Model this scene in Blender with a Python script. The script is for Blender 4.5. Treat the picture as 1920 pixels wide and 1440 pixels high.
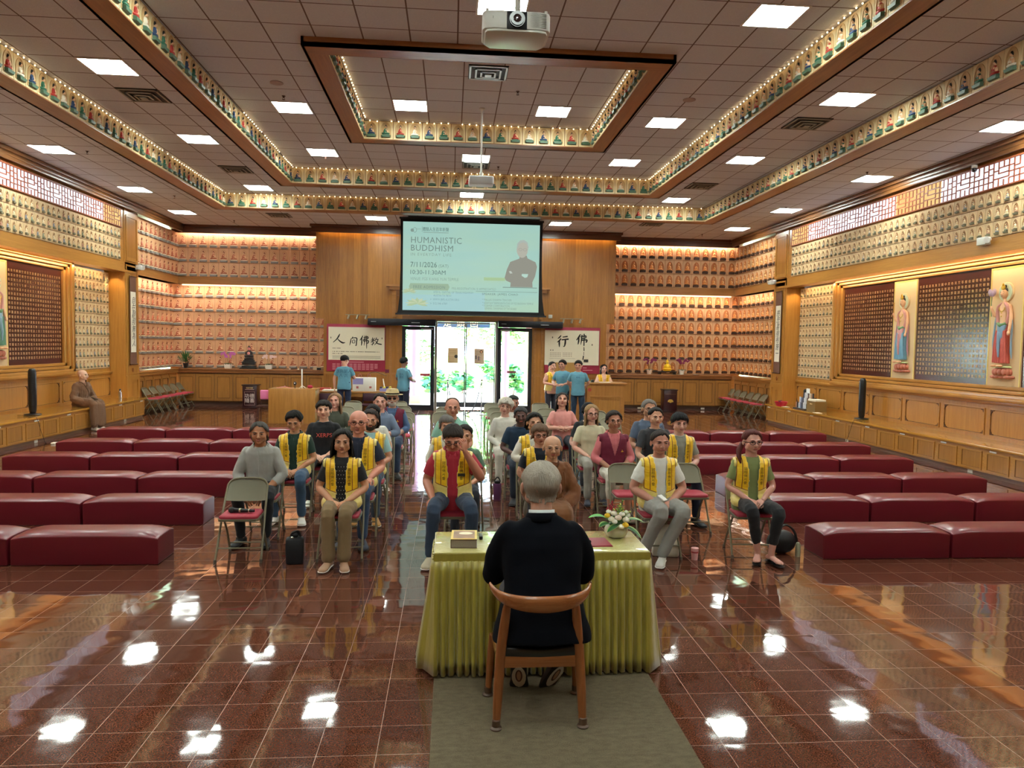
EXPO = 0.0
LAMP = 60.0
WASH = 34.0
BAY = 70.0
SCRN = 0.9
import bpy, bmesh, math, random
from mathutils import Vector, Matrix, noise
from mathutils.bvhtree import BVHTree
R_ = math.radians
S = bpy.context.scene
for o in list(bpy.data.objects): bpy.data.objects.remove(o)
rnd = random.Random(7)

# ------------------------------------------------------------------ camera, world, sun, exposure
cam = bpy.data.cameras.new('camera'); cam.sensor_width = 36; cam.lens = 36*1384.5/1920; cam.clip_end = 300; cam.clip_start = .05
camo = bpy.data.objects.new('camera', cam); S.collection.objects.link(camo); S.camera = camo
_R = Vector((0.99647486, -0.08225613, 0.01648597)); _U = Vector((-0.01196231, 0.05518762, 0.99840434)); _F = Vector((0.0830347, 0.99508203, -0.0540091))
mw = Matrix.Identity(4)
for i in range(3): mw[i][0] = _R[i]; mw[i][1] = _U[i]; mw[i][2] = -_F[i]
mw[2][3] = 2.05
camo.matrix_world = mw
S.view_settings.view_transform = 'Standard'; S.view_settings.look = 'None'; S.view_settings.gamma = 1
S.view_settings.use_curve_mapping = False
S.view_settings.exposure = EXPO
W = bpy.data.worlds.new('sky'); S.world = W; W.use_nodes = True
bg = W.node_tree.nodes['Background']; bg.inputs[0].default_value = (.72, .86, 1, 1); bg.inputs[1].default_value = 45
def light(kind, name, loc, rot, energy, color=(1, 1, 1), **kw):
    l = bpy.data.lights.new(name, kind); l.energy = energy; l.color = color
    for k, v in kw.items(): setattr(l, k, v)
    o = bpy.data.objects.new(name, l); S.collection.objects.link(o); o.location = loc; o.rotation_euler = rot
    return o
light('SUN', 'sun', (0, 10, 30), (R_(35), R_(-12), 0), 110, (1, .95, .86), angle=R_(.6))

# ------------------------------------------------------------------ helpers
TMP = bpy.data.scenes.new('scratch')
def evaluate(o):
    """mesh of an unlinked object with its modifiers applied, via a scratch scene so the big one is not re-evaluated"""
    TMP.collection.objects.link(o); vl = TMP.view_layers[0]; vl.update(); dg = vl.depsgraph
    me = bpy.data.meshes.new_from_object(o.evaluated_get(dg)); TMP.collection.objects.unlink(o); return me
def srgb(h):
    h = h.lstrip('#'); c = [int(h[i:i+2], 16)/255 for i in (0, 2, 4)]
    return tuple((x/12.92 if x <= .04045 else ((x+.055)/1.055)**2.4) for x in c)+(1,)
MATS = {}
def P(h, rough=.55, metal=0., bump=0., bscale=60., var=0., vscale=8., coat=0., emit=0., name=None, sheen=0., spec=.5, alpha=1):
    key = (h, rough, metal, bump, bscale, var, vscale, coat, emit, sheen, spec, alpha)
    if key in MATS: return MATS[key]
    m = bpy.data.materials.new(name or 'mat_'+h.strip('#')); m.use_nodes = True; nt = m.node_tree; b = nt.nodes['Principled BSDF']
    c = srgb(h); b.inputs['Base Color'].default_value = c; b.inputs['Roughness'].default_value = rough; b.inputs['Metallic'].default_value = metal
    b.inputs['Coat Weight'].default_value = coat; b.inputs['Coat Roughness'].default_value = .08; b.inputs['Specular IOR Level'].default_value = spec
    if sheen: b.inputs['Sheen Weight'].default_value = sheen
    if emit:
        b.inputs['Emission Color'].default_value = c; b.inputs['Emission Strength'].default_value = emit
    if var:
        t = nt.nodes.new('ShaderNodeTexCoord'); n = nt.nodes.new('ShaderNodeTexNoise'); n.inputs['Scale'].default_value = vscale; n.inputs['Detail'].default_value = 4
        nt.links.new(t.outputs['Object'], n.inputs['Vector'])
        mx = nt.nodes.new('ShaderNodeMix'); mx.data_type = 'RGBA'
        mx.inputs[6].default_value = tuple(x*(1-var) for x in c[:3])+(1,); mx.inputs[7].default_value = tuple(min(1, x*(1+var)) for x in c[:3])+(1,)
        nt.links.new(n.outputs['Fac'], mx.inputs[0]); nt.links.new(mx.outputs[2], b.inputs['Base Color'])
    if bump:
        t = nt.nodes.new('ShaderNodeTexCoord'); n = nt.nodes.new('ShaderNodeTexNoise'); n.inputs['Scale'].default_value = bscale; n.inputs['Detail'].default_value = 3
        bp = nt.nodes.new('ShaderNodeBump'); bp.inputs['Strength'].default_value = bump; bp.inputs['Distance'].default_value = .01
        nt.links.new(t.outputs['Object'], n.inputs['Vector']); nt.links.new(n.outputs['Fac'], bp.inputs['Height']); nt.links.new(bp.outputs['Normal'], b.inputs['Normal'])
    MATS[key] = m; return m
def EM(h, s, name='emitter', mis=True):
    key = ('em', h, s, mis)
    if key in MATS: return MATS[key]
    m = bpy.data.materials.new(name); m.use_nodes = True; nt = m.node_tree; nt.nodes.remove(nt.nodes['Principled BSDF'])
    e = nt.nodes.new('ShaderNodeEmission'); e.inputs[0].default_value = srgb(h); e.inputs[1].default_value = s
    nt.links.new(e.outputs[0], nt.nodes['Material Output'].inputs[0])
    m.cycles.emission_sampling = 'AUTO' if mis else 'NONE'
    MATS[key] = m; return m
class NT:
    """tiny node-graph helper"""
    def __init__(s, name):
        s.m = bpy.data.materials.new(name); s.m.use_nodes = True; s.nt = s.m.node_tree; s.b = s.nt.nodes['Principled BSDF']
        s.tc = s.nt.nodes.new('ShaderNodeTexCoord')
    def n(s, t, **kw):
        nd = s.nt.nodes.new(t)
        for k, v in kw.items(): setattr(nd, k, v)
        return nd
    def set(s, sock, v):
        if isinstance(v, bpy.types.NodeSocket): s.nt.links.new(v, sock)
        else: sock.default_value = v
    def math(s, op, a, b=0., c=None):
        nd = s.n('ShaderNodeMath', operation=op); s.set(nd.inputs[0], a); s.set(nd.inputs[1], b)
        if c is not None: s.set(nd.inputs[2], c)
        return nd.outputs[0]
    def mix(s, f, a, b):
        nd = s.n('ShaderNodeMix', data_type='RGBA'); s.set(nd.inputs[0], f); s.set(nd.inputs[6], a); s.set(nd.inputs[7], b); return nd.outputs[2]
    def xyz(s, v=None):
        nd = s.n('ShaderNodeSeparateXYZ'); s.set(nd.inputs[0], v or s.tc.outputs['Object']); return nd.outputs
    def comb(s, x, y, z):
        nd = s.n('ShaderNodeCombineXYZ'); s.set(nd.inputs[0], x); s.set(nd.inputs[1], y); s.set(nd.inputs[2], z); return nd.outputs[0]
    def noise(s, vec, scale=5., detail=3., rough=.5, dist=0.):
        nd = s.n('ShaderNodeTexNoise'); s.set(nd.inputs['Vector'], vec); nd.inputs['Scale'].default_value = scale; nd.inputs['Detail'].default_value = detail
        nd.inputs['Roughness'].default_value = rough; nd.inputs['Distortion'].default_value = dist; return nd.outputs['Fac']
    def map(s, scale, vec=None):
        nd = s.n('ShaderNodeMapping'); s.set(nd.inputs[0], vec or s.tc.outputs['Object']); nd.inputs['Scale'].default_value = scale; return nd.outputs[0]
    def white(s, vec):
        nd = s.n('ShaderNodeTexWhiteNoise', noise_dimensions='3D'); s.set(nd.inputs['Vector'], vec); return nd.outputs['Value']
    def bump(s, h, strength=.3, dist=.01):
        nd = s.n('ShaderNodeBump'); nd.inputs['Strength'].default_value = strength; nd.inputs['Distance'].default_value = dist
        s.set(nd.inputs['Height'], h); s.nt.links.new(nd.outputs[0], s.b.inputs['Normal'])
def wood(axis='z', light_='#b98445', dark_='#94602c', rough=.32, plank=0, paxis='x', coat=.15, name='oak'):
    key = ('wood', axis, light_, dark_, rough, plank, paxis, coat)
    if key in MATS: return MATS[key]
    g = NT(name+'_'+axis)
    sc = {'z': (16, 16, .8), 'y': (16, .8, 16), 'x': (.8, 16, 16)}[axis]
    v = g.map(sc); n1 = g.noise(v, 1.6, 5, .62, .6); n2 = g.noise(g.map(tuple(x*6 for x in sc)), 1.5, 2)
    f = g.math('MULTIPLY_ADD', g.math('SUBTRACT', n1, .5), 1.5, .5)
    f = g.math('MULTIPLY_ADD', g.math('SUBTRACT', n2, .5), .5, f)
    if plank:
        o = g.xyz(); px = o['XYZ'.index(paxis.upper())]
        idx = g.math('FLOOR', g.math('DIVIDE', px, plank)); w = g.white(g.comb(idx, 3.3, 1.7))
        f = g.math('MULTIPLY_ADD', g.math('SUBTRACT', w, .5), .55, f)
        fr = g.math('FRACT', g.math('DIVIDE', px, plank)); ln = g.math('LESS_THAN', fr, .02)
        f = g.math('SUBTRACT', f, g.math('MULTIPLY', ln, .8))
    cl = g.n('ShaderNodeClamp'); g.set(cl.inputs[0], f)
    g.set(g.b.inputs['Base Color'], g.mix(cl.outputs[0], srgb(dark_), srgb(light_)))
    g.b.inputs['Roughness'].default_value = rough; g.b.inputs['Coat Weight'].default_value = coat; g.b.inputs['Coat Roughness'].default_value = .15
    MATS[key] = g.m; return g.m

def tag(o, label=None, cat=None, group=None, kind=None):
    if label: o['label'] = label
    if cat: o['category'] = cat
    if group: o['group'] = group
    if kind: o['kind'] = kind
    return o
def thing(name, label, cat, loc=(0, 0, 0), rz=0, group=None):
    o = bpy.data.objects.new(name, None); S.collection.objects.link(o); o.empty_display_size = .1
    o.location = loc; o.rotation_euler = (0, 0, rz); return tag(o, label, cat, group)
def dup(root, loc, rz, label=None, group=None, scale=None):
    r = root.copy(); S.collection.objects.link(r); r.location = loc; r.rotation_euler = (0, 0, rz)
    if label: r['label'] = label
    if group: r['group'] = group
    if scale: r.scale = (scale,)*3
    for ch in list(root.children):
        c = ch.copy(); S.collection.objects.link(c); c.parent = r
        for g in ch.children:
            d = g.copy(); S.collection.objects.link(d); d.parent = c
    return r
def link_mesh(name, me, mats, parent=None, loc=None, rz=None, ang=35):
    if not isinstance(mats, (list, tuple)): mats = [mats]
    if not me.materials:
        for m in mats: me.materials.append(m)
    if ang:
        me.polygons.foreach_set('use_smooth', [True]*len(me.polygons))
        if ang < 180: me.set_sharp_from_angle(angle=R_(ang))
    o = bpy.data.objects.new(name, me); S.collection.objects.link(o)
    if parent: o.parent = parent
    if loc: o.location = loc
    if rz is not None: o.rotation_euler = (0, 0, rz)
    return o
def frame_of(d):
    d = Vector(d).normalized(); a = Vector((0, 0, 1)) if abs(d.z) < .9 else Vector((0, 1, 0))
    u = a.cross(d).normalized(); return u, d.cross(u).normalized()
class MB:
    def __init__(s): s.v = []; s.f = []; s.m = []; s.T = None
    def add(s, vs, fs, mi=0):
        b = len(s.v)
        if s.T is not None: vs = [s.T @ Vector(p) for p in vs]
        s.v += [tuple(p) for p in vs]; s.f += [[b+i for i in f] for f in fs]; s.m += [mi]*len(fs); return s
    def box(s, x0, y0, z0, x1, y1, z1, mi=0):
        x0, x1 = sorted((x0, x1)); y0, y1 = sorted((y0, y1)); z0, z1 = sorted((z0, z1))
        return s.add([(x0, y0, z0), (x1, y0, z0), (x1, y1, z0), (x0, y1, z0), (x0, y0, z1), (x1, y0, z1), (x1, y1, z1), (x0, y1, z1)],
                     [(0, 3, 2, 1), (4, 5, 6, 7), (0, 1, 5, 4), (1, 2, 6, 5), (2, 3, 7, 6), (3, 0, 4, 7)], mi)
    def quad(s, a, b, c, d, mi=0): return s.add([a, b, c, d], [(0, 1, 2, 3)], mi)
    def rings(s, rs, mi=0, cap=True, closed=False):
        n = len(rs[0]); vs = [p for r in rs for p in r]; fs = []
        for i in range(len(rs)-(0 if closed else 1)):
            j = (i+1) % len(rs)
            for k in range(n):
                l = (k+1) % n; fs.append((i*n+k, i*n+l, j*n+l, j*n+k))
        if cap and not closed: fs.append(tuple(reversed(range(n)))); fs.append(tuple(range((len(rs)-1)*n, len(rs)*n)))
        return s.add(vs, fs, mi)
    def tube(s, path, r, n=8, mi=0, cap=True, closed=False, flat=1.):
        path = [Vector(p) for p in path]; rs = []; N = len(path); u = None
        for i, p in enumerate(path):
            a = path[(i-1) % N] if (i or closed) else p; b = path[(i+1) % N] if (i < N-1 or closed) else p
            d = (b-a).normalized()
            if u is None: u, w = frame_of(d)
            else:
                u = (u-d*u.dot(d)).normalized(); w = d.cross(u).normalized()
            rr = r[i] if isinstance(r, (list, tuple)) else r
            rs.append([p+u*rr*math.cos(t)+w*rr*flat*math.sin(t) for t in (2*math.pi*k/n for k in range(n))])
        return s.rings(rs, mi, cap, closed)
    def lathe(s, prof, c=(0, 0, 0), n=20, mi=0, sx=1, sy=1, cap=True):
        rs = [[(c[0]+r*sx*math.cos(2*math.pi*k/n), c[1]+r*sy*math.sin(2*math.pi*k/n), c[2]+z) for k in range(n)] for r, z in prof]
        return s.rings(rs, mi, cap)
    def ball(s, c, rx, ry=None, rz=None, nu=14, nv=9, mi=0, rot=None):
        ry = ry or rx; rz = rz or rx; c = Vector(c); rs = []
        for i in range(nv+1):
            t = math.pi*(i+.02)/(nv+.04); ring = []
            for k in range(nu):
                a = 2*math.pi*k/nu; p = Vector((rx*math.sin(t)*math.cos(a), ry*math.sin(t)*math.sin(a), -rz*math.cos(t)))
                if rot: p = rot @ p
                ring.append(c+p)
            rs.append(ring)
        return s.rings(rs, mi)
    def prism(s, poly, a, b, axis='z', mi=0):
        def mk(p, t): return {'z': (p[0], p[1], t), 'y': (p[0], t, p[1]), 'x': (t, p[0], p[1])}[axis]
        return s.rings([[mk(p, a) for p in poly], [mk(p, b) for p in poly]], mi)
    def mesh(s, name='m'):
        me = bpy.data.meshes.new(name); me.from_pydata(s.v, [], s.f); me.polygons.foreach_set('material_index', s.m); me.update()
        bm = bmesh.new(); bm.from_mesh(me); bmesh.ops.recalc_face_normals(bm, faces=bm.faces); bm.to_mesh(me); bm.free(); return me
    def build(s, name, mats, parent=None, loc=None, rz=None, bevel=0, ang=35, seg=2):
        me = s.mesh(name)
        if bevel:
            bm = bmesh.new(); bm.from_mesh(me); bmesh.ops.remove_doubles(bm, verts=bm.verts, dist=1e-5)
            ed = [e for e in bm.edges if len(e.link_faces) == 2 and e.calc_face_angle(0) > .6]
            bmesh.ops.bevel(bm, geom=ed, offset=bevel, segments=seg, affect='EDGES', profile=.5, clamp_overlap=True); bm.to_mesh(me); bm.free()
        return link_mesh(name, me, mats, parent, loc, rz, ang)
def bez(p0, p1, p2, n=8): return [Vector(p0)*(1-t)**2+Vector(p1)*2*t*(1-t)+Vector(p2)*t*t for t in (i/n for i in range(n+1))]
def smooth_path(pts, n=4):
    pts = [Vector(p) for p in pts]; out = []
    for i in range(len(pts)-1):
        a = pts[max(i-1, 0)]; b = pts[i]; c = pts[i+1]; d = pts[min(i+2, len(pts)-1)]
        for k in range(n):
            t = k/n; out.append(.5*((2*b)+(c-a)*t+(2*a-5*b+4*c-d)*t*t+(-a+3*b-3*c+d)*t**3))
    return out+[pts[-1]]
def text_mesh(body, size=.1, align='CENTER', ext=.0, off=0., line=1., char=1., res=2, shear=0., valign='CENTER'):
    cu = bpy.data.curves.new('t', 'FONT'); cu.body = body; cu.size = size; cu.align_x = align; cu.align_y = valign; cu.extrude = ext; cu.offset = off
    cu.space_line = line; cu.space_character = char; cu.resolution_u = res; cu.shear = shear
    o = bpy.data.objects.new('t', cu); me = evaluate(o)
    bpy.data.objects.remove(o); bpy.data.curves.remove(cu); me.materials.clear(); return me
def text_obj(name, body, mat, parent, loc, rot=(R_(90), 0, 0), **kw):
    me = text_mesh(body, **kw); me.materials.append(mat)
    o = bpy.data.objects.new(name, me); S.collection.objects.link(o); o.parent = parent; o.location = loc; o.rotation_euler = rot; return o
# ------------------------------------------------------------------ room constants
ZC = [5.49, 5.735, 5.975, 6.22]
XL, XR = -8.2, 9.05
def X(s, d): return XL-d if s < 0 else XR+d       # d = depth behind the pillar face
OZ, OY, OX = wood('z'), wood('y'), wood('x')
LZ = wood('z', '#c0893f', '#a06a2a', name='golden_oak'); LY = wood('y', '#c0893f', '#a06a2a', name='golden_oak')
DX = wood('x', '#6e3f22', '#4a2612', name='dark_crown', rough=.4); DY = wood('y', '#8a5a30', '#5e3819', name='dark_crown')
GRV = P('#5a3514', .6)
def struct(mb, name, mats, **kw): return tag(mb.build(name, mats, **kw), kind='structure')

# floor: polished red granite, every tile bedded a little differently
g = NT('polished_granite'); o = g.xyz(); TS = .2855
tx = g.math('DIVIDE', g.math('SUBTRACT', o[0], -1.232), .2955); ty = g.math('DIVIDE', g.math('SUBTRACT', o[1], 3.605), .279)
ix = g.math('FLOOR', tx); iy = g.math('FLOOR', ty); fx = g.math('FRACT', tx); fy = g.math('FRACT', ty)
w1 = g.white(g.comb(ix, iy, 1.)); w2 = g.white(g.comb(ix, iy, 7.)); w3 = g.white(g.comb(ix, iy, 12.))
gr = g.math('MAXIMUM', g.math('LESS_THAN', g.math('MINIMUM', fx, fy), .006), g.math('GREATER_THAN', g.math('MAXIMUM', fx, fy), .994))
n1 = g.noise(g.tc.outputs['Object'], 130, 4, .7); n2 = g.noise(g.tc.outputs['Object'], 34, 3)
col = g.mix(g.math('MULTIPLY_ADD', g.math('SUBTRACT', n1, .5), 4.5, .5), srgb('#361a10'), srgb('#7a4836'))
col = g.mix(g.math('MULTIPLY', w1, .45), col, srgb('#4a2a20'))
col = g.mix(g.math('MULTIPLY', gr, .55), col, srgb('#9a7c68'))
g.set(g.b.inputs['Base Color'], col); g.set(g.b.inputs['Roughness'], g.math('MULTIPLY_ADD', gr, .3, .045)); g.b.inputs['Specular IOR Level'].default_value = .62
g.b.inputs['IOR'].default_value = 1.62
wob = g.noise(g.comb(g.math('MULTIPLY_ADD', w1, 40, g.math('MULTIPLY', o[0], 1.)), g.math('MULTIPLY_ADD', w2, 40, g.math('MULTIPLY', o[1], 1.)), 0.), 3.6, 1)
tilt = g.math('ADD', g.math('MULTIPLY', g.math('SUBTRACT', w2, .5), fx), g.math('MULTIPLY', g.math('SUBTRACT', w3, .5), fy))
h = g.math('MULTIPLY_ADD', tilt, .16, wob)
g.bump(h, 1., .0021)
FLOOR = g.m
struct(MB().box(-9.6, -5, -.2, 10.5, 22.72, 0).box(-9.6, 22.72, -.2, -3.7, 23.86, 0).box(4.68, 22.72, -.2, 10.5, 23.86, 0), 'floor', FLOOR)
# ceiling tiles, one slab per level
def ceil_mat(ox, oy):
    g = NT('ceiling_tile'); o = g.xyz()
    fx = g.math('FRACT', g.math('DIVIDE', g.math('SUBTRACT', o[0], ox), .61)); fy = g.math('FRACT', g.math('DIVIDE', g.math('SUBTRACT', o[1], oy), .61))
    e = g.math('MINIMUM', g.math('MINIMUM', fx, fy), g.math('SUBTRACT', 1., g.math('MAXIMUM', fx, fy)))
    ln = g.math('LESS_THAN', e, .016)
    pat = g.n('ShaderNodeTexNoise'); g.set(pat.inputs['Vector'], g.tc.outputs['Object']); pat.inputs['Scale'].default_value = 14; pat.inputs['Detail'].default_value = 2; pat.inputs['Distortion'].default_value = 2.5
    vein = g.math('LESS_THAN', g.math('ABSOLUTE', g.math('SUBTRACT', pat.outputs['Fac'], .5)), .03)
    col = g.mix(g.math('MULTIPLY', vein, .35), srgb('#cfd2d8'), srgb('#e2e4e8'))
    g.set(g.b.inputs['Base Color'], g.mix(ln, col, srgb('#6e5a55'))); g.b.inputs['Roughness'].default_value = .85
    g.bump(g.math('ADD', pat.outputs['Fac'], g.math('MULTIPLY', ln, -.6)), .35, .01)
    return g.m
RING = [None, (-5.70, 6.66, 5.2, 19.3), (-3.64, 4.62, 7.2, 17.3), (-1.68, 2.68, 10.25, 14.33)]   # inner faces of the three beams
LIGHTS = []      # x, y, level
CM = [ceil_mat(-7.04, 14.14), ceil_mat(-4.39, 10.39), ceil_mat(-2.4, 12.65), ceil_mat(-.46, 13.05)]
full = (-9.6, 10.5, -5, 23.9)
def grow(r, d): return (r[0]-d, r[1]+d, r[2]-d, r[3]+d)
def ring_slab(outer, inner, z, m, name):
    mb = MB(); ox0, ox1, oy0, oy1 = outer if outer is full else grow(outer, .03)
    if inner:
        ix0, ix1, iy0, iy1 = grow(inner, .02)
        for a in ((ox0, oy0, ox1, iy0), (ox0, iy1, ox1, oy1), (ox0, iy0, ix0, iy1), (ix1, iy0, ox1, iy1)): mb.box(a[0], a[1], z, a[2], a[3], z+.12)
    else: mb.box(ox0, oy0, z, ox1, oy1, z+.12)
    struct(mb, name, m)
def grow(r, d): return (r[0]-d, r[1]+d, r[2]-d, r[3]+d)
def asr(r): return (r[0], r[1], r[2], r[3])
R3, R2, R1 = asr(RING[1]), asr(RING[2]), asr(RING[3])
ring_slab(full, R3, ZC[0], CM[0], 'ceiling_outer')
ring_slab(R3, R2, ZC[1], CM[1], 'ceiling_second')
ring_slab(R2, R1, ZC[2], CM[2], 'ceiling_third')
ring_slab(R1, None, ZC[3], CM[3], 'ceiling_inner')
# beams: wooden trough whose inner side carries the painted Buddha tiles
def beam(rr, zb, zt, w, name):
    x0, x1, y0, y1 = rr; X0, X1, Y0, Y1 = grow(rr, w); mb = MB()
    for a, b, c, d in ((X0, Y0, X1, y0), (X0, y1, X1, Y1)): mb.box(a, b, zb, c, d, zb+.05, 0)
    for a, b, c, d in ((X0, y0, x0, y1), (x1, y0, X1, y1)): mb.box(a, b, zb, c, d, zb+.05, 1)
    t = .04
    za = zt; zt_ = {5.49: 5.735, 5.735: 5.975, 5.975: 6.22}[zt]+.12; e = .03
    for (a, b, c, d) in ((x0-e-t, y0-e-t, x1+e+t, y0-e), (x0-e-t, y1+e, x1+e+t, y1+e+t)): mb.box(a, b, zb+.05, c, d, zt_, 0)
    for (a, b, c, d) in ((x0-e-t, y0-e, x0-e, y1+e), (x1+e, y0-e, x1+e+t, y1+e)): mb.box(a, b, zb+.05, c, d, zt_, 1)
    for (a, b, c, d) in ((X0, Y0, X1, Y0+t), (X0, Y1-t, X1, Y1)): mb.box(a, b, zb, c, d, zt+.02, 0)
    for (a, b, c, d) in ((X0, Y0, X0+t, Y1), (X1-t, Y0, X1, Y1)): mb.box(a, b, zb, c, d, zt+.02, 1)
    return struct(mb, name, [wood('x', '#a96f3f', '#7d4a26', name='beam_oak', rough=.4), wood('y', '#a96f3f', '#7d4a26', name='beam_oak', rough=.4)])
beam(R3, 5.36, ZC[0], .34, 'trim_outer_beam'); beam(R2, 5.6, ZC[1], .32, 'trim_middle_beam'); beam(R1, 5.86, ZC[2], .3, 'trim_inner_beam')

# ------------------------------------------------------------------ Buddha relief tiles
def dome(mb, T, c, rx, ry, d, mi, n=8, base=0.):
    r0 = [T(c[0]+rx*math.cos(a), c[1]+ry*math.sin(a), base) for a in (2*math.pi*k/n for k in range(n))]
    r1 = [T(c[0]+.74*rx*math.cos(a), c[1]+.74*ry*math.sin(a), base+d*.72) for a in (2*math.pi*k/n for k in range(n))]
    fs = [(k, (k+1) % n, n+(k+1) % n, n+k) for k in range(n)]+[(n+k, n+(k+1) % n, 2*n) for k in range(n)]
    mb.add(r0+r1+[T(c[0], c[1], base+d)], fs, mi)
def arch_pts(w, h, cx, y0, n=5):
    pts = [(cx-w/2, y0), (cx-w/2, y0+h*.55)]
    for i in range(1, n+1):
        t = i/n; pts.append((cx-w/2+w/2*(t**1.7), y0+h*.55+h*.45*(1-(1-t)**1.5)))
    return pts+[(2*cx-a, b) for a, b in reversed(pts[:-1])]
def buddha(mb, O, U, V, N, w, h, st, k, g=.006):
    """one tile; st: A coloured seated figure, B gilt niche, C small niche, D painted fascia"""
    def T(u, v, n): return O+U*u+V*v+N*n
    rob = 4+k
    mb.add([T(g, g, 0), T(w-g, g, 0), T(w-g, h-g, 0), T(g, h-g, 0), T(g, g, .014), T(w-g, g, .014), T(w-g, h-g, .014), T(g, h-g, .014)],
           [(4, 5, 6, 7), (0, 1, 5, 4), (1, 2, 6, 5), (2, 3, 7, 6), (3, 0, 4, 7)], 0)
    cx = w/2; b = .0145
    if st in 'BCD':
        aw, ah, y0 = {'B': (.80, .90, .05), 'C': (.62, .80, .10), 'D': (.74, .84, .10)}[st]
        o_ = arch_pts(aw*w, ah*h, cx, y0*h); i_ = arch_pts(aw*w*.86, ah*h*.93, cx, y0*h+.01*h)
        n = len(o_); mb.add([T(a, c, b+.001) for a, c in i_], [tuple(range(n))], 1)
        vs = [T(a, c, b) for a, c in o_]+[T(a, c, b+.009) for a, c in o_]+[T(a, c, b+.009) for a, c in i_]+[T(a, c, b+.001) for a, c in i_]
        fs = []
        for j in range(n-1):
            for q in range(3): fs.append((q*n+j, q*n+j+1, (q+1)*n+j+1, (q+1)*n+j))
        mb.add(vs, fs, 0 if st != 'D' else 1)
    if st == 'A':   # faint mandorla ridge
        for (rx, ry, cy) in ((.30*w, .36*h, .52*h), (.17*w, .16*h, .74*h)):
            n = 14; oo = [(cx+rx*math.cos(R_(a)), cy+ry*math.sin(R_(a))) for a in [i*180/13*1.2-18 for i in range(14)]]
            ii = [(cx+(a-cx)*.93, cy+(c-cy)*.93) for a, c in oo]
            mb.add([T(a, c, b+.004) for a, c in oo]+[T(a, c, b+.004) for a, c in ii], [(j, j+1, n+j+1, n+j) for j in range(n-1)], 1)
    s = {'A': (1., 1.), 'B': (.9, 1.), 'C': (.62, .82), 'D': (.86, .9)}[st]
    W_, H_ = w*s[0], h*s[1]; y = {'A': .03, 'B': .07, 'C': .13, 'D': .10}[st]*h
    d = .05*min(1, w/.3)
    # lotus seat, crossed legs, torso, arms, head, hair
    mb.add([T(cx-.36*W_, y, b), T(cx+.36*W_, y, b), T(cx+.40*W_, y+.13*H_, b), T(cx-.40*W_, y+.13*H_, b),
            T(cx-.27*W_, y+.01*H_, b+d), T(cx+.27*W_, y+.01*H_, b+d), T(cx+.34*W_, y+.13*H_, b+d*1.1), T(cx-.34*W_, y+.13*H_, b+d*1.1)],
           [(4, 5, 6, 7), (0, 1, 5, 4), (1, 2, 6, 5), (2, 3, 7, 6), (3, 0, 4, 7)], 3)
    dome(mb, T, (cx, y+.165*H_), .33*W_, .045*H_, d*.9, 3 if st != 'A' else 9, 10, b)
    dome(mb, T, (cx-.01*W_, y+.245*H_), .33*W_, .075*H_, d*.9, rob, 10, b)
    dome(mb, T, (cx-.02*W_, y+.40*H_), .16*W_, .17*H_, d*.7, rob, 8, b)
    dome(mb, T, (cx-.13*W_, y+.36*H_), .07*W_, .12*H_, d*.75, rob, 6, b)
    dome(mb, T, (cx+.12*W_, y+.37*H_), .065*W_, .12*H_, d*.75, 2, 6, b)
    dome(mb, T, (cx+.02*W_, y+.44*H_), .07*W_, .075*H_, d*.9, 2, 6, b)
    dome(mb, T, (cx, y+.30*H_), .09*W_, .03*H_, d*1.15, 2, 6, b)
    dome(mb, T, (cx, y+.655*H_), .098*W_, .085*H_, d*.62, 8, 8, b)
    dome(mb, T, (cx, y+.735*H_), .05*W_, .035*H_, d*.5, 8, 6, b)
    dome(mb, T, (cx, y+.625*H_), .078*W_, .07*H_, d*.85, 2, 8, b)
V3 = Vector
def bmats(plate, niche, skin, lotus, robes, hair, cushion='#e8d2b0'):
    r = [P(c, .5) for c in robes]; r = (r+r*3)[:4]
    return [P(plate, .6, var=.06), P(niche, .6), P(skin, .45), P(lotus, .5)]+r+[P(hair, .6), P(cushion, .5)]
MA = bmats('#d6a57c', '#c4925f', '#dfb088', '#8f8d88', ['#ad6040', '#a65a3a'], '#8a4a2c', '#ead4b4')
MBt = bmats('#cfa47a', '#b3703f', '#e2b476', '#463024', ['#d78a45', '#cf7d3b'], '#c87b40')
MC = bmats('#d6b88c', '#a87c55', '#e8cb9c', '#77735a', ['#d9c6a4', '#b98a72', '#8b9078', '#858a94'], '#8a6746')
MD = bmats('#e2cfa0', '#c9a877', '#f0c8a0', '#4f6e58', ['#27456f', '#2b6a50', '#b5362c', '#efe6d2'], '#1d1a18')
def tile_field(name, label, O, U, N, nu, nv, w, h, st, mats, kf, frame=None, cat='wall tiles', group=None):
    V = V3((0, 0, 1)); mb = MB()
    O = V3(O); U = V3(U); N = V3(N)
    a = O-N*.03; mbk = len(mats)
    mb.add([a+N*.03, a+U*nu*w+N*.03, a+U*nu*w+V*nv*h+N*.03, a+V*nv*h+N*.03], [(0, 1, 2, 3)], mbk)
    for j in range(nv):
        for i in range(nu): buddha(mb, O+U*(i*w)+V*(j*h)+N*.001, U, V, N, w, h, st, kf(i, j))
    o = mb.build(name, mats+[P('#8a5a30', .6)], ang=50); return tag(o, label, cat, group)
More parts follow.
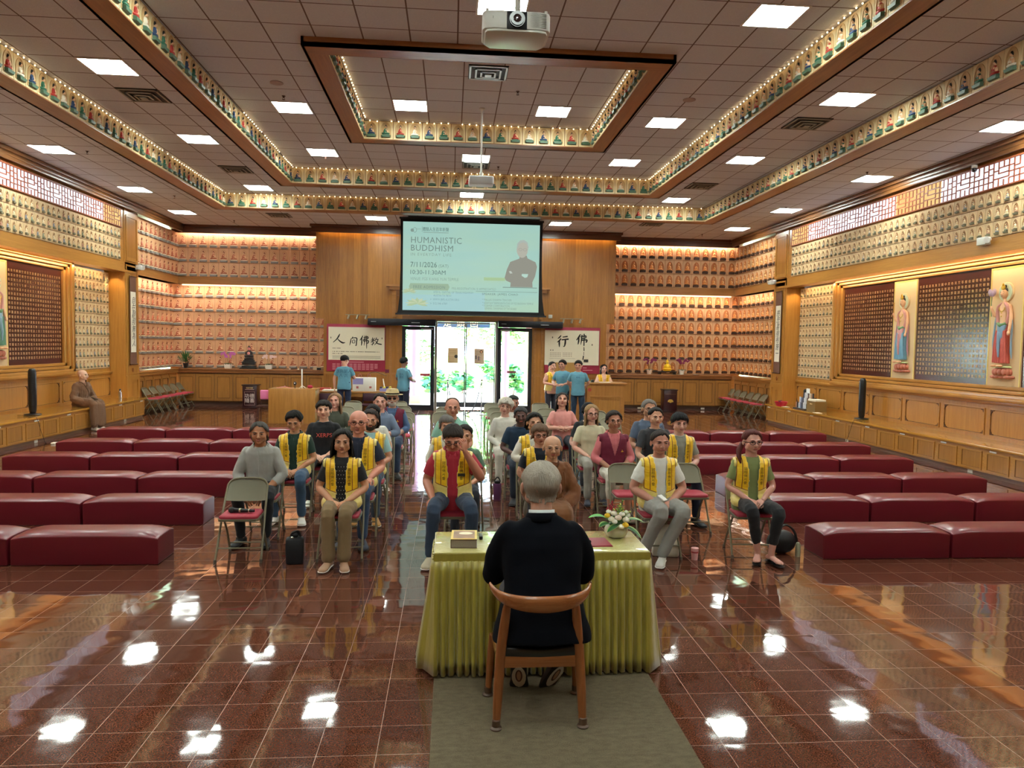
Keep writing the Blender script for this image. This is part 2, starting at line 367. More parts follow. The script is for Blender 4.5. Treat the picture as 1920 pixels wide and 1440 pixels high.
# fascia of the three ring beams
robes = lambda i, j: i % 4
def fascia(rr, zb, zt, nm, who):
    x0, x1, y0, y1 = rr; h = zt-zb-.02; z = zb+.01; e = .012; n = round((x1-x0)/.273); w = (x1-x0)/n
    tile_field('painted_buddha_frieze', f'far painted Buddha frieze of the {who} ceiling beam, above the doors side', (x0, y1+e, z), (1, 0, 0), (0, -1, 0), n, 1, w, h, 'D', MD, robes, cat='frieze')
    yy = max(y0, 6.2); m = round((y1-yy)/.273); w2 = (y1-yy)/m
    tile_field('painted_buddha_frieze', f'left painted Buddha frieze of the {who} ceiling beam', (x0-e, yy, z), (0, 1, 0), (1, 0, 0), m, 1, w2, h, 'D', MD, robes, cat='frieze')
    tile_field('painted_buddha_frieze', f'right painted Buddha frieze of the {who} ceiling beam', (x1+e, y1, z), (0, -1, 0), (-1, 0, 0), m, 1, w2, h, 'D', MD, robes, cat='frieze')
fascia(R3, 5.36, ZC[1], 'r3', 'outer'); fascia(R2, 5.6, ZC[2], 'r2', 'middle'); fascia(R1, 5.86, ZC[3], 'r1', 'innermost')
# strings of warm bead lights along the top of the friezes
def beads(segs, z, who, side):
    mb = MB()
    for (a, b) in segs:
        a = V3(a); b = V3(b); L = (b-a).length; n = int(L/.13)
        for i in range(n):
            if rnd.random() < .05: continue
            p = a+(b-a)*((i+.5)/n); mb.ball((p.x, p.y, z-.03+rnd.uniform(-.006, .006)), 0.0105, nu=6, nv=4)
    tag(mb.build('bead_lights', EM('#ffd9a0', 11, mis=False)), f'string of warm bead lights, {side} of {who} ceiling recess', 'light string', 'bead light strings', kind='stuff')
i_ = .05
beads([((R3[0]+i_, R3[3]-i_, 0), (R3[1]-i_, R3[3]-i_, 0))], ZC[1], 'outer', 'far side'); beads([((R3[0]+i_, 6.2, 0), (R3[0]+i_, R3[3]-i_, 0))], ZC[1], 'outer', 'left side')
beads([((R2[0]+i_, R2[3]-i_, 0), (R2[1]-i_, R2[3]-i_, 0))], ZC[2], 'middle', 'far side'); beads([((R2[0]+i_, 13.2, 0), (R2[0]+i_, R2[3]-i_, 0))], ZC[2], 'middle', 'left side far part')
beads([((R2[1]-i_, 7.2, 0), (R2[1]-i_, R2[3]-i_, 0))], ZC[2], 'middle', 'right side')
beads([((R1[0]+i_, R1[2]+.1, 0), (R1[0]+i_, R1[3]-i_, 0)), ((R1[0]+i_, R1[3]-i_, 0), (R1[1]-i_, R1[3]-i_, 0)), ((R1[1]-i_, R1[2]+.1, 0), (R1[1]-i_, R1[3]-i_, 0))], ZC[3], 'innermost', 'three sides')

# ------------------------------------------------------------------ ceiling lights, vents, sprinklers
PANEL = EM('#f4fff6', LAMP, 'light_panel')
def ceiling_light(x, y, k, label, share=None):
    t = thing('ceiling_light', label, 'ceiling light', (x, y, ZC[k]-.012), group='square recessed ceiling lights')
    a, b = .305, .28; f = MB()
    for (x0, y0, x1, y1) in ((-a, -a, a, -b), (-a, b, a, a), (-a, -b, -b, b), (b, -b, a, b)): f.box(x0, y0, 0, x1, y1, .014)
    f.build('frame', P('#e8e8e4', .5), t); MB().box(-b, -b, .004, b, b, .012).build('diffuser', PANEL, t)
names = {(-7.36, 14.45, 0): 'nearest panel light above the left wall side aisle', (-7.34, 18.0, 0): 'panel light above the left aisle, between two others', (-7.33, 21.0, 0): 'farthest panel light in the left aisle ceiling',
 (-2.11, 21.02, 0): 'panel light just left of the projection screen top', (3.05, 21.02, 0): 'panel light just right of the projection screen top', (8.22, 21.0, 0): 'farthest panel light in the right aisle ceiling',
 (8.29, 18.0, 0): 'second farthest panel light in the right aisle ceiling', (8.39, 14.4, 0): 'third farthest panel light in the right aisle ceiling', (8.45, 10.8, 0): 'panel light at the right edge of view over the right aisle',
 (-4.69, 10.7, 1): 'large near panel light between the two left beams', (-4.69, 14.29, 1): 'middle panel light between the two left beams', (-4.69, 18.58, 1): 'far panel light between the two left beams',
 (.47, 18.59, 1): 'small panel light directly above the projection screen, behind the little projector', (5.77, 10.65, 1): 'near panel light between the two right beams', (5.71, 14.29, 1): 'middle panel light between the two right beams', (5.6, 18.4, 1): 'far panel light between the two right beams',
 (-2.71, 12.95, 2): 'panel light left of the inner beam, nearer one below the round speaker', (-2.71, 15.9, 2): 'panel light left of the inner beam, farther one', (-2.75, 8.7, 2): 'panel light cut off by the top edge left of centre', (.55, 8.75, 2): 'panel light cut off behind the big white projector',
 (3.77, 8.67, 2): 'large near panel light right of the inner beam', (3.7, 12.92, 2): 'middle panel light right of the inner beam', (3.66, 15.8, 2): 'far panel light right of the inner beam', (.48, 15.9, 2): 'panel light behind the thin projector pole',
 (-.76, 13.36, 3): 'left panel light inside the innermost recess', (1.77, 13.36, 3): 'right panel light inside the innermost recess'}
for (x, y, k), l in names.items(): ceiling_light(x, y, k, 'white square '+l)
for x, y, k, nm in ((-7.36, 10.8, 0, 'left aisle, first in from the view edge'), (-7.36, 7.2, 0, 'left aisle, level with the front chairs'), (-7.36, 3.6, 0, 'left aisle, level with the speaker'), (8.4, 7.2, 0, 'right aisle, level with the front chairs'), (8.4, 3.6, 0, 'right aisle, level with the speaker'), (-4.69, 7, 1, 'left beams zone, nearest'), (5.75, 7, 1, 'right beams zone, nearest'), (-2.8, 3.2, 0, 'left of the camera'), (3.8, 3.2, 0, 'right of the camera'), (.5, 3.2, 0, 'straight over the camera'), (-5, .2, 0, 'behind the camera at left'), (0, .2, 0, 'behind the camera at centre'), (5.5, .2, 0, 'behind the camera at right')):
    ceiling_light(x, y, k, 'white square panel light outside the view, '+nm)

def vent(x, y, k, label, dark=True):
    t = thing('ceiling_vent', label, 'air vent', (x, y, ZC[k]-.02), group='square ceiling air vents')
    b = P('#2a2624', .6); m = P('#8d8a84' if dark else '#c9ccd0', .35, .3)
    MB().box(-.3, -.3, .006, .3, .3, .018).build('backing', b, t)
    for q, s in enumerate((.29, .2, .12)):
        f = MB(); w = .028; z0 = -.004-.012*q
        for (x0, y0, x1, y1) in ((-s, -s, s, -s+w), (-s, s-w, s, s), (-s, -s, -s+w, s), (s-w, -s, s, s)): f.box(x0, y0, z0, x1, y1, z0+.01)
        f.build('louvre_ring', m, t)
    MB().box(-.05, -.05, -.04, .05, .05, -.03).build('centre_plate', m, t)
for x, y, k, l in ((-4.69, 11.86, 1, 'dark square air vent behind the large left panel light'), (-4.68, 16.66, 1, 'dark square air vent between the far left beams'), (-4.75, 21.0, 0, 'small square air vent in the far ceiling left of the screen'),
   (5.75, 11.85, 1, 'dark square air vent between the right beams'), (5.65, 16.68, 1, 'dark square air vent between the right beams, far one'), (.52, 11.6, 3, 'bright rimmed square air vent inside the innermost recess'),
   (.5, 16.5, 2, 'square air vent just behind the panel light on the thin pole line'), (5.6, 20.6, 0, 'small square air vent in the far ceiling right of the screen')): vent(x, y, k, l, k != 3)
sp0 = None
def sprinkler(x, y, k, l):
    mb = MB(); mb.lathe([(.03, 0), (.03, -.006), (.012, -.01), (.01, -.03)], n=10); mb.tube([(-.012, 0, -.02), (-.014, 0, -.045), (0, 0, -.055), (.014, 0, -.045), (.012, 0, -.02)], .003, 5)
    mb.lathe([(.004, -.05), (.024, -.056), (.024, -.059), (.004, -.06)], n=10)
    tag(mb.build('fire_sprinkler', P('#4a2a20', .4, .5), loc=(x, y, ZC[k])), l, 'sprinkler', 'ceiling fire sprinklers')
for a in ((-2.73, 12.38, 2, 'small fire sprinkler in front of the left inner panel light'), (-6.76, 14.5, 0, 'small fire sprinkler in the left aisle ceiling, near one'), (-6.7, 18.66, 0, 'small fire sprinkler in the left aisle ceiling, far one'),
          (-6.3, 22.2, 0, 'small fire sprinkler above the left Buddha wall'), (8.0, 13.9, 0, 'small fire sprinkler in the right aisle ceiling, near one'), (8.1, 17.6, 0, 'small fire sprinkler in the right aisle ceiling, middle one'), (7.6, 22.2, 0, 'small fire sprinkler above the right Buddha wall'),
          (1.05, 12.4, 3, 'small fire sprinkler inside the innermost recess'), (-2.7, 16.2, 2, 'small fire sprinkler beyond the left inner panel light'), (1.0, 16.6, 2, 'small fire sprinkler right of the thin projector pole')): sprinkler(*a)
for x, y, k, l in ((-2.7, 11.77, 2, 'round ceiling speaker grille left of the inner beam'), (3.73, 11.7, 2, 'round ceiling speaker grille right of the inner beam')):
    tag(MB().lathe([(.1, 0), (.1, -.008), (.09, -.012), (.0, -.014)], n=24).build('ceiling_speaker', P('#a99590', .6), loc=(x, y, ZC[k])), l, 'speaker')

struct(MB().box(-10, -5.5, 6.7, 10.8, 24.2, 6.8).box(-10, -5.5, 5.4, -9.7, 24.2, 6.7).box(10.5, -5.5, 5.4, 10.8, 24.2, 6.7).box(-10, -5.5, 5.4, 10.8, -5.2, 6.7).box(-10, 23.95, 5.4, 10.8, 24.2, 6.7), 'ceiling_sun_blocker', P('#8a8478', .8))  # unseen slab and skirts added to keep sun out of the ceiling gaps
# ------------------------------------------------------------------ outer walls
w_ = MB()
struct(MB().box(-9.7, -5, 0, -9.1, 24.0, 5.5), 'wall_left', OY); struct(MB().box(9.95, -5, 0, 10.5, 24.0, 5.5), 'wall_right', OY)
struct(MB().box(-9.7, -5.2, 0, 10.5, -5, 5.5), 'wall_near', wood('x', '#c39a5c', '#a0743a'))
# ------------------------------------------------------------------ side bays (s=-1 left, +1 right)
SUTRA = '觀自在菩薩行深般若波羅蜜多時照見五蘊皆空度一切苦厄舍利子色不異空空不異色色即是空空即是色受想行識亦復如是舍利子是諸法空相不生不滅不垢不淨不增不減是故空中無色無受想行識無眼耳鼻舌身意無色聲香味觸法無眼界乃至無意識界無無明亦無無明盡乃至無老死亦無老死盡無苦集滅道無智亦無得以無所得故菩提薩埵依般若波羅蜜多故心無罣礙無罣礙故無有恐怖遠離顛倒夢想究竟涅槃三世諸佛依般若波羅蜜多故得阿耨多羅三藐三菩提故知般若波羅蜜多是大神咒是大明咒是無上咒是無等等咒能除一切苦真實不虛故說般若波羅蜜多咒即說咒曰'
def rowtext(rows, cols, off=0): return '\n'.join(''.join(SUTRA[(off+(cols-1-c)*rows+r) % len(SUTRA)] for c in range(cols)) for r in range(rows))
GOLD = P('#c79f6c', .4, .3)
SIDE = {-1: 'left', 1: 'right'}
def rot_in(s): return (R_(90), 0, R_(90)) if s < 0 else (R_(90), 0, R_(-90))
def frame4(mb, s, d0, d1, ya, yb, za, zb, w, mi=(0, 1)):
    """picture-frame moulding on a side wall between depth d0 and d1"""
    mb.box(X(s, d0), ya, zb-w, X(s, d1), yb, zb, mi[0]); mb.box(X(s, d0), ya, za, X(s, d1), yb, za+w, mi[0])
    mb.box(X(s, d0), ya, za+w, X(s, d1), ya+w, zb-w, mi[1]); mb.box(X(s, d0), yb-w, za+w, X(s, d1), yb, zb-w, mi[1])
for s in (-1, 1):
    sd = SIDE[s]; Y0, Y1 = -4.9, 19.45; ND = -.4; N = V3((1, 0, 0))*(-s)
    # seat, backing, ledge, beam
    struct(MB().box(X(s, -.38), Y0, .475, X(s, .42), 19.75, .52), 'trim_%s_seat' % sd, wood('y', '#cf9640', '#b0782c', .12, coat=.6, name='glossy_oak'), bevel=.008)
    struct(MB().box(X(s, -.28), Y0, 0, X(s, .4), 19.72, .07), 'baseboard_'+sd, P('#7b5a44', .4))
    # cabinets below the seat: every unit two doors
    y = 19.72; n = 0
    while y > 7.8:
        n += 1; w = 1.2
        t = thing('bench_cabinet', f'oak two door cabinet under the {sd} wall seat, {["at the far end beside the pillar","second from the far pillar","third from the far pillar","fourth from the far pillar","fifth from the far pillar","sixth from the far pillar","seventh from the far pillar","eighth from the far pillar","ninth from the far pillar","nearest the camera","last"][n-1]}', 'cabinet', (0, y-w, 0), group=f'built-in cabinets under the {sd} seat')
        MB().box(X(s, -.33), 0, .075, X(s, -.01), w, .47).build('body', LY, t)
        for q in (0, 1):
            a = .05+q*.6; d = MB(); frame4(d, s, -.345, -.33, a, a+.5, .10, .42, .028, (0, 1))
            d.box(X(s, -.336), a+.028, .128, X(s, -.33), a+.472, .392, 2); frame4(d, s, -.339, -.335, a+.026, a+.474, .126, .394, .007, (3, 3)); d.build('door', [LY, LZ, wood('z', '#b37c38', '#8f5e24', name='door_oak'), GRV], t)
        MB().box(X(s, -.348), w-.28, .428, X(s, -.342), w-.13, .452).build('white_tag', P('#f2ede0', .5), t)
        y -= w
    struct(MB().box(X(s, -.33), Y0, .07, X(s, .3), y-.01, .475), 'trim_%s_seat_front' % sd, LY)
    # wainscot with corner ornaments
    yy = 19.45; wn = MB(); wn.box(X(s, .38), Y0, .52, X(s, .45), Y1, 1.28, 0)
    while yy > 5:
        a, b = yy-1.13, yy-.04
        frame4(wn, s, .36, .38, a, b, .58, 1.06, .02, (1, 1)); frame4(wn, s, .374, .38, a+.02, b-.02, .60, 1.04, .008, (2, 2))
        for (cy, cz, sy, sz) in ((a+.02, .6, 1, 1), (b-.02, .6, -1, 1), (a+.02, 1.04, 1, -1), (b-.02, 1.04, -1, -1)):
            wn.prism([(cy, cz), (cy+sy*.09, cz), (cy+sy*.07, cz+sz*.02), (cy+sy*.035, cz+sz*.025), (cy+sy*.03, cz+sz*.05), (cy+sy*.012, cz+sz*.06), (cy, cz+sz*.1)], X(s, .365), X(s, .38), 'x', 2)
        yy -= 1.21
    struct(wn, 'trim_%s_wainscot' % sd, [LZ, LY, GRV])
    struct(MB().box(X(s, .33), Y0, 1.14, X(s, .42), Y1, 1.2).box(X(s, .24), Y0, 1.2, X(s, .42), 17.45, 1.27), 'trim_%s_ledge' % sd, LY, bevel=.01)
    # niche tile panel and the wood frame beside it
    U = V3((0, 1, 0)) if s < 0 else V3((0, -1, 0)); ya = 17.5 if s < 0 else 19.42
    tile_field('niche_tile_wall', f'tall niche of small cream Buddha tiles on the {sd} wall beside the scroll pillar', (X(s, .40), ya, 1.285), U, N, 11, 9, .1745, .265, 'C', MC, lambda i, j: (i*3+j) % 4 if (i+j) % 5 else 0)
    # shadow box with the sutra boards
    fb = MB(); SY = 17.16
    for q, (o_, wd) in enumerate(((0, .09), (.04, .07), (.08, .05))):
        fb.box(X(s, .25+o_), Y0, 3.72-q*.07, X(s, .42), 17.45-q*.09, 3.66-q*.07, 0); fb.box(X(s, .25+o_), 17.45-q*.1, 1.27+q*.07, X(s, .42), 17.35-q*.1, 3.72-q*.07, 1)
        fb.box(X(s, .25+o_), Y0, 1.27+q*.07, X(s, .42), 17.45-q*.09, 1.33+q*.07, 0)
    struct(fb, 'trim_%s_shadow_box' % sd, [LY, LZ], bevel=.006)
    segs = [(15.1, 17.14), (12.27, 14.33), (9.44, 11.5)]
    pos = ['nearest the far pillar', 'between the two standing figures', 'beyond the edge of view']
    if s < 0: pos[0] = 'between figure plaque and tile niche'
    for q, (a, b) in enumerate(segs):
        t = thing('sutra_board', f'dark red board of gold Chinese text, {sd} wall, {pos[q]}', 'inscribed panel', (X(s, .40), (a+b)/2, 1.45), group=f'sutra boards on the {sd} wall')
        L = (b-a)/2; MB().box(0, -L, 0, -s*.02, L, 2.12).build('board', wood('z', '#50150c', '#360a06', .25, plank=.34, paxis='y', coat=.4, name='lacquer'), t)
        me = text_mesh(rowtext(20, 21, q*77), size=.05, line=1.45, char=1.9, res=1, ext=.0012)
        xs = [v.co.x for v in me.vertices]; zs = [v.co.y for v in me.vertices]
        kx = (2*L-.12)/(max(xs)-min(xs)); kz = 1.78/(max(zs)-min(zs)); cx = (max(xs)+min(xs))/2; cz = (max(zs)+min(zs))/2
        for v in me.vertices: v.co.x = (v.co.x-cx)*kx; v.co.y = (v.co.y-cz)*kz
        me.materials.append(GOLD); o = bpy.data.objects.new('gold_characters', me); S.collection.objects.link(o); o.parent = t; o.location = (-s*.026, 0, 1.02); o.rotation_euler = rot_in(s)
    # upper frieze
    fr = MB().box(X(s, 0), Y0, 3.72, X(s, .45), 20.1, 3.96, 0).box(X(s, -.02), Y0, 3.70, X(s, .3), 20.1, 3.76, 0).box(X(s, .02), Y0, 3.9, X(s, .45), Y1, 5.3, 0)
    struct(fr, 'trim_%s_upper_beam' % sd, LY)
    nn = 46; yb = 19.22
    tile_field('frieze_tile_wall', f'three rows of small cream Buddha tiles along the top of the {sd} wall', (X(s, .015), yb-nn*.2 if s < 0 else yb, 3.97), U, N, nn, 3, .2, .262, 'C', MC, lambda i, j: [0, 1, 3, 2, 0][(i+2*j) % 5])
    # lattice clerestory window: lit panes behind a wooden lattice
    wt = thing('window_1' if s < 0 else 'window_2', None, None, (0, 0, 0)); wt['kind'] = 'structure'
    z0, z1 = 4.80, 5.20; secs = [(18.35, 19.22, 1), (14.6 if s > 0 else 14.3, 18.35, 0), (13.2, 14.6 if s > 0 else 14.3, 1), (9.5, 13.2, 0), (6, 9.5, 1), (0, 6, 0)]
    for a, b, warm in secs: MB().box(X(s, .0), a, z0, X(s, .01), b, z1).build('lit_pane', EM('#ffd08a', 1.1) if warm else EM('#eef0ff', 1.6), wt)
    lt = MB(); d0, d1 = -.014, 0.; bw = .019
    lt.box(X(s, -.03), 0, z0-.02, X(s, .01), 19.24, z0, 0); lt.box(X(s, -.03), 0, z1, X(s, .01), 19.24, z1+.03, 0)
    def hb(a, b, z): lt.box(X(s, d0), a, z-bw/2, X(s, d1), b, z+bw/2)
    def vb(y, a, b): lt.box(X(s, d0), y-bw/2, a, X(s, d1), y+bw/2, b)
    c = .115; H = (z1-z0)/4; y = 19.22; q = 0
    while y > 4:
        # repeating key pattern, eight cells wide
        Yc = lambda i: y-i*c
        for i in range(0, 9): vb(Yc(i), z0, z1) if i in (0,) else None
        for (i, a, b) in ((1, 0, 1.3), (2, 0, 1), (3, 0, 1), (1, 2, 4), (3, 1.3, 4), (2, 3, 4), (4, 0, 4), (5, 0, 2), (6, 1, 4), (5, 2.7, 4), (7, 0, 3), (7, 3, 4), (6, 0, 1)): vb(Yc(i), z0+a*H, z0+b*H)
        for (i, j, r) in ((0, 1, 1.3), (1, 3, 1.3), (1, 3, 2.1), (1, 3, 3), (3, 4, 2), (3, 4, 3), (3, 4, 1), (0, 1, 2.6), (4, 5, 1), (4, 6, 2), (4, 5, 2.7), (5, 7, 1), (6, 7, 3), (6, 7, 2), (7, 8, 1), (7, 8, 2.2), (7, 8, 3.2)): hb(Yc(j), Yc(i), z0+r*H)
        y -= 8*c
    lt.build('lattice', P('#9a5230', .5), wt)
    # crown
    cr = MB()
    for (d, za, zb) in ((-.16, 5.41, 5.49), (-.11, 5.34, 5.42), (-.10, 5.27, 5.35)): cr.box(X(s, d), Y0, za, X(s, .5) if zb > 5.4 else X(s, d+.05), 23.6, zb)
    struct(cr, 'trim_%s_crown' % sd, DY, bevel=.008)
    # pillar with hanging scroll
    pc = MB().box(X(s, 0), 19.45, 0, X(s, .5), 20.25, 5.4, 0)
    frame4(pc, s, -.02, 0, 19.52, 20.18, 4.0, 5.15, .05, (0, 0)); frame4(pc, s, -.012, 0, 19.5, 20.2, 1.1, 3.9, .04, (0, 0)); frame4(pc, s, -.02, 0, 19.46, 20.24, .02, 1.08, .12, (0, 0))
    pc.box(X(s, -.006), 19.6, 4.1, X(s, 0), 20.1, 5.05, 1); pc.box(X(s, -.003), 19.78, .55, X(s, 0), 19.92, .9, 1)
    pc.prism([(19.85-.05, 1.21), (19.85, 1.16), (19.85+.05, 1.21), (19.85+.02, 1.27), (19.85-.02, 1.27)], X(s, -.012), X(s, 0), 'x', 2)
    struct(pc, 'trim_%s_pillar' % sd, [LZ, wood('z', '#b27a34', '#8d5a20', name='door_oak'), P('#8a4a20', .5)])
    t = thing('hanging_scroll', f'narrow Chinese calligraphy hanging scroll on the {sd} pillar', 'scroll', (X(s, -.03), 19.83, 1.35), group='calligraphy scrolls on the pillars')
    MB().box(0, -.19, .02, -s*.006, .19, 2.27).build('brocade', P('#6d4a3a', .7, var=.1, vscale=40), t)
    MB().box(-s*.006, -.15, .33, -s*.009, .15, 1.88).build('paper', P('#eee6d0', .8), t)
    mb = MB(); mb.tube([(-s*.01, -.22, .02), (-s*.01, .22, .02)], .018, 8); mb.tube([(-s*.01, -.2, 2.27), (-s*.01, .2, 2.27)], .012, 8); mb.build('rods', P('#4a2a1a', .4), t)
    text_obj('calligraphy', '\n'.join('自在觀照無為人' if s < 0 else '慈悲喜捨布施一'), P('#15120f', .7), t, (-s*.011, 0, 1.1), rot_in(s), size=.2, line=.92, shear=.25, res=2)
    # alcove beyond the pillar: returns of the tile walls and counter
    Ua = U; na = 10; wa = (23.42-20.3)/na
    tile_field('alcove_upper_tile_wall', f'three rows of seated Buddha tiles on the {sd} side return above the leaning chairs', (X(s, .13), 20.3 if s < 0 else 23.42, 3.95), Ua, N, na, 3, wa, .44, 'A' if s < 0 else 'B', MA if s < 0 else MBt, lambda i, j: 0)
    wa2 = (23.78-20.3)/na
    tile_field('alcove_lower_tile_wall', f'tall block of seated Buddha tiles on the {sd} side return behind the counter', (X(s, .42), 20.3 if s < 0 else 23.78, 1.16), Ua, N, na, 6, wa2, .434, 'A' if s < 0 else 'B', MA if s < 0 else MBt, lambda i, j: 0)
    struct(MB().box(X(s, .1), 20.25, 3.72, X(s, .5), 23.6, 3.95).box(X(s, .08), 20.25, 3.72, X(s, .5), 23.3, 3.8), 'trim_%s_alcove_beam' % sd, OY)
    ct = thing('side_counter', f'oak panelled counter along the {sd} side return behind the row of folding chairs', 'counter', (0, 20.25, 0))
    b = MB().box(X(s, .12), 0, .1, X(s, .42), 3.0, 1.02, 0)
    for q in range(5): frame4(b, s, .105, .12, .03+q*.595, .56+q*.595, .14, .95, .06, (0, 0)); frame4(b, s, .10, .12, .09+q*.595, .50+q*.595, .20, .89, .012, (1, 1)); b.box(X(s, .115), .575+q*.595, .12, X(s, .121), .59+q*.595, 1.0, 1)
    b.build('body', [OZ, GRV], ct); MB().box(X(s, .05), 0, 1.1, X(s, .42), 3.05, 1.15).box(X(s, .07), 0, 1.02, X(s, .42), 3.05, 1.1).build('worktop', OY, ct, bevel=.008)
    MB().box(X(s, .2), 0, 0, X(s, .42), 3.1, .1).build('plinth', P('#6a4a38', .5), ct)

# ------------------------------------------------------------------ back wall wings and entrance facade
FY = 22.65
def wing(s):
    sd = SIDE[s]; xa, xb = (X(-1, .13), -4.08) if s < 0 else (5.08, X(1, .13)); Yu, Yl, Yc = 23.45, 23.8, 23.27
    st, mt = ('A', MA) if s < 0 else ('B', MBt); pw = .311 if s < 0 else .3
    n = round((xb-xa)/pw); w = (xb-xa)/n
    tile_field('back_wall_upper_tiles', f'three high rows of {"red robed" if s<0 else "gilt arched"} Buddha tiles, back wall {sd}', (xa, Yu, 3.95), (1, 0, 0), (0, -1, 0), n, 3, w, .44, st, mt, lambda i, j: 0)
    x0, x1 = (X(-1, .42), -3.84) if s < 0 else (4.8, X(1, .42)); n2 = round((x1-x0)/pw); w2 = (x1-x0)/n2
    tile_field('back_wall_lower_tiles', f'six rows of {"red robed" if s<0 else "gilt arched"} Buddha tiles above the {sd} back counter', (x0, Yl, 1.16), (1, 0, 0), (0, -1, 0), n2, 6, w2, .434, st, mt, lambda i, j: 0)
    struct(MB().box(xa-.05, Yu-.03, 3.8, xb+.05, 24, 3.95).box(xa-.05, Yu-.08, 3.72, xb+.05, 24, 3.82), 'trim_back_%s_beam' % sd, wood('x', '#b07a42', '#85562a'))
    cr = MB()
    for (d, e, za, zb) in ((.28, -.5, 5.42, 5.49), (.22, -.5, 5.38, 5.43), (.22, .19, 5.25, 5.39)): cr.box(xa-.1, Yu-d, za, xb+.0, Yu-e, zb)
    struct(cr, 'trim_back_%s_crown' % sd, DX)
    struct(MB().box(xa-.4, 23.86, 0, xb+.4, 24, 5.5), 'wall_back_'+sd, OX)
    # lamps behind the valances
    for (yy, zz, dy) in ((Yu-.1, 5.33, 0), (Yl-.28, 3.70, 0)):
        tag(MB().tube([(xa+.1, yy, zz), (xb+(.22 if s < 0 else 0), yy, zz)] if s < 0 else [(xa-.22, yy, zz), (xb-.1, yy, zz)], .014, 8).build('tube_lamp', EM('#ffd9a8', 5)), f'long warm tube lamp over the {"upper" if zz>4 else "lower"} {sd} back wall tiles', 'lamp', 'tube lamps over the back wall tiles')
        light('AREA', 'tube_lamp_light', ((xa+xb)/2, yy, zz-.02), (R_(24), 0, 0), WASH, (1, .80, .62), shape='RECTANGLE', size=abs(xb-xa)-.2, size_y=.03)
    # counter with panelled doors
    L = xb-xa+.3; t = thing('back_counter', f'long oak counter with panelled doors along the back wall {sd} of the entrance', 'counter', (xa if s < 0 else x0+.02, Yc, 0))
    xa += 0; L = (-3.9-xa) if s < 0 else (X(1, .05)-(x0+.02))
    MB().box(0, .05, .12, L, .5, 1.02).build('body', P('#5e3a1c', .5), t); m = round(L/.53); dw = L/m
    for q in range(m):
        d = MB(); a = q*dw+.007; b = (q+1)*dw-.007
        for (p0, q0, p1, q1) in ((a, .16, a+.08, .98), (b-.08, .16, b, .98), (a+.08, .16, b-.08, .24), (a+.08, .90, b-.08, .98)): d.box(p0, .03, q0, p1, .05, q1, 0)
        d.box(a+.08, .042, .24, b-.08, .05, .9, 1)
        for (p0, q0, p1, q1) in ((a+.08, .24, a+.092, .9), (b-.092, .24, b-.08, .9), (a+.092, .888, b-.092, .9), (a+.092, .24, b-.092, .252)): d.box(p0, .038, q0, p1, .042, q1, 2)
        d.build('door', [wood('z', '#ab7a3c', '#87592a'), wood('z', '#b5813f', '#91602b'), GRV], t)
    MB().box(0, -.04, 1.11, L, .52, 1.15).box(0, 0, 1.02, L, .52, 1.11).build('worktop', wood('x', '#a87345', '#804d28'), t, bevel=.008)
    MB().box(0, .14, 0, L, .5, .12).build('plinth', P('#5a4034', .5), t)
wing(-1); wing(1)
# facade planks (opening for the doors between x -1.45 and 2.5 below z 2.75)
PK = wood('z', '#b37a34', '#84541f', .35, plank=.21, paxis='x')
fc = MB().box(-4.05, FY, 2.72, 5.05, FY+.12, 5.49).box(-3.82, FY, 0, -1.47, FY+.12, 2.72).box(2.47, FY, 0, 4.8, FY+.12, 2.72)
fc.box(-4.05, FY+.12, 3.78, -3.82, 23.86, 5.49).box(4.8, FY+.12, 3.78, 5.05, 23.86, 5.49).box(-3.82, FY+.12, 0, -3.7, 23.86, 3.78).box(4.68, FY+.12, 0, 4.8, 23.86, 3.78)
struct(fc, 'wall_back', PK)
cr = MB()
for (d, e, za, zb) in ((.32, 0, 5.42, 5.49), (.24, 0, 5.38, 5.43), (.24, .2, 5.26, 5.39)): cr.box(-4.05-d*.4, FY-d, za, 5.05+d*.4, FY-e, zb)
struct(cr, 'trim_back_crown', DX)
lw = MB()
for a, b in ((-3.8, -1.5), (2.5, 4.78)):
    lw.box(a, FY-.02, 1.06, b, FY, 1.12); lw.box(a, FY-.015, .02, b, FY, .14)
for x in (-1.62, -1.86, 2.55, 2.78): lw.box(x, FY-.03, 0, x+.06, FY, 2.56)
struct(lw, 'trim_back_mouldings', OX)
light('AREA', 'facade_valance_light', (-2.75, FY-.1, 5.35), (R_(12), 0, 0), WASH*.22, (1, .66, .3), shape='RECTANGLE', size=2.3, size_y=.03)
light('AREA', 'facade_valance_light', (3.85, FY-.1, 5.35), (R_(12), 0, 0), WASH*.22, (1, .66, .3), shape='RECTANGLE', size=2.2, size_y=.03)
# carved lintel canopy above the doors
lt = MB().box(-1.95, FY-.22, 3.72, 3.0, FY, 3.78).box(-1.86, FY-.16, 3.62, 2.9, FY, 3.72).box(-1.78, FY-.1, 2.82, -1.66, FY, 3.62).box(2.68, FY-.1, 2.82, 2.8, FY, 3.62).box(-1.66, FY-.05, 3.45, 2.68, FY, 3.62)
struct(lt, 'trim_door_canopy', OX)
struct(MB().box(-1.47, FY-.1, 2.74, 2.5, FY+.1, 2.86), 'trim_door_lintel', wood('x', '#8f6440', '#6b452a'))
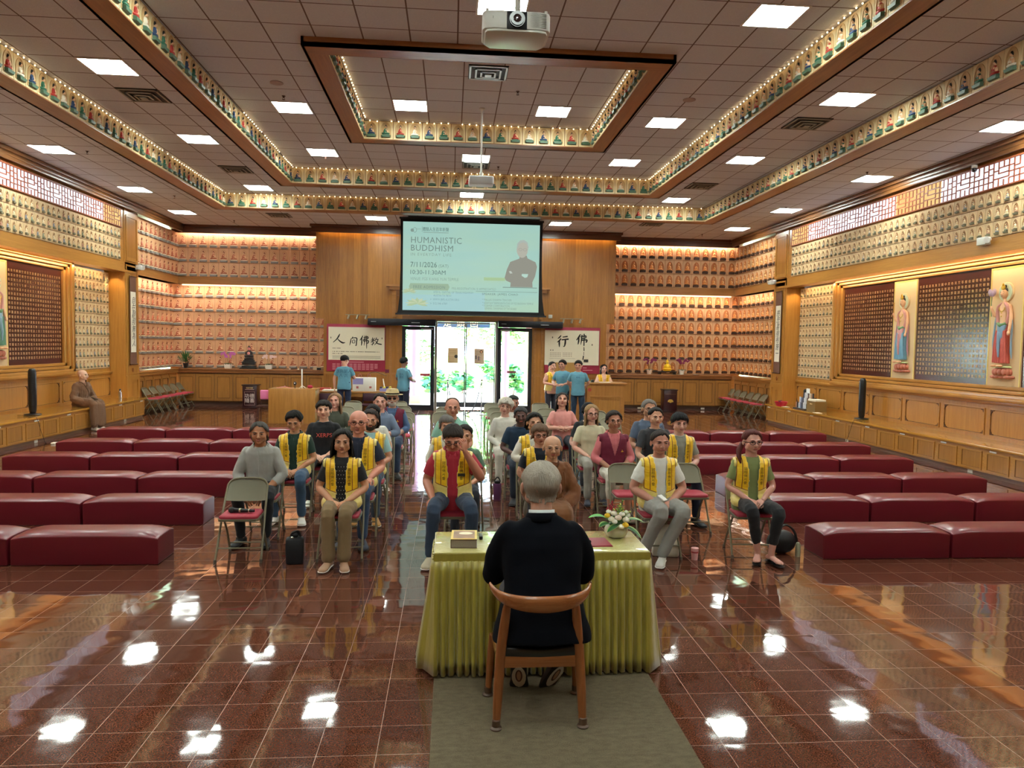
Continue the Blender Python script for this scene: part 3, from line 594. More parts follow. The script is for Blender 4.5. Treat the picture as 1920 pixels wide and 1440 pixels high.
# light strips inside the side bays, washing the sutra boards and niches
for s in (-1, 1):
    light('AREA', 'shadow_box_strip_light', (X(s, .16), 11.5, 3.66), (0, R_(-38*s), 0), BAY, (1, .72, .4), shape='RECTANGLE', size=.04, size_y=15)
    light('AREA', 'frieze_strip_light', (X(s, -.035), 11.5, 5.36), (0, R_(-10*s), 0), BAY*.25, (1, .8, .5), shape='RECTANGLE', size=.03, size_y=15)
    light('AREA', 'alcove_strip_light', (X(s, .04), 21.8, 5.36), (0, R_(-16*s), 0), WASH*.6, (1, .80, .62), shape='RECTANGLE', size=.03, size_y=2.8)
    light('AREA', 'alcove_strip_light', (X(s, .2), 21.9, 3.70), (0, R_(-22*s), 0), WASH*.6, (1, .80, .62), shape='RECTANGLE', size=.03, size_y=3.0)
    light('SPOT', 'pillar_downlight', (X(s, .22), 19.2, 3.68), (R_(18), 0, 0), BAY*.25, (1, .75, .4), spot_size=R_(95), spot_blend=.7)
# ------------------------------------------------------------------ entrance doors, banners, screen, projectors, outside
DK = P('#1c2028', .35, .3); RUB = P('#0c0d0f', .6)
g = NT('clear_glass'); g.b.inputs['Transmission Weight'].default_value = 1; g.b.inputs['Roughness'].default_value = 0; g.b.inputs['IOR'].default_value = 1.02; g.b.inputs['Base Color'].default_value = (.93, .97, .97, 1)
GLASS = g.m
def leaf(name, x0, x1, y, z1, fw, label=None):
    t = thing(name, None, None, (0, y, 0)); t['kind'] = 'structure'
    MB().box(x0, -.03, 0, x0+fw, .03, z1).box(x1-fw, -.03, 0, x1, .03, z1).box(x0+fw, -.03, 0, x1-fw, .03, .16).box(x0+fw, -.03, z1-fw, x1-fw, .03, z1).build('frame', DK, t)
    MB().box(x0+fw, -.004, .16, x1-fw, .004, z1-fw).build('glass', GLASS, t); return t
a = leaf('door_1', -1.47, -.5, 22.52, 2.54, .11); MB().box(-.92, -.012, 1.04, -.62, -.006, 1.12).build('red_sticker', P('#c23a52', .5), a); MB().box(-.9, -.04, 2.44, -.55, -.032, 2.48).build('notice_strip', P('#9aa0a8', .5), a)
a = leaf('door_2', 1.42, 2.47, 22.52, 2.54, .11); MB().box(1.72, -.012, 1.16, 2.0, -.006, 1.23).build('red_sticker', P('#8a4a58', .5), a); MB().box(1.5, -.04, 2.44, 1.85, -.032, 2.48).build('notice_strip', P('#9aa0a8', .5), a)
for nm, x0, x1 in (('left', -2.49, -.46), ('right', 1.42, 3.4)):
    t = thing('door_operator', f'black sliding door operator box above the {nm} glass door', 'door operator', (x0, 22.4, 2.55), group='sliding door operators')
    MB().box(0, 0, 0, x1-x0, .2, .2).build('housing', DK, t, bevel=.008); MB().box(.1, -.004, .1, .25, 0, .11).box(1.3, -.004, .085, 1.55, 0, .1).build('sensor_strip', P('#d8dde2', .4), t)
fr = MB().box(-.5, 22.6, 0, -.42, 22.75, 2.75).box(1.36, 22.6, 0, 1.44, 22.75, 2.75).box(-.5, 22.6, 2.7, 1.44, 22.75, 2.78)
struct(fr, 'door_3', P('#8c8378', .35, .4))
# outer vestibule: second pair of glass doors with two posters
a = leaf('door_4', -.52, .46, 23.7, 2.7, .035); a = leaf('door_5', .47, 1.42, 23.7, 2.7, .035)
def poster(x0, x1, z0, z1, which):
    t = thing('door_poster', 'small event poster taped to the %s glass door, %s' % (('left outer', 'dark round emblem at its edge') if which == 0 else ('right outer', 'woman portrait at top corner')), 'poster', (x0, 23.65, z0), group='posters on the outer glass doors')
    w, h = x1-x0, z1-z0; MB().box(0, 0, 0, w, .004, h).build('sheet', P('#a59f88' if which == 0 else '#a3a09a', .7), t)
    m = MB()
    for q in range(3): m.box(.05, -.003, h*.8-q*.05, w-.06, 0, h*.8-q*.05+.012)
    for q in range(4): m.box(.04, -.003, h*.4-q*.05, w*.66, 0, h*.4-q*.05+.01)
    m.build('lines_of_print', P('#7c6f5c', .7), t)
    if which == 0: MB().tube([(w-.06, -.003, h*.44), (w-.06, 0, h*.44)], .055, 16).build('emblem', P('#2c3236', .7), t); MB().box(.0, -.003, 0, w, 0, .02).build('edge', P('#8f3b35', .7), t)
    else:
        MB().tube([(w-.09, -.003, h*.8), (w-.09, -.001, h*.8)], .05, 16).build('portrait_hair', P('#2a2426', .7), t); MB().tube([(w-.09, -.005, h*.79), (w-.09, -.002, h*.79)], .026, 14).build('portrait_face', P('#d8b49a', .7), t)
        MB().box(.03, -.004, h*.3, .08, 0, h*.55).box(.12, -.004, h*.22, .16, 0, h*.5).build('figures', P('#5d5b70', .7), t)
poster(-.095, .228, 1.41, 1.9, 0); poster(.75, 1.06, 1.4, 1.885, 1)
# outside
def stuff_o(mb, name, m, label, cat, kind=None): return tag(mb.build(name, m), label, cat, kind=kind)
tag(MB().box(-60, 22.8, -.25, 60, 34, -.02).build('paving', P('#cfc9be', .8)), kind='structure')
tag(MB().box(-60, 34, -.4, 60, 120, -.05).build('lawn', P('#7fa85a', .9, var=.2, vscale=2)), kind='structure')
for x, r, c, l in ((-1.27, .2, '#b9a8e6', 'lilac round porch column left of the doors'), (1.89, .12, '#b9a8e6', 'lilac round porch column seen through the right glass door'), (2.7, .14, '#d9a7b4', 'pink round porch column at the far right of the door glass')):
    t = thing('porch_column', l, 'column', (x, 25.5, -.02)); MB().lathe([(r, .25), (r, 4.2)], n=24).build('shaft', P(c, .5), t); MB().box(-r*1.3, -r*1.3, 0, r*1.3, r*1.3, .25).build('base', P('#e5e0d8', .7), t)
tag(MB().box(-8, 24.35, 4.2, 9, 28.2, 4.5).build('porch_roof', P('#d8d2c4', .7)), kind='structure')
t = thing('name_plaque', 'blue wooden plaque with white Chinese characters hanging under the porch roof', 'sign', (.3, 25.9, 2.6))
MB().box(-1.08, 0, 0, 1.06, .06, .3).build('board', P('#31588c', .5), t); MB().box(-.9, .02, .3, -.88, .04, 1.6).box(.88, .02, .3, .9, .04, 1.6).build('hanger', P('#50555c', .5), t)
text_obj('characters', '岸是頭回', P('#f6f6f0', .6), t, (-.2, -.006, .13), size=.3, char=2.1)
def leafy(name, label, cat, x, y, H, R, n, col, trunk=.0, zc=None):
    t = thing(name, label, cat, (x, y, -.05)); lf = MB(); cs = []
    for q in range(9):
        a = rnd.uniform(0, 6.28); rr = rnd.uniform(0, R*.7); cs.append((rr*math.cos(a), rr*math.sin(a), H-R*.9+rnd.uniform(-R*.6, R*.5), rnd.uniform(.35, .6)*R))
    for q in range(n):
        c = rnd.choice(cs); d = V3((rnd.gauss(0, 1), rnd.gauss(0, 1), rnd.gauss(0, 1))).normalized()*c[3]*rnd.uniform(.6, 1.05); p = V3(c[:3])+d
        u, w = frame_of((rnd.gauss(0, 1), rnd.gauss(0, 1), rnd.gauss(0, 1))); s = rnd.uniform(.05, .11); k = 2.1
        lf.add([p-u*s*k, p-w*s, p+u*s*k, p+w*s], [(0, 1, 2, 3)], rnd.randrange(2))
    lf.build('foliage', [P(col, .6), P('#5f8f48', .6)], t, ang=0)
    tr = MB(); tr.tube(smooth_path([(0, 0, 0), (.06, 0, H*.35), (-.03, .02, H-R*.5)]), [trunk*(1.15-.7*i/8) for i in range(9)], 8)
    for c in cs[:5]: tr.tube([(0, 0, H*.4), (c[0]*.6, c[1]*.6, (c[2]+H*.4)/2), c[:3]], [trunk*.5, trunk*.35, trunk*.15], 6)
    tr.build('trunk', P('#6d5a48', .8), t)
for q, (x, y, H, R, c) in enumerate(((-6, 40, 5.2, 2.4, '#4f9a4a'), (-2.4, 37, 4.6, 2.0, '#58a852'), (1.0, 43, 6.2, 2.6, '#4f9a4a'), (3.1, 36, 4.8, 1.9, '#56a04e'), (6.4, 39, 5.4, 2.4, '#4f9a4a'), (-4.5, 46, 7, 3, '#468a44'), (9, 44, 6.5, 2.8, '#468a44'))):
    leafy('garden_tree', ['leafy green tree at the far left of the garden', 'leafy tree in the garden behind the left glass door', 'tall tree in the garden straight beyond the doors', 'tree in the garden beyond the right poster', 'tree in the garden seen through the right glass door', 'tall tree far behind at the left of the garden', 'tall tree far behind at the right of the garden'][q], 'tree', x, y, H, R, 1500, c, .12)
for q in range(9):
    leafy('garden_shrub', f'blue green spiky shrub along the garden path edge, {["leftmost","second from left","third from left","fourth from left","middle","fifth from right","third from right","second from right","rightmost"][q]}', 'shrub', -4.2+q*1.15+rnd.uniform(-.2, .2), 30.5+rnd.uniform(-.7, .9), rnd.uniform(.9, 1.5), rnd.uniform(.5, .75), 420, rnd.choice(['#3f8a5c', '#4a9a66', '#3a7f6a']), .03)
# banners
BK = P('#15110e', .8); RED = P('#9c2742', .6); CREAM = P('#ded6bd', .75)
def brush(strokes, ox, oz, s, y, name, parent):
    """ink strokes: polylines of (x, z, half width) turned into flat ribbons"""
    mb = MB()
    for st in strokes:
        pts = smooth_path([(a, b, 0) for a, b, c in st], 4); ws = []
        for i in range(len(st)-1): ws += [st[i][2]+(st[i+1][2]-st[i][2])*k/4 for k in range(4)]
        ws.append(st[-1][2]); L = []; Rr = []
        for i, p in enumerate(pts):
            d = (pts[min(i+1, len(pts)-1)]-pts[max(i-1, 0)]).normalized(); nrm = V3((-d.y, d.x, 0)); L.append(p+nrm*ws[i]); Rr.append(p-nrm*ws[i])
        for i in range(len(pts)-1):
            q = [L[i], L[i+1], Rr[i+1], Rr[i]]; mb.add([(ox+a.x*s, y, oz+a.y*s) for a in q]+[(ox+a.x*s, y-.003, oz+a.y*s) for a in q], [(4, 5, 6, 7), (0, 1, 5, 4), (3, 2, 6, 7)])
    return mb.build(name, BK, parent)
CH = {
 'ren': [[(.62, 1, .03), (.5, .75, .07), (.3, .45, .05), (0, .18, .03), (-.05, .15, .01)], [(.42, .5, .03), (.6, .3, .06), (.9, .12, .08), (1.15, .14, .03)]],
 'jian': [[(.35, 1, .02), (.3, .85, .06), (.2, .75, .02)], [(.15, .75, .04), (.1, .4, .06), (0, 0, .02)], [(.15, .75, .03), (.5, .85, .05), (.78, .8, .06), (.75, .4, .06), (.72, 0, .05), (.6, .04, .02)], [(.32, .58, .04), (.3, .25, .04)], [(.32, .58, .03), (.55, .6, .04), (.53, .25, .03)], [(.3, .27, .03), (.52, .27, .03)]],
 'fo': [[(.3, 1, .03), (.18, .75, .06), (0, .5, .02)], [(.2, .7, .05), (.2, .3, .06), (.17, 0, .03)], [(.35, .78, .03), (.8, .88, .05), (.78, .65, .04)], [(.35, .62, .03), (.75, .66, .04)], [(.38, .62, .04), (.36, .45, .04)], [(.36, .44, .03), (.85, .5, .05), (.8, .25, .05), (.72, .22, .02)], [(.52, 1, .04), (.5, .6, .05), (.42, 0, .02)], [(.68, 1, .04), (.68, .5, .05), (.68, -.3, .02)]],
 'jiao': [[(.05, .75, .03), (.45, .8, .04)], [(.25, 1, .04), (.25, .6, .05)], [(0, .58, .03), (.55, .62, .05)], [(.5, .95, .03), (.3, .6, .04), (.0, .35, .02)], [(.15, .42, .03), (.4, .45, .04), (.25, .2, .05), (.2, 0, .02)], [(.05, .15, .03), (.45, .28, .03)], [(.72, 1, .04), (.62, .75, .05), (.5, .6, .02)], [(.6, .75, .03), (.95, .78, .05)], [(.9, .75, .04), (.75, .4, .06), (.45, .08, .02)], [(.6, .6, .03), (.8, .3, .06), (1.25, .18, .07), (1.35, .22, .02)]],
 'xing': [[(.35, 1, .04), (.2, .82, .06), (.05, .7, .02)], [(.35, .72, .05), (.18, .5, .07), (0, .38, .02)], [(.2, .52, .06), (.2, .25, .07), (.22, -.05, .03)], [(.5, .85, .04), (.95, .92, .06)], [(.4, .6, .05), (1.05, .68, .07)], [(.75, .62, .07), (.74, .3, .08), (.66, 0, .04), (.55, .06, .02)]],
 'fo2': [[(.35, 1.05, .04), (.22, .8, .08), (0, .5, .03)], [(.22, .72, .06), (.2, .4, .07), (.15, .12, .03)], [(.35, .8, .04), (.85, .9, .06), (.82, .68, .05)], [(.4, .64, .04), (.8, .68, .05)], [(.4, .48, .04), (.95, .54, .07), (.88, .3, .06)], [(.5, 1, .05), (.48, .6, .06), (.4, .1, .02)], [(.7, 1.1, .05), (.7, .4, .05), (.7, 0, .05)], [(.7, -.1, .03), (.72, -.45, .045)], [(.7, -.55, .02), (.7, -.85, .02)], [(.68, -.9, .05), (.64, -1.2, .05), (.6, -1.3, .01)]]}
t = thing('calligraphy_banner', 'red and cream banner with four large brushed Chinese characters left of the doors', 'banner', (-3.72, FY-.04, 1.15), group='calligraphy banners')
MB().box(0, 0, 0, 1.74, .012, 1.42).build('red_backing', RED, t, bevel=.003); MB().box(.05, -.006, .34, 1.72, 0, 1.33).build('cream_sheet', CREAM, t)
for k, (c, x, s_) in enumerate((('ren', .2, .3), ('jian', .68, .27), ('fo', .98, .3), ('jiao', 1.3, .25))): brush(CH[c], x, .78 if c != 'ren' else .82, s_, -.007, 'brushed_character', t)
ln = MB()
for q, (a, b, z) in enumerate(((.17, .4, .68), (.17, 1.55, .58), (.17, .45, .52))):
    x = a
    while x < b: w = rnd.uniform(.012, .03); ln.box(x, -.009, z, x+w, -.006, z+.022); x += w+rnd.choice([.008, .008, .03])
for z in (.46, .435, .41, .385): ln.box(.17, -.009, z, 1.6, -.006, z+.007)
for q in (.11, 1.63): ln.box(q, -.009, .98, q+.025, -.006, 1.03)
ln.build('small_print', P('#6a6252', .8), t)
ln = MB()
for r in range(5):
    for c in range(11):
        if c < 10 or r > 0: ln.box(.17+c*.125, -.004, .05+r*.04, .17+c*.125+.095, 0, .05+r*.04+.018)
ln.box(.5, -.004, .27, 1.1, 0, .29); ln.build('red_block_text', P('#d08a92', .7), t)
t = thing('calligraphy_banner', 'red and cream banner with two large brushed Chinese characters right of the doors', 'banner', (2.88, FY-.04, 1.17), group='calligraphy banners')
MB().box(.0, 0, 0, 1.72, .012, 1.42).build('red_backing', RED, t, bevel=.003); MB().box(.0, -.006, .26, 1.69, 0, 1.33).build('cream_sheet', CREAM, t)
brush(CH['xing'], .38, .83, .34, -.007, 'brushed_character', t); brush(CH['fo2'], .98, .86, .34, -.007, 'brushed_character', t)
ln = MB()
for r in range(3):
    for c in range(14):
        if c != 7: ln.box(.17+c*.05, -.009, .62-r*.05, .19+c*.05, -.006, .64-r*.05)
ln.box(.17, -.009, .7, .2, -.006, .73).box(.24, -.009, .7, .27, -.006, .73).box(.15, -.009, .46, .95, -.006, .465).box(.22, -.009, 1.08, .25, -.006, 1.13).box(1.46, -.009, .87, 1.49, -.006, .92); ln.build('small_print', P('#5a5244', .8), t)
MB().box(1.22, -.02, .36, 1.36, -.006, .44).build('framed_notice', P('#20262a', .5), t); MB().box(1.2, -.004, .17, 1.32, 0, .19).box(1.2, -.004, .1, 1.5, 0, .115).build('red_block_text', P('#d9a0a8', .7), t)
# small dark red notice beside left banner
tag(MB().box(-1.98, FY-.02, 1.1, -1.84, FY-.004, 1.22).build('wall_notice', P('#6a1e3c', .5)), 'small dark red notice plate at the lower right corner of the left banner', 'notice')
for nm, x in (('left', -3.16), ('right', 3.33)):
    t = thing('track_light', f'brass track with three spot heads above the {nm} banner', 'track light', (x, FY-.12, 2.84), group='track lights above the banners'); br = P('#8f8672', .3, .8)
    MB().box(0, -.015, 0, .72, .015, .025).box(.33, .0, 0, .39, .12, .025).build('track', br, t)
    for q in (.1, .36, .62):
        sp = MB(); sp.tube([(q, -.005, 0), (q, -.03, -.03)], .012, 8); sp.tube([(q+.01, -.03, -.01), (q-.02, -.05, -.12)], .033, 12); sp.build('spot_head', br, t)
# projection screen (tab tensioned) and its picture
SY_ = 22.25
t = thing('projection_screen', 'large black bordered projection screen showing the lecture slide above the doors', 'screen', (.6, SY_, 2.9))
ox = -.6
def q3(a, b, z): return (a+ox, 0, z-2.9)
prof = [(2.9, -1.62, 2.82), (2.99, -1.585, 2.79), (3.4, -1.54, 2.735), (4.2, -1.52, 2.70), (5.0, -1.515, 2.695), (5.74, -1.53, 2.71)]
mb = MB()
for (za, a0, a1), (zb, b0, b1) in zip(prof, prof[1:]):
    vs = [q3(a0, 0, za), q3(a1, 0, za), q3(b1, 0, zb), q3(b0, 0, zb)]; mb.add(vs+[(v[0], .012, v[2]) for v in vs], [(3, 2, 1, 0), (4, 5, 6, 7), (0, 1, 5, 4), (1, 2, 6, 5), (2, 3, 7, 6), (3, 0, 4, 7)])
mb.build('black_masking', P('#07080b', .8), t)
MB().box(-1.66+ox, -.02, -.03, 2.86+ox, .03, .02).build('weight_bar', P('#101216', .5), t); MB().box(-1.56+ox, -.02, 2.80, 2.74+ox, .1, 2.848).build('case', P('#101216', .5), t)
tag(MB().box(-1.2, 20.45, 5.455, 2.4, 20.6, 5.488).build('screen_bracket', P('#1a1c20', .5)), 'black ceiling bracket holding the projection screen case', 'bracket')
g = NT('projected_slide'); o = g.xyz()
u = g.math('DIVIDE', g.math('ADD', o[0], 2.05), 4.07); v = g.math('DIVIDE', g.math('SUBTRACT', o[2], .11), 2.61)
n = g.noise(g.comb(g.math('MULTIPLY', u, 1.1), 0., g.math('MULTIPLY', v, 4.5)), 1.6, 1)
col = g.mix(g.math('MULTIPLY', n, .5), srgb('#a3d0c4'), srgb('#bfe2da'))
yl = g.math('MULTIPLY', g.math('SMOOTH_MIN', u, g.math('SUBTRACT', 1.25, g.math('MULTIPLY', v, .9)), .3), 1.); ylc = g.n('ShaderNodeClamp'); g.set(ylc.inputs[0], g.math('MULTIPLY_ADD', g.math('SUBTRACT', n, .42), 2.2, g.math('SUBTRACT', .35, g.math('MULTIPLY', v, .35))))
col = g.mix(g.math('MULTIPLY', ylc.outputs[0], .55), col, srgb('#b3d4ae'))
bl = g.math('MULTIPLY', g.math('LESS_THAN', u, .6), g.math('LESS_THAN', v, g.math('MULTIPLY_ADD', g.math('LESS_THAN', u, .35), -.03, .21))); col = g.mix(g.math('MULTIPLY', bl, .5), col, srgb('#a2d0e0'))
g.set(g.b.inputs['Base Color'], (0.02, .02, .02, 1)); g.set(g.b.inputs['Emission Color'], col); g.b.inputs['Emission Strength'].default_value = SCRN; g.b.inputs['Roughness'].default_value = .9
SL = g.m
sx = lambda U_: -2.05+(U_-95)/1715*4.07
sz = lambda V_: .11+(1228-V_)/1120*2.61
MB().box(sx(95), -.006, sz(1228), sx(1810), -.002, sz(108)).build('slide_picture', SL, t)
def ink(h): return EM(h, SCRN, 'slide_ink', mis=False)
def fit_text(body, U0, U1, Vb, cap, col_, name='slide_text', **kw):
    me = text_mesh(body, size=.1, align='LEFT', res=2, **kw); xs = [p.co.x for p in me.vertices]; ys = [p.co.y for p in me.vertices]
    x0, x1, y0, y1 = min(xs), max(xs), min(ys), max(ys); W_ = sx(U1)-sx(U0); H_ = cap/1120*2.61
    for p in me.vertices: p.co.x = (p.co.x-x0)/(x1-x0)*W_; p.co.y = (p.co.y-y0)/(y1-y0)*H_
    me.materials.append(ink(col_)); ob = bpy.data.objects.new(name, me); S.collection.objects.link(ob); ob.parent = t; ob.location = (sx(U0), -.009, sz(Vb)); ob.rotation_euler = (R_(90), 0, 0)
g1, g2, g3 = '#7f978f', '#93aca0', '#a3b9a6'
fit_text('HUMANISTIC', 195, 825, 375, 78, '#7d938b', char=1.08); fit_text('BUDDHISM', 195, 718, 474, 76, '#7d938b', char=1.08); fit_text('IN EVERYDAY LIFE', 192, 698, 536, 36, g2, char=1.3)
fit_text('7/11/2026', 190, 518, 680, 66, '#6f8780'); fit_text('(SAT)', 540, 662, 690, 50, '#8aa398'); fit_text('10:30-11:30AM', 190, 628, 770, 54, '#6f8780'); fit_text('VENUE: FGS XIANG YUN TEMPLE', 190, 790, 845, 36, g2, char=1.15)
fit_text('FREE ADMISSION', 228, 622, 948, 36, g1, char=1.15); fit_text('PRE-REGISTRATION IS APPRECIATED', 710, 1262, 955, 28, g2, char=1.1); fit_text('SPEAKER: JAMES CHAO', 1090, 1545, 1025, 36, '#7d938b', char=1.1)
for a, b, vv, tx in ((1095, 1465, 1088, '* MALLAS DHARMA TEACHER'), (1095, 1740, 1130, '* ASSISTANT REPRESENTATIVE OF FGS BUDDHA TEMPLE'), (1095, 1440, 1165, '* FORMER CORPORATION'), (1125, 1530, 1200, 'GENERAL CHAIRMAN OF THE BOARD'), (480, 980, 1005, '6720 N. CAPITAL OF TEXAS HIGHWAY'), (480, 700, 1048, 'AUSTIN TX 78731'), (440, 800, 1098, '>  WWW.IBPS-AUSTIN.ORG'), (440, 650, 1150, '>  512-346-6789')): fit_text(tx, a, b, vv, 26, '#8cabb0' if a < 700 else g2, char=1.05)
fit_text('香雲寺', 262, 320, 208, 18, g2); fit_text('體驗人生百年新聲', 338, 662, 222, 50, '#5f7670')
m = MB(); m.box(sx(345), -.009, sz(242), sx(660), -.007, sz(236)); m.box(sx(1350), -.009, sz(917), sx(1785), -.007, sz(908)); m.box(sx(1010), -.009, sz(972), sx(1790), -.007, sz(967)); m.tube([(sx(208), -.008, sz(216)), (sx(208), -.009, sz(216))], .05, 14)
m.tube([(sx(240)+.05*math.cos(a), -.008, sz(212)+.07*math.sin(a)) for a in [i*.52 for i in range(12)]], .007, 5, closed=True); m.tube([(sx(330), -.008, sz(235)), (sx(330), -.008, sz(165))], .004, 4); m.build('slide_marks', ink('#8aa096'), t)
MB().prism([(sx(190)+.1*0+a, b) for a, b in ((0, sz(970)), (1.12, sz(970)), (1.16, sz(925)), (1.12, sz(885)), (0, sz(885)), (-.04, sz(925)))], -.0068, -.006, 'y').build('slide_button', ink('#a4bfa4'), t)
MB().box(sx(1110), -.0075, sz(830), sx(1380), -.0065, sz(790)).build('slide_bar', ink('#b2d0a2'), t)
def blob(poly, name, col_, y): MB().prism([(sx(a), sz(b)) for a, b in poly], -y, -y+.0012, 'y').build(name, ink(col_), t)
blob([(1445, 905), (1730, 905), (1725, 840), (1760, 760), (1782, 640), (1760, 580), (1660, 535), (1648, 500), (1560, 500), (1555, 540), (1440, 585), (1400, 680), (1372, 790), (1390, 825), (1450, 850)], 'slide_portrait_sweater', '#9c9c90', .009)
blob([(1590+72*math.cos(R_(a))-(0 if a < 180 else 0), 420+110*math.sin(R_(a))) for a in range(0, 360, 20)], 'slide_portrait_face', '#bcbcae', .0105)
blob([(1520, 415), (1525, 350), (1560, 308), (1610, 300), (1655, 330), (1672, 400), (1660, 410), (1645, 350), (1600, 330), (1550, 350), (1530, 415)], 'slide_portrait_hair', '#b4c0b8', .012)
blob([(1425, 705), (1450, 700), (1472, 730), (1440, 735)], 'slide_portrait_hand', '#c6cfc4', .0105); blob([(1590, 735), (1672, 735), (1660, 775), (1630, 785), (1588, 760)], 'slide_portrait_hand', '#bfe0d2', .0105)
m = MB()
for (a, b) in ((1545, 1590), (1602, 1650)): m.tube([(sx((a+b)/2)+(sx(b)-sx(a))/2*math.cos(q), -.0125, sz(425)+.035*math.sin(q)) for q in [i*.63 for i in range(10)]], .003, 4, closed=True)
m.build('slide_portrait_glasses', ink('#8d8a84'), t)
def lotus(cx, cy, r, cols):
    for q in range(9):
        a = R_(200+q*17.5*1.0-0) if 0 else R_(-25+q*28.7); p = [(cx+r*math.cos(a)*k*1.25-math.sin(a)*w*r, cy-r*.62*math.sin(a)*k-math.cos(a)*w*r*.6) for k, w in ((0, -.12), (.6, -.2), (1, 0), (.6, .2), (0, .12))]
        blob(p, 'slide_lotus_petal', cols[q % 2], .0072+.0003*q)
lotus(178, 990, 75, ('#b4c9a4', '#c3d2ae')); lotus(275, 1140, 120, ('#b9cfa6', '#cbd9b6'))
kS = .922; t.location = (V3((.6, SY_, 2.9))-V3((0, 0, 2.05)))*kS+V3((0, 0, 2.05)); t.scale = (kS,)*3
# projectors
WH = P('#d9d8cf', .4)
t = thing('ceiling_projector', 'large white projector hanging from the ceiling near the top of the view', 'projector', (.46, 5.6, 4.37))
poly = [(-.24, .02), (-.17, 0), (.17, 0), (.24, .02), (.255, .06), (.25, .3), (.2, .36), (-.2, .36), (-.25, .3), (-.255, .06)]
MB().prism([(a*.92, b*.96+.005) for a, b in poly], 0, .02, 'z').prism(poly, .02, .15, 'z').build('body', WH, t, bevel=.008)
MB().box(-.075, -.006, .015, .075, .005, .145).build('lens_panel', P('#15171c', .3), t, bevel=.01)
ln = MB(); ln.tube([(0, .02, .08), (0, -.03, .08)], .058, 24); ln.tube([(0, -.03, .08), (0, -.04, .08)], .05, 24); ln.build('lens_barrel', P('#0b0c0f', .25), t)
MB().ball((0, -.036, .08), .034, .01, .034).build('lens_glass', P('#3a2a2c', .05, coat=1), t)
vt = MB()
for q in range(9): vt.box(.10, -.0, .035+q*.012, .22, .012, .04+q*.012)
vt.build('vent_grille', P('#a9a79c', .5), t)
lg = text_obj('maker_lettering', 'EPSON', P('#4a4c50', .5), t, (-.14, .0015, .095), size=.026)
fe = MB(); fe.tube([(-.22, .04, .15), (-.22, .04, .17)], .012, 10).tube([(.22, .04, .15), (.22, .04, .17)], .012, 10).build('feet', WH, t)
mo = MB(); mo.tube([(.02, .2, .17), (.02, .2, 1.36)], .021, 12); mo.box(-.05, .12, .15, .09, .28, .17); mo.box(-.06, .1, 1.35, .1, .3, 1.364); mo.build('ceiling_mount', P('#c9c8c0', .4), t)
t = thing('ceiling_projector', 'small white projector on a long thin pole in the middle of the hall', 'projector', (.5, 13.2, 4.86))
MB().box(-.22, 0, 0, .22, .28, .15).build('body', P('#cfd4d6', .4), t, bevel=.025, seg=3); MB().tube([(.1, .27, .08), (.1, .29, .08)], .04, 16).build('lens', P('#101216', .2), t)
mo = MB(); mo.tube([(0, .14, .2), (0, .14, 1.35)], .016, 10); mo.box(-.05, .09, .15, .05, .19, .17); mo.tube([(0, .14, .17), (0, .14, .23)], .03, 12); mo.lathe([(.05, 1.33), (.05, 1.355)], (0, .14, 0)); mo.build('ceiling_pole', P('#d0cfc8', .4), t)
# wall gadgets
t = thing('security_camera', 'black dome security camera under the right crown moulding', 'security camera', (X(1, -.07), 12.25, 5.22)); MB().lathe([(.05, .05), (.05, .0), (.03, -.01)], n=16).build('mount', WH, t); MB().ball((0, 0, -.03), .045).build('dome', P('#15161a', .1, coat=1), t)
def gadget(x, y, z, s, l):
    t = thing('emergency_light', l, 'emergency light', (x, y, z)); MB().box(-.05, -.11, 0, .05, .11, .13).build('housing', WH, t, bevel=.012)
    for q in (-.14, .14) if s else (-.15,): MB().tube([(0, q, .08), (-.07 if x > 0 else .07, q-.02, .06)], [.03, .055], 12).build('lamp_head', P('#e8e8e2', .3), t)
gadget(X(1, -.06), 11.95, 3.86, 0, 'white twin head emergency light on the right upper beam'); gadget(X(-1, -.06), 20.15, 3.82, 1, 'white emergency light at the top of the left scroll pillar'); gadget(X(1, -.06), 20.2, 3.84, 1, 'white emergency light at the top of the right scroll pillar')
tag(MB().box(2.98, FY-.03, 2.86, 3.1, FY, 2.97).build('wall_sensor', WH, bevel=.01), 'small white sensor box above the right door operator', 'sensor')
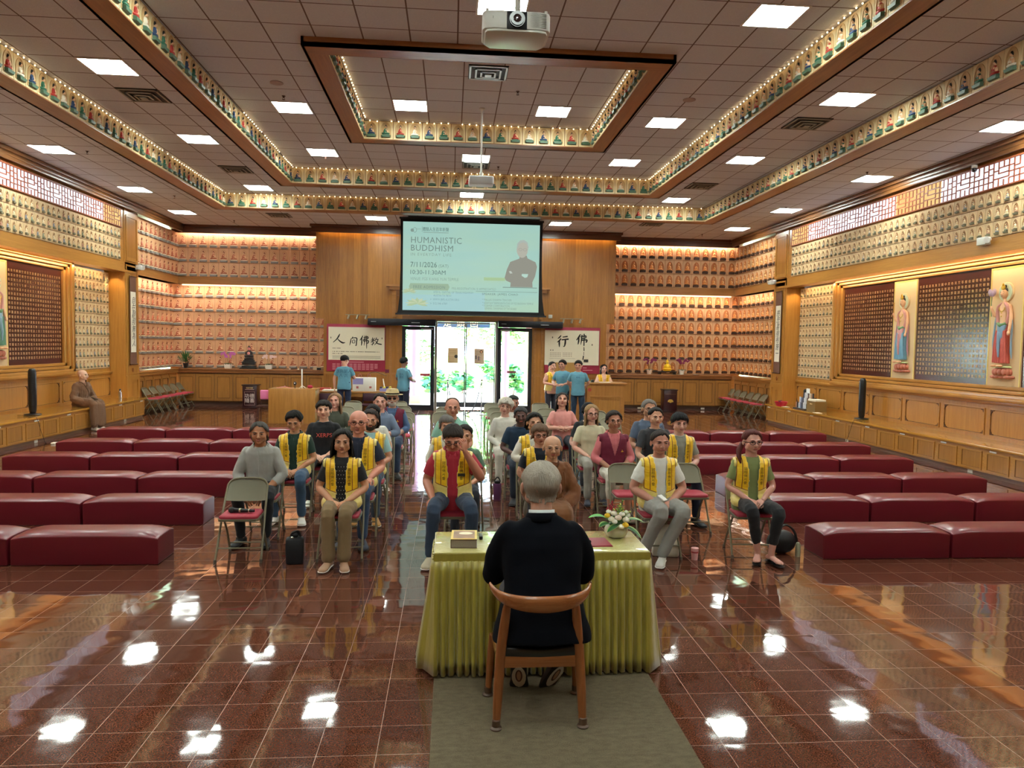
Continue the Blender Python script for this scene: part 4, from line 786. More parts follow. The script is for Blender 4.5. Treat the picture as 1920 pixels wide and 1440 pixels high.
# ------------------------------------------------------------------ kneeling benches
VIN = P('#6c1a26', .3, var=.04, vscale=2, coat=.1)
def kneeler(L, label, x, y):
    """soft vinyl bench segment with puckered top corners; origin at the front left floor corner"""
    D, H, nx, ny = .40, .265, 22, 10; me = bpy.data.meshes.new('kneeling_bench'); bm = bmesh.new()
    bmesh.ops.create_cube(bm, size=1, matrix=Matrix.Translation((L/2, D/2, H/2)) @ Matrix.Diagonal((L, D, H, 1)))
    bmesh.ops.subdivide_edges(bm, edges=bm.edges, cuts=9, use_grid_fill=True)
    for v in bm.verts:
        ex = max(0, min(v.co.x, L-v.co.x)); ey = max(0, min(v.co.y, D-v.co.y))
        if v.co.z > H*.99:
            v.co.z += .03*min(1, ex/.12)**.5*min(1, ey/.1)**.5-.012*(ex < .02)*(1)-.012*math.exp(-(ex-.06)**2/.002)*math.exp(-(ey)**2/.004)
        v.co.z -= .014*math.exp(-((v.co.z-H)**2+ey**2+ex**2)/.0015)
        if ex < .001: v.co.x += .006*(1 if v.co.x < L/2 else -1)
        if 0.02 < v.co.z < H*.97 and ey < .001: v.co.y -= .010*math.sin(v.co.z/H*math.pi)*min(1, ex/.1)*(1 if v.co.y < D/2 else -1)
    bm.to_mesh(me); bm.free()
    o = link_mesh('kneeling_bench', me, VIN, loc=(x, y, 0), ang=180); mod = o.modifiers.new('b', 'BEVEL'); mod.width = .016; mod.segments = 3; mod.limit_method = 'ANGLE'; mod.angle_limit = R_(50)
    mod = o.modifiers.new('s', 'SUBSURF'); mod.levels = mod.render_levels = 1
    return tag(o, label, 'bench', 'red vinyl kneeling benches')
rows = ['nearest', 'second nearest', 'third nearest', 'third farthest', 'second farthest', 'farthest']
YB = [6.83, 8.3, 9.78, 11.48, 13.1, 14.92]
LX = [[-2.6, -3.9, -5.2, -6.5], [-2.68, -3.98, -5.28, -6.58], [-2.74, -4.0, -5.28, -6.6], [-2.84, -4.1, -5.38, -6.64], [-2.9, -4.15, -5.42, -6.7], [-3.0, -4.28, -5.56, -6.86]]
RX = [[3.64, 4.97, 6.28, 7.58], [3.7, 5.0, 6.32, 7.6], [3.78, 5.06, 6.34, 7.62], [3.82, 5.08, 6.36, 7.64], [4.05, 5.32, 6.6, 7.86], [4.16, 5.42, 6.7, 7.96]]
for r in range(6):
    for k in range(3):
        pl = ['beside the seated audience', 'middle one of its row', 'outermost, toward the side wall'][k]
        kneeler(abs(LX[r][k+1]-LX[r][k])-.015, f'dark red vinyl bench segment left side, {rows[r]} row, {pl}', LX[r][k+1], YB[r]); kneeler(RX[r][k+1]-RX[r][k]-.015, f'dark red vinyl bench segment right side, {rows[r]} row, {pl}', RX[r][k], YB[r])
# ------------------------------------------------------------------ folding chair
STL = P('#77725a', .38, .25); STP = P('#736f59', .4, .2); CUS = P('#a3283c', .6, bump=.1, bscale=30)
def make_chair():
    t = thing('folding_chair', 'x', 'chair', (0, 0, -50)); r = .0115; t['group'] = 'grey steel folding chairs'
    # faces -Y, feet z=0; front legs rise into the back hoop
    f = MB(); hoop = [(-.215, -.20, .012)]
    hoop += [(-.205, .02, .40), (-.195, .185, .655)]; top = [(-.185, .21, .70), (-.15, .225, .735), (-.08, .232, .75), (.08, .232, .75), (.15, .225, .735), (.185, .21, .70)]
    hoop += top+[(.195, .185, .655), (.205, .02, .40), (.215, -.20, .012)]
    f.tube(smooth_path(hoop, 4), r, 8); f.build('front_frame', STL, t)
    q = MB()
    for s in (-1, 1): q.tube([(s*.185, .235, .012), (s*.178, .10, .24), (s*.172, -.06, .43)], r, 8)
    q.tube([(-.172, -.06, .43), (.172, -.06, .43)], r, 8); q.build('rear_legs', STL, t)
    b = MB(); n = 10; za, zb = .535, .735
    for side in (0, .005):
        pass
    rs = []
    for i in range(n+1):
        u = i/n*2-1; x = u*.19; bow = .03*(1-u*u); rr = []
        for (z, y) in ((za, .105), (zb-.02, .205), (zb, .213)):
            k = 1-.12*max(0, abs(u)-.8)*5*(z == zb); rr.append((x, y+bow+.0, z-(.03*max(0, abs(u)-.75)*4 if z > .7 else -.012*u*u)))
        rs.append(rr+[(p[0], p[1]+.006, p[2]) for p in reversed(rr)])
    b.rings(rs); b.build('backrest', STP, t, ang=50)
    s = MB(); s.prism([(-.17, -.21), (.17, -.21), (.19, -.18), (.185, .12), (.15, .16), (-.15, .16), (-.185, .12), (-.19, -.18)], .405, .432); s.build('seat_pan', STP, t, bevel=.006)
    c = MB(); pts = [(-.155, -.205), (.155, -.205), (.18, -.18), (.175, .09), (.14, .125), (-.14, .125), (-.175, .09), (-.18, -.18)]
    c.rings([[(a*k, (b_+.04)*k-.04, z) for a, b_ in pts] for k, z in ((1, .432), (1.01, .448), (.97, .46), (.8, .466))]); c.build('seat_cushion', CUS, t, ang=60)
    x = MB(); x.tube([(-.211, -.135, .13), (.211, -.135, .13)], .008, 8); x.build('front_crossbar', STL, t)
    x = MB(); x.tube([(-.182, .19, .10), (.182, .19, .10)], .007, 8); x.build('rear_crossbar', STL, t)
    for a, b_ in ((-.215, -.2), (.215, -.2), (-.185, .235), (.185, .235)): MB().lathe([(.015, 0), (.015, .03), (.012, .034)], (a, b_, 0), 8).build('foot_cap', P('#4a483e', .7), t)
    for o in t.children: o.location = (0, 0, 0)
    return t
chair0 = make_chair(); used = [False]
def chair(x, y, label, rz=0., group=None, sc=.95):
    if not used[0]:
        used[0] = True; chair0.location = (x, y, 0); chair0.rotation_euler = (0, 0, rz); chair0.scale = (sc,)*3; chair0['label'] = label
        if group: chair0['group'] = group
        return chair0
    return dup(chair0, (x, y, 0), rz, label, group, sc)
RY = [7.06, 7.98, 8.92, 9.86, 10.8, 11.74, 12.7]     # audience rows
chair(-1.93, 7.05, 'empty grey folding chair front left with a microphone on its red seat', .03)
for x, y, l in ((1.98, 7.98, 'empty grey folding chair just left of the woman in white tee, its back half hidden'), (2.66, 7.98, 'empty grey folding chair between the two yellow vested women at the right front'),
    (-1.78, 10.75, 'empty grey folding chair behind the man in the black printed tee'),
    (-2.0, 13.0, 'empty grey folding chair right behind the woman in olive, front one'), (-2.1, 13.95, 'empty grey folding chair behind the woman in olive, second of four'), (-2.14, 15.1, 'empty grey folding chair behind the woman in olive, third of four'), (-2.16, 16.5, 'empty grey folding chair behind the woman in olive, farthest of four'),
    (-.86, 13.0, 'empty grey folding chair behind the man in the straw hat, front one'), (-.86, 14.0, 'empty grey folding chair behind the man in the straw hat, second'), (-1.0, 15.3, 'empty grey folding chair behind the man in the straw hat, third'), (-1.16, 16.6, 'empty grey folding chair behind the man in the straw hat, farthest'),
    (-.15, 14.0, 'empty grey folding chair behind the man in mint shirt, nearer one'), (-.1, 15.2, 'empty grey folding chair behind the man in mint shirt, farther one'),
    (.93, 13.1, 'empty grey folding chair behind the white haired woman, front one'), (.97, 14.15, 'empty grey folding chair behind the white haired woman, second'), (.965, 15.2, 'empty grey folding chair behind the white haired woman, third'), (.95, 16.3, 'empty grey folding chair behind the white haired woman, farthest'),
    (1.72, 12.1, 'empty grey folding chair left of the woman in pink tee, front one'), (1.85, 13.5, 'empty grey folding chair left of the woman in pink tee, second'), (2.0, 15.05, 'empty grey folding chair left of the woman in pink tee, third'), (2.04, 16.45, 'empty grey folding chair left of the woman in pink tee, farthest'),
    (2.95, 13.2, 'empty grey folding chair between the pink tee woman and the desk, nearer'), (2.98, 14.6, 'empty grey folding chair between the pink tee woman and the desk, farther')): chair(x, y, l)
for q in range(6):
    w = ['nearest the camera', 'second nearest', 'third nearest', 'third farthest', 'second farthest', 'farthest'][q]
    chair(-8.02, 20.62+q*.5, f'grey folding chair in the left alcove row along the wall, {w}', R_(90), 'folding chairs lined up along the alcove walls'); chair(8.88, 20.66+q*.495, f'grey folding chair in the right alcove row along the wall, {w}', R_(-90), 'folding chairs lined up along the alcove walls')
# microphone on the front chair
def mic(name, label, loc, rz, parent=None, rx=0):
    t = thing(name, label, 'microphone', loc, rz); t.rotation_euler = (rx, 0, rz)
    m = MB(); m.tube([(0, 0, 0), (.06, 0, 0), (.13, 0, 0), (.19, 0, 0)], [.013, .016, .019, .021], 12); m.build('handle', P('#141518', .35), t)
    m = MB(); m.tube([(.045, 0, 0), (.052, 0, 0)], .0175, 12).tube([(.125, 0, 0), (.14, 0, 0)], .0212, 12); m.build('ring', P('#d9c8a0', .3, .8), t)
    MB().ball((.215, 0, .002), .032, .027, .027).build('mesh_head', P('#1b1b1d', .5, bump=.6, bscale=300), t); return t
mic('microphone', 'black wireless microphone lying on the red seat of the empty front left chair', (-1.80, 6.95, .466), R_(172))
# ------------------------------------------------------------------ speaker's table, cloth, chair, carpet
g = NT('green_brown_carpet'); n1 = g.noise(g.tc.outputs['Object'], 160, 4, .8); n2 = g.noise(g.map((6, 12, 3)), 3, 3)
g.set(g.b.inputs['Base Color'], g.mix(g.math('MULTIPLY_ADD', g.math('SUBTRACT', n1, .5), 1.6, g.math('MULTIPLY', n2, .9)), srgb('#4f4531'), srgb('#7d7056'))); g.b.inputs['Roughness'].default_value = .95; g.bump(n1, .7, .004)
tag(MB().box(-.08, 1.2, 0, 1.25, 4.62, .012).build('carpet_runner', g.m), 'olive brown carpet runner under the speaker chair and table', 'carpet')
TX0, TX1, TY0, TY1, TH = -.085, 1.265, 4.51, 5.02, .752
t = thing('speaker_table', 'small folding table hidden under the pleated gold cloth', 'table', ((TX0+TX1)/2, (TY0+TY1)/2, 0))
W2 = (TX1-TX0)/2-.015; D2 = (TY1-TY0)/2-.015; MB().box(-W2, -D2, TH-.03, W2, D2, TH-.004).build('tabletop', P('#b9b2a0', .5), t)
for a in (-1, 1):
    for b in (-1, 1): MB().tube([(a*(W2-.06), b*(D2-.05), 0), (a*(W2-.06), b*(D2-.05), TH-.03)], .014, 8).build('leg', STL, t)
g = NT('gold_satin'); n1 = g.noise(g.map((14, 14, 1.2)), 2.2, 3); g.set(g.b.inputs['Base Color'], g.mix(n1, srgb('#8a7c1e'), srgb('#b8a83c'))); g.b.inputs['Roughness'].default_value = .3; g.b.inputs['Sheen Weight'].default_value = .4; g.b.inputs['Specular IOR Level'].default_value = .8
g.bump(g.noise(g.map((9, 9, 3)), 5, 3), .35, .01); SAT = g.m
g = NT('pearly_cloth'); n1 = g.noise(g.map((5, 9, 5)), 4, 4, .6, 1.5); g.set(g.b.inputs['Base Color'], g.mix(n1, srgb('#b3a850'), srgb('#d9d49a'))); g.b.inputs['Roughness'].default_value = .2; g.b.inputs['Coat Weight'].default_value = .6; g.bump(n1, .5, .006); PEARL = g.m
t = thing('table_skirt', 'pleated olive gold satin cloth covering the speaker table', 'tablecloth', ((TX0+TX1)/2, (TY0+TY1)/2, 0))
W2 = (TX1-TX0)/2; D2 = (TY1-TY0)/2
MB().box(-W2, -D2, TH-.003, W2, D2, TH+.006).build('top_cloth', PEARL, t, bevel=.004)
MB().box(-W2-.006, -D2-.006, TH-.05, W2+.006, -D2, TH).box(-W2-.006, D2, TH-.05, W2+.006, D2+.006, TH).box(-W2-.006, -D2, TH-.05, -W2, D2, TH).box(W2, -D2, TH-.05, W2+.006, D2, TH).build('band', SAT, t)
per = []; step = .0068
for (ax, ay, bx, by) in ((-W2, -D2, W2, -D2), (W2, -D2, W2, D2), (W2, D2, -W2, D2), (-W2, D2, -W2, -D2)):
    L = math.hypot(bx-ax, by-ay); n = int(L/step)
    for i in range(n): per.append((ax+(bx-ax)*i/n, ay+(by-ay)*i/n, (by-ay)/L, -(bx-ax)/L))
mb = MB(); rs = []; nP = len(per); ph = [0.]
for i in range(nP): ph.append(ph[-1]+step/(.050+.034*noise.noise((i*.045, 3, 1)))*2*math.pi)
for j in range(9):
    k = j/8; ring = []
    for i, (x, y, nx, ny) in enumerate(per):
        a = ph[i]; w = math.sin(a)+.45*math.sin(2*a+1+k*.6)+.3*noise.noise((i*.03, 1, k)); flare = .014+.085*k**1.2+.022*k*noise.noise((x*3, y*3, 5)); amp = .007+.018*k**.7
        c = .5+.5*noise.noise((x*5, y*5, 9)); off = flare+amp*w*(.7+.5*c)
        ring.append((x+nx*off*1., y+ny*off, TH-.045-(TH-.07-.004*math.sin(a*.5))*k))
    rs.append(ring)
mb.rings(rs, cap=False); o = mb.build('pleated_skirt', SAT, t, ang=0); o.data.polygons.foreach_set('use_smooth', [True]*len(o.data.polygons))
m = o.modifiers.new('t', 'SOLIDIFY'); m.thickness = .002
# things on the table
t = thing('thick_book', 'very thick book with a yellow bordered picture cover at the left end of the table', 'book', (.10, 4.72, TH+.006), R_(-2))
MB().box(-.083, -.115, 0, .083, .115, .004).box(-.083, -.115, .052, .083, .115, .057).box(-.083, -.115, 0, -.079, .115, .057).build('cover', P('#5a3a2a', .5), t); MB().box(-.079, -.112, .004, .08, .112, .052).build('pages', P('#9c8f80', .8, bump=.3, bscale=200), t)
MB().box(-.083, -.115, .057, .083, .115, .0578).build('yellow_border', P('#d8b52c', .3), t); MB().box(-.068, -.095, .0578, .068, .095, .0584).build('cover_picture', P('#9a6a44', .4, var=.9, vscale=14), t)
MB().lathe([(.03, 0), (.045, .0004)], (.01, .03, .0584), 16, sx=1, sy=.7).build('cover_figure', P('#e9d9b8', .4, var=.3, vscale=30), t)
tag(MB().box(.20, 4.80, TH+.006, .225, 4.90, TH+.03).build('spectacle_case', P('#111214', .3), bevel=.006), 'small black case just behind the thick book', 'case')
t = thing('red_folder', 'dark red folder lying on the table beside the speaker right arm', 'folder', (.93, 4.72, TH+.006), R_(3)); MB().box(-.11, -.105, 0, .12, .105, .003).box(-.108, -.1, .003, .118, .1, .006).build('cover', P('#8e1f33', .5), t)
mic('microphone', 'black microphone resting on the red folder on the table', (.905, 4.635, TH+.033), R_(112))
# flower bowl
t = thing('flower_bowl', 'white ceramic bowl with white roses, yellow tulips and striped leaves on the table', 'flower arrangement', (1.13, 4.86, TH+.006)); CER = P('#e4e2d2', .25, coat=.4)
b = MB(); rs = []
for r, z in ((.045, 0), (.066, .012), (.078, .04), (.078, .062), (.068, .085), (.06, .09), (.052, .085), (.03, .05)):
    rs.append([((r*(1+.05*math.cos(6*a)))*math.cos(a), (r*(1+.05*math.cos(6*a)))*math.sin(a)*.9, z) for a in [2*math.pi*k/30 for k in range(30)]])
b.rings(rs); b.build('bowl', CER, t, ang=80); MB().ball((0, 0, .075), .052, .05, .03).build('foam', P('#3f5a30', .9), t)
def leaf_mesh(mb, p0, p1, p2, w, mi=0):
    pts = bez(p0, p1, p2, 8); d = pts[-1]-pts[0]; sd_ = V3((d.y, -d.x, 0)).normalized() if abs(d.x)+abs(d.y) > 1e-4 else V3((1, 0, 0)); vs = []; n = len(pts)
    for i, p in enumerate(pts):
        k = math.sin(math.pi*min(1, (i+.15)/(n-1+.15)))**.7; up = V3((0, 0, w*.25*k)); vs += [p-sd_*w*k+up, p-sd_*w*k*.7+up*.6, p, p+sd_*w*k*.7+up*.6, p+sd_*w*k+up]
    for i in range(n-1):
        for c, m_ in ((0, 1), (1, 0), (2, 0), (3, 1)): mb.add([vs[i*5+c], vs[i*5+c+1], vs[i*5+5+c+1], vs[i*5+5+c]], [(0, 1, 2, 3)], m_ if mi == 0 else mi)
LG, LE = P('#2f6a34', .45), P('#a9c87a', .5)
for (p0, p1, p2, w, nm) in (((-.03, 0, .09), (-.1, -.02, .17), (-.2, -.02, .135), .04, 1), ((-.03, -.02, .09), (-.08, -.06, .12), (-.14, -.1, .09), .036, 0), ((.03, -.01, .09), (.1, -.02, .15), (.19, -.03, .10), .036, 0), ((.02, -.03, .08), (.09, -.08, .09), (.15, -.11, .01), .034, 0), ((0, -.03, .09), (-.02, -.08, .1), (-.09, -.12, .06), .03, 0)):
    mb = MB(); leaf_mesh(mb, p0, p1, p2, w, 0 if nm == 0 else 0); mb.build('leaf', [P('#3f9a3a', .45), P('#5ab04a', .5)] if nm else [LG, LE], t, ang=180)
def rose(c, r, col, n=3):
    mb = MB(); c = V3(c); mb.ball(c, r*.55, r*.55, r*.7, 10, 7)
    for k in range(n):
        for q in range(5):
            a = q*1.256+k*.6; rr = r*(.45+.2*k); d = V3((math.cos(a), math.sin(a), 0)); u = V3((-d.y, d.x, 0)); h = r*(.75-.12*k)
            vs = []
            for i in range(4):
                for j in range(4):
                    s = (j/3*2-1); z = -r*.6+i/3*(h+r*.5); k2 = math.sin(math.pi*(i+.6)/4.2)
                    vs.append(c+d*(rr*(.7+.4*k2)-rr*.25*s*s)+u*s*rr*.8*k2+V3((0, 0, z)))
            mb.add(vs, [(i*4+j, i*4+j+1, i*4+4+j+1, i*4+4+j) for i in range(3) for j in range(3)])
    mb.build('blossom', P(col, .6), t, ang=180)
for c, r, col in (((-.07, -.03, .155), .022, '#f0c428'), ((-.045, -.045, .135), .024, '#efe6cf'), ((-.02, -.01, .165), .024, '#f3efe0'), ((.0, -.05, .145), .026, '#f2dccb'), ((.03, -.03, .165), .022, '#f3efe2'), ((.055, -.045, .13), .026, '#f4efdc'), ((.045, -.07, .10), .024, '#f1c92c'), ((.015, -.075, .09), .022, '#f6f0da'), ((.075, .0, .15), .022, '#eef0e0'), ((-.05, .02, .17), .02, '#f0f0e6'), ((.06, -.02, .175), .018, '#e9efd0'), ((-.025, -.06, .12), .02, '#f7f2e4')): rose(c, r, col)
bd = MB(); stm = MB()
for q in range(46):
    a = rnd.uniform(0, 6.28); h = rnd.uniform(.12, .21); r = rnd.uniform(0, .09); p = (.03+r*math.cos(a)*.8, r*math.sin(a)*.6, h+.04*(r < .03)); bd.ball(p, .006, nu=6, nv=4, mi=q % 2); stm.tube([(0, 0, .08), p], .0012, 4)
bd.build('buds', [P('#cfd86a', .6), P('#5f9a3a', .6)], t); stm.build('stems', P('#4a8a3c', .6), t)
for q, (x, y, h) in enumerate(((-.05, .02, .215), (-.028, .03, .235), (-.005, .02, .205), (-.06, .04, .19))):
    m = MB(); m.tube([(0, 0, .08), (x*.8, y, .15), (x, y, h)], .0025, 5)
    for k in range(7): m.ball((x*(.85+.02*k)+rnd.uniform(-.008, .008), y, h-k*.011), .007, nu=6, nv=4, mi=1)
    m.build('red_berry_spray', [P('#5a2a1a', .6), P('#a31f30', .5)], t)
# speaker's wooden chair (seen from behind); faces +Y
WD = wood('z', '#a8683a', '#7a4322', .28, coat=.5, name='teak'); WDX = wood('x', '#b0703f', '#824826', .26, coat=.6, name='teak')
t = thing('wooden_armless_chair', 'teak chair with curved horn shaped backrest and black leather seat holding the speaker', 'chair', (.495, 3.98, 0))
K = .95
def ch_leg(pts, rad): 
    m = MB(); m.tube(smooth_path([(a*K, b*K, c*K) for a, b, c in pts], 5), rad, 12); return m
for s in (-1, 1):
    P5 = [(s*.245, -.19, .01), (s*.236, -.17, .2), (s*.222, -.15, .42), (s*.2, -.165, .64), (s*.19, -.185, .735)]; n = 21
    ch_leg(P5, [.017+.011*math.sin(math.pi*min(1, i/20*1.05))**.8 for i in range(n)]).build('rear_leg', WD, t)
    ch_leg([(s*.27, .215, .01), (s*.262, .20, .2), (s*.245, .185, .40)], [.016+.009*i/10 for i in range(11)]).build('front_leg', WD, t)
for a, b in ((-.245, -.19), (.245, -.19), (-.27, .215), (.27, .215)): MB().lathe([(.031, 0), (.033, .008), (.028, .014), (.022, .016), (.022, .05), (.019, .054)], (a*K, b*K, .012), 16).build('foot_glide', P('#5a4434', .4), t)
m = MB(); pts = []; rr = []; fl = []
N_ = 28; rs = []
for i in range(N_+1):
    u = i/N_*2-1; a = u*1.25; x = .285*math.sin(a)/math.sin(1.25); y = -.205-.075*math.cos(a)+.12*(u*u)**1.4; z = .768+.028*u*u+.012*abs(u)**6
    hh = .044*(1-.74*abs(u)**1.9)*1.0+.006; th = .019-.006*abs(u)**2; ang = math.atan2(math.cos(a)*.3, 1)
    T_ = V3((math.cos(u*.95), .55*math.sin(u*1.3), 0)).normalized(); nrm = V3((-T_.y, T_.x, 0)); ring = []
    for k in range(12):
        q = 2*math.pi*k/12; zz = math.sin(q)*hh; zz = zz*(1.15 if zz < 0 else .75); ring.append(((x+nrm.x*math.cos(q)*th)*K, (y+nrm.y*math.cos(q)*th)*K, (z+zz-.012*(1-u*u))*K))
    rs.append(ring)
m.rings(rs); m.build('backrest', WDX, t, ang=180)
m = MB()
for (a, b, c, d) in ((-.222, -.165, .222, -.135), (-.245, .17, .245, .2)): m.box(a*K, b*K, .345*K, c*K, d*K, .415*K)
for s in (-1, 1): m.add([V3(p)*K for p in [(s*.21, -.15, .36), (s*.235, -.15, .36), (s*.26, .19, .36), (s*.235, .19, .36), (s*.21, -.15, .415), (s*.235, -.15, .415), (s*.26, .19, .415), (s*.235, .19, .415)]], [(0, 1, 2, 3), (4, 5, 6, 7), (0, 1, 5, 4), (1, 2, 6, 5), (2, 3, 7, 6), (3, 0, 4, 7)])
m.build('seat_rail', WDX, t, bevel=.008)
m = MB(); rs = []
for j, (k, z) in enumerate(((.97, .405), (1.0, .425), (.99, .445), (.93, .455))):
    rs.append([(x*k*K, ((y)*k+.01)*K, (z+.02*(abs(x)/.22)**2*(z > .43))*K) for x, y in [(-.208, -.175), (-.1, -.178), (0, -.18), (.1, -.178), (.208, -.175), (.24, .0), (.25, .19), (.1, .205), (-.1, .205), (-.25, .19), (-.24, .0)]])
m.rings(rs); m.build('seat_cushion', P('#11151a', .28, coat=.3), t, ang=60)
# ------------------------------------------------------------------ desks, podium, donation boxes
def desk(name, label, x0, x1, y0, y1, h, cat='desk'):
    t = thing(name, label, cat, (x0, y0, 0)); w, d = x1-x0, y1-y0
    MB().box(0, 0, h-.04, w, d, h).build('desktop', OX, t, bevel=.006); MB().box(.04, .02, h-.14, w-.04, .05, h-.04).build('apron', OX, t)
    for a in (0, w-.04): MB().box(a, .02, 0, a+.04, d-.02, h-.04).build('end_panel', OZ, t)
    MB().box(.04, d-.06, .1, w-.04, d-.03, h-.14).build('modesty_panel', OZ, t); return t
desk('reception_desk', 'long oak desk left of the doors behind the standing volunteers', -4.25, -1.55, 19.55, 20.25, .74)
tag(MB().box(-4.45, 18.5, 0, -3.32, 18.56, .86).box(-4.45, 18.56, .82, -3.3, 19.1, .86).box(-4.45, 18.56, 0, -4.4, 19.1, .82).box(-3.37, 18.56, 0, -3.32, 19.1, .82).build('oak_side_table', wood('z', '#c08a44', '#96642a'), bevel=.004), 'plain light oak table with solid front at the left of the long desk', 'table')
def maroon_chair(x, y, label, rz=0):
    t = thing('folding_chair', label, 'chair', (x, y, 0), rz, 'dark maroon padded chairs'); M1, M2 = P('#3a1526', .6), P('#2a2526', .4, .4)
    b = MB(); pts = [(-.19, .0), (.19, .0), (.2, .03), (.2, .17), (.17, .2), (-.17, .2), (-.2, .17), (-.2, .03)]; b.prism(pts, -.02, .02, 'y'); b.v = [(p[0], p[1]+.19+.06*p[2], p[2]+.52) for p in b.v]; b.build('backrest', M1, t, bevel=.008)
    MB().box(-.2, -.2, .42, .2, .18, .46).build('seat', M1, t, bevel=.012)
    for s in (-1, 1):
        MB().tube([(s*.2, .24, .72), (s*.2, .19, .45), (s*.21, .24, 0)], .012, 8).build('leg', M2, t); MB().tube([(s*.2, -.12, .43), (s*.21, -.2, 0)], .012, 8).build('leg', M2, t)
maroon_chair(-3.2, 18.9, 'dark maroon chair back in front of the long desk, left of the standing volunteer'); maroon_chair(-2.05, 19.1, 'dark maroon chair back in front of the long desk, right of the standing volunteer'); maroon_chair(-3.82, 19.3, 'dark maroon chair half hidden beside the plain oak table')
t = thing('podium', 'oak podium with upright screen panel and white edge light behind two standing volunteers', 'podium', (2.62, 19.3, 0))
MB().box(.12, 0, 0, .85, .5, 1.08).build('body', OZ, t, bevel=.005); MB().box(0, .3, 1.08, .85, .34, 1.58).build('upright_panel', wood('z', '#b58a4e', '#96703c'), t); MB().box(.03, -.01, 0, .12, .06, 1.08).build('white_edge', P('#dfe3f0', .4), t); MB().box(0, 0, 1.08, .87, .3, 1.1).build('shelf', OX, t)
t = thing('registration_desk', 'oak desk with framed front panel in front of the seated woman at right', 'desk', (3.6, 19.2, 0))
MB().box(0, .02, 0, 1.0, .6, 1.02).build('body', OZ, t); MB().box(-.04, -.02, 1.02, 1.06, .64, 1.07).build('desktop', OX, t, bevel=.008)
fr = MB(); fr.box(.08, .0, .68, .95, .02, .72).box(.08, 0, .0, .14, .02, .68).box(.89, 0, 0, .95, .02, .68); fr.box(.2, .008, .02, .83, .02, .6, 1); fr.build('front_panel', [OX, wood('z', '#b98544', '#98672e')], t)
MB().lathe([(.05, 0), (.05, .004)], n=16).build('red_seal_mark', P('#b04a3c', .6), t).rotation_euler = (R_(90), 0, 0); t.children[-1].location = (.06, .018, .88)
for x, l in ((3.78, 'left'), (4.55, 'right')):
    pass
def small(name, label, cat, mb, mats, loc=None, **kw): return tag(mb.build(name, mats, loc=loc, **kw), label, cat)
small('desk_stapler', 'small black device at the left end of the registration desk', 'device', MB().box(3.72, 19.3, 1.07, 3.8, 19.4, 1.14), P('#141518', .4), bevel=.01)
small('paper_sheet', 'white paper sheet lying on the registration desk', 'paper', MB().box(3.95, 19.3, 1.07, 4.25, 19.5, 1.075), P('#e8e6de', .7))
def donation(x, y, label, gold):
    t = thing('donation_box', label, 'box', (x, y, 0), group='dark maroon donation boxes'); M1 = P('#300e16', .3, coat=.3)
    MB().box(-.21, 0, .04, .21, .34, .68).build('body', M1, t, bevel=.006); MB().box(-.235, -.02, .68, .235, .36, .71).box(-.22, -.01, 0, .22, .35, .04).build('cap_and_plinth', P('#24090f', .3), t, bevel=.005)
    G_ = P('#d9b25a', .3, .6)
    if gold:
        m = MB(); m.tube([(.0, -.006, .34), (0, 0, .34)], .05, 18)
        for q in range(7): m.ball((math.cos(q*.52)*.07, -.004, .33+math.sin(q*.52)*.05), .022, .006, .022, 8, 5)
        m.build('gold_emblem', G_, t); MB().box(-.17, -.004, .56, .17, 0, .565).build('slot_line', P('#8a6a50', .4), t)
    else:
        m = MB(); m.box(-.13, -.003, .56, .13, 0, .57)
        for (a, b, c, d) in ((-.15, .10, .15, .105), (-.15, .5, .15, .505), (-.15, .1, -.145, .5), (.145, .1, .15, .5)): m.box(a, -.003, b, c, 0, d)
        m.build('outline', P('#c9a5a0', .4), t); text_obj('characters', '功德\n隨喜', P('#e9dcd6', .5), t, (0, -.004, .3), size=.14, char=1.1); text_obj('title_line', '隨喜功德', P('#d8b878', .5), t, (0, -.004, .61), size=.05)
donation(-5.97, 22.55, 'maroon donation box with pale Chinese characters in front of the left back counter', False); donation(6.88, 22.6, 'maroon donation box with golden lotus emblem in front of the right back counter', True)
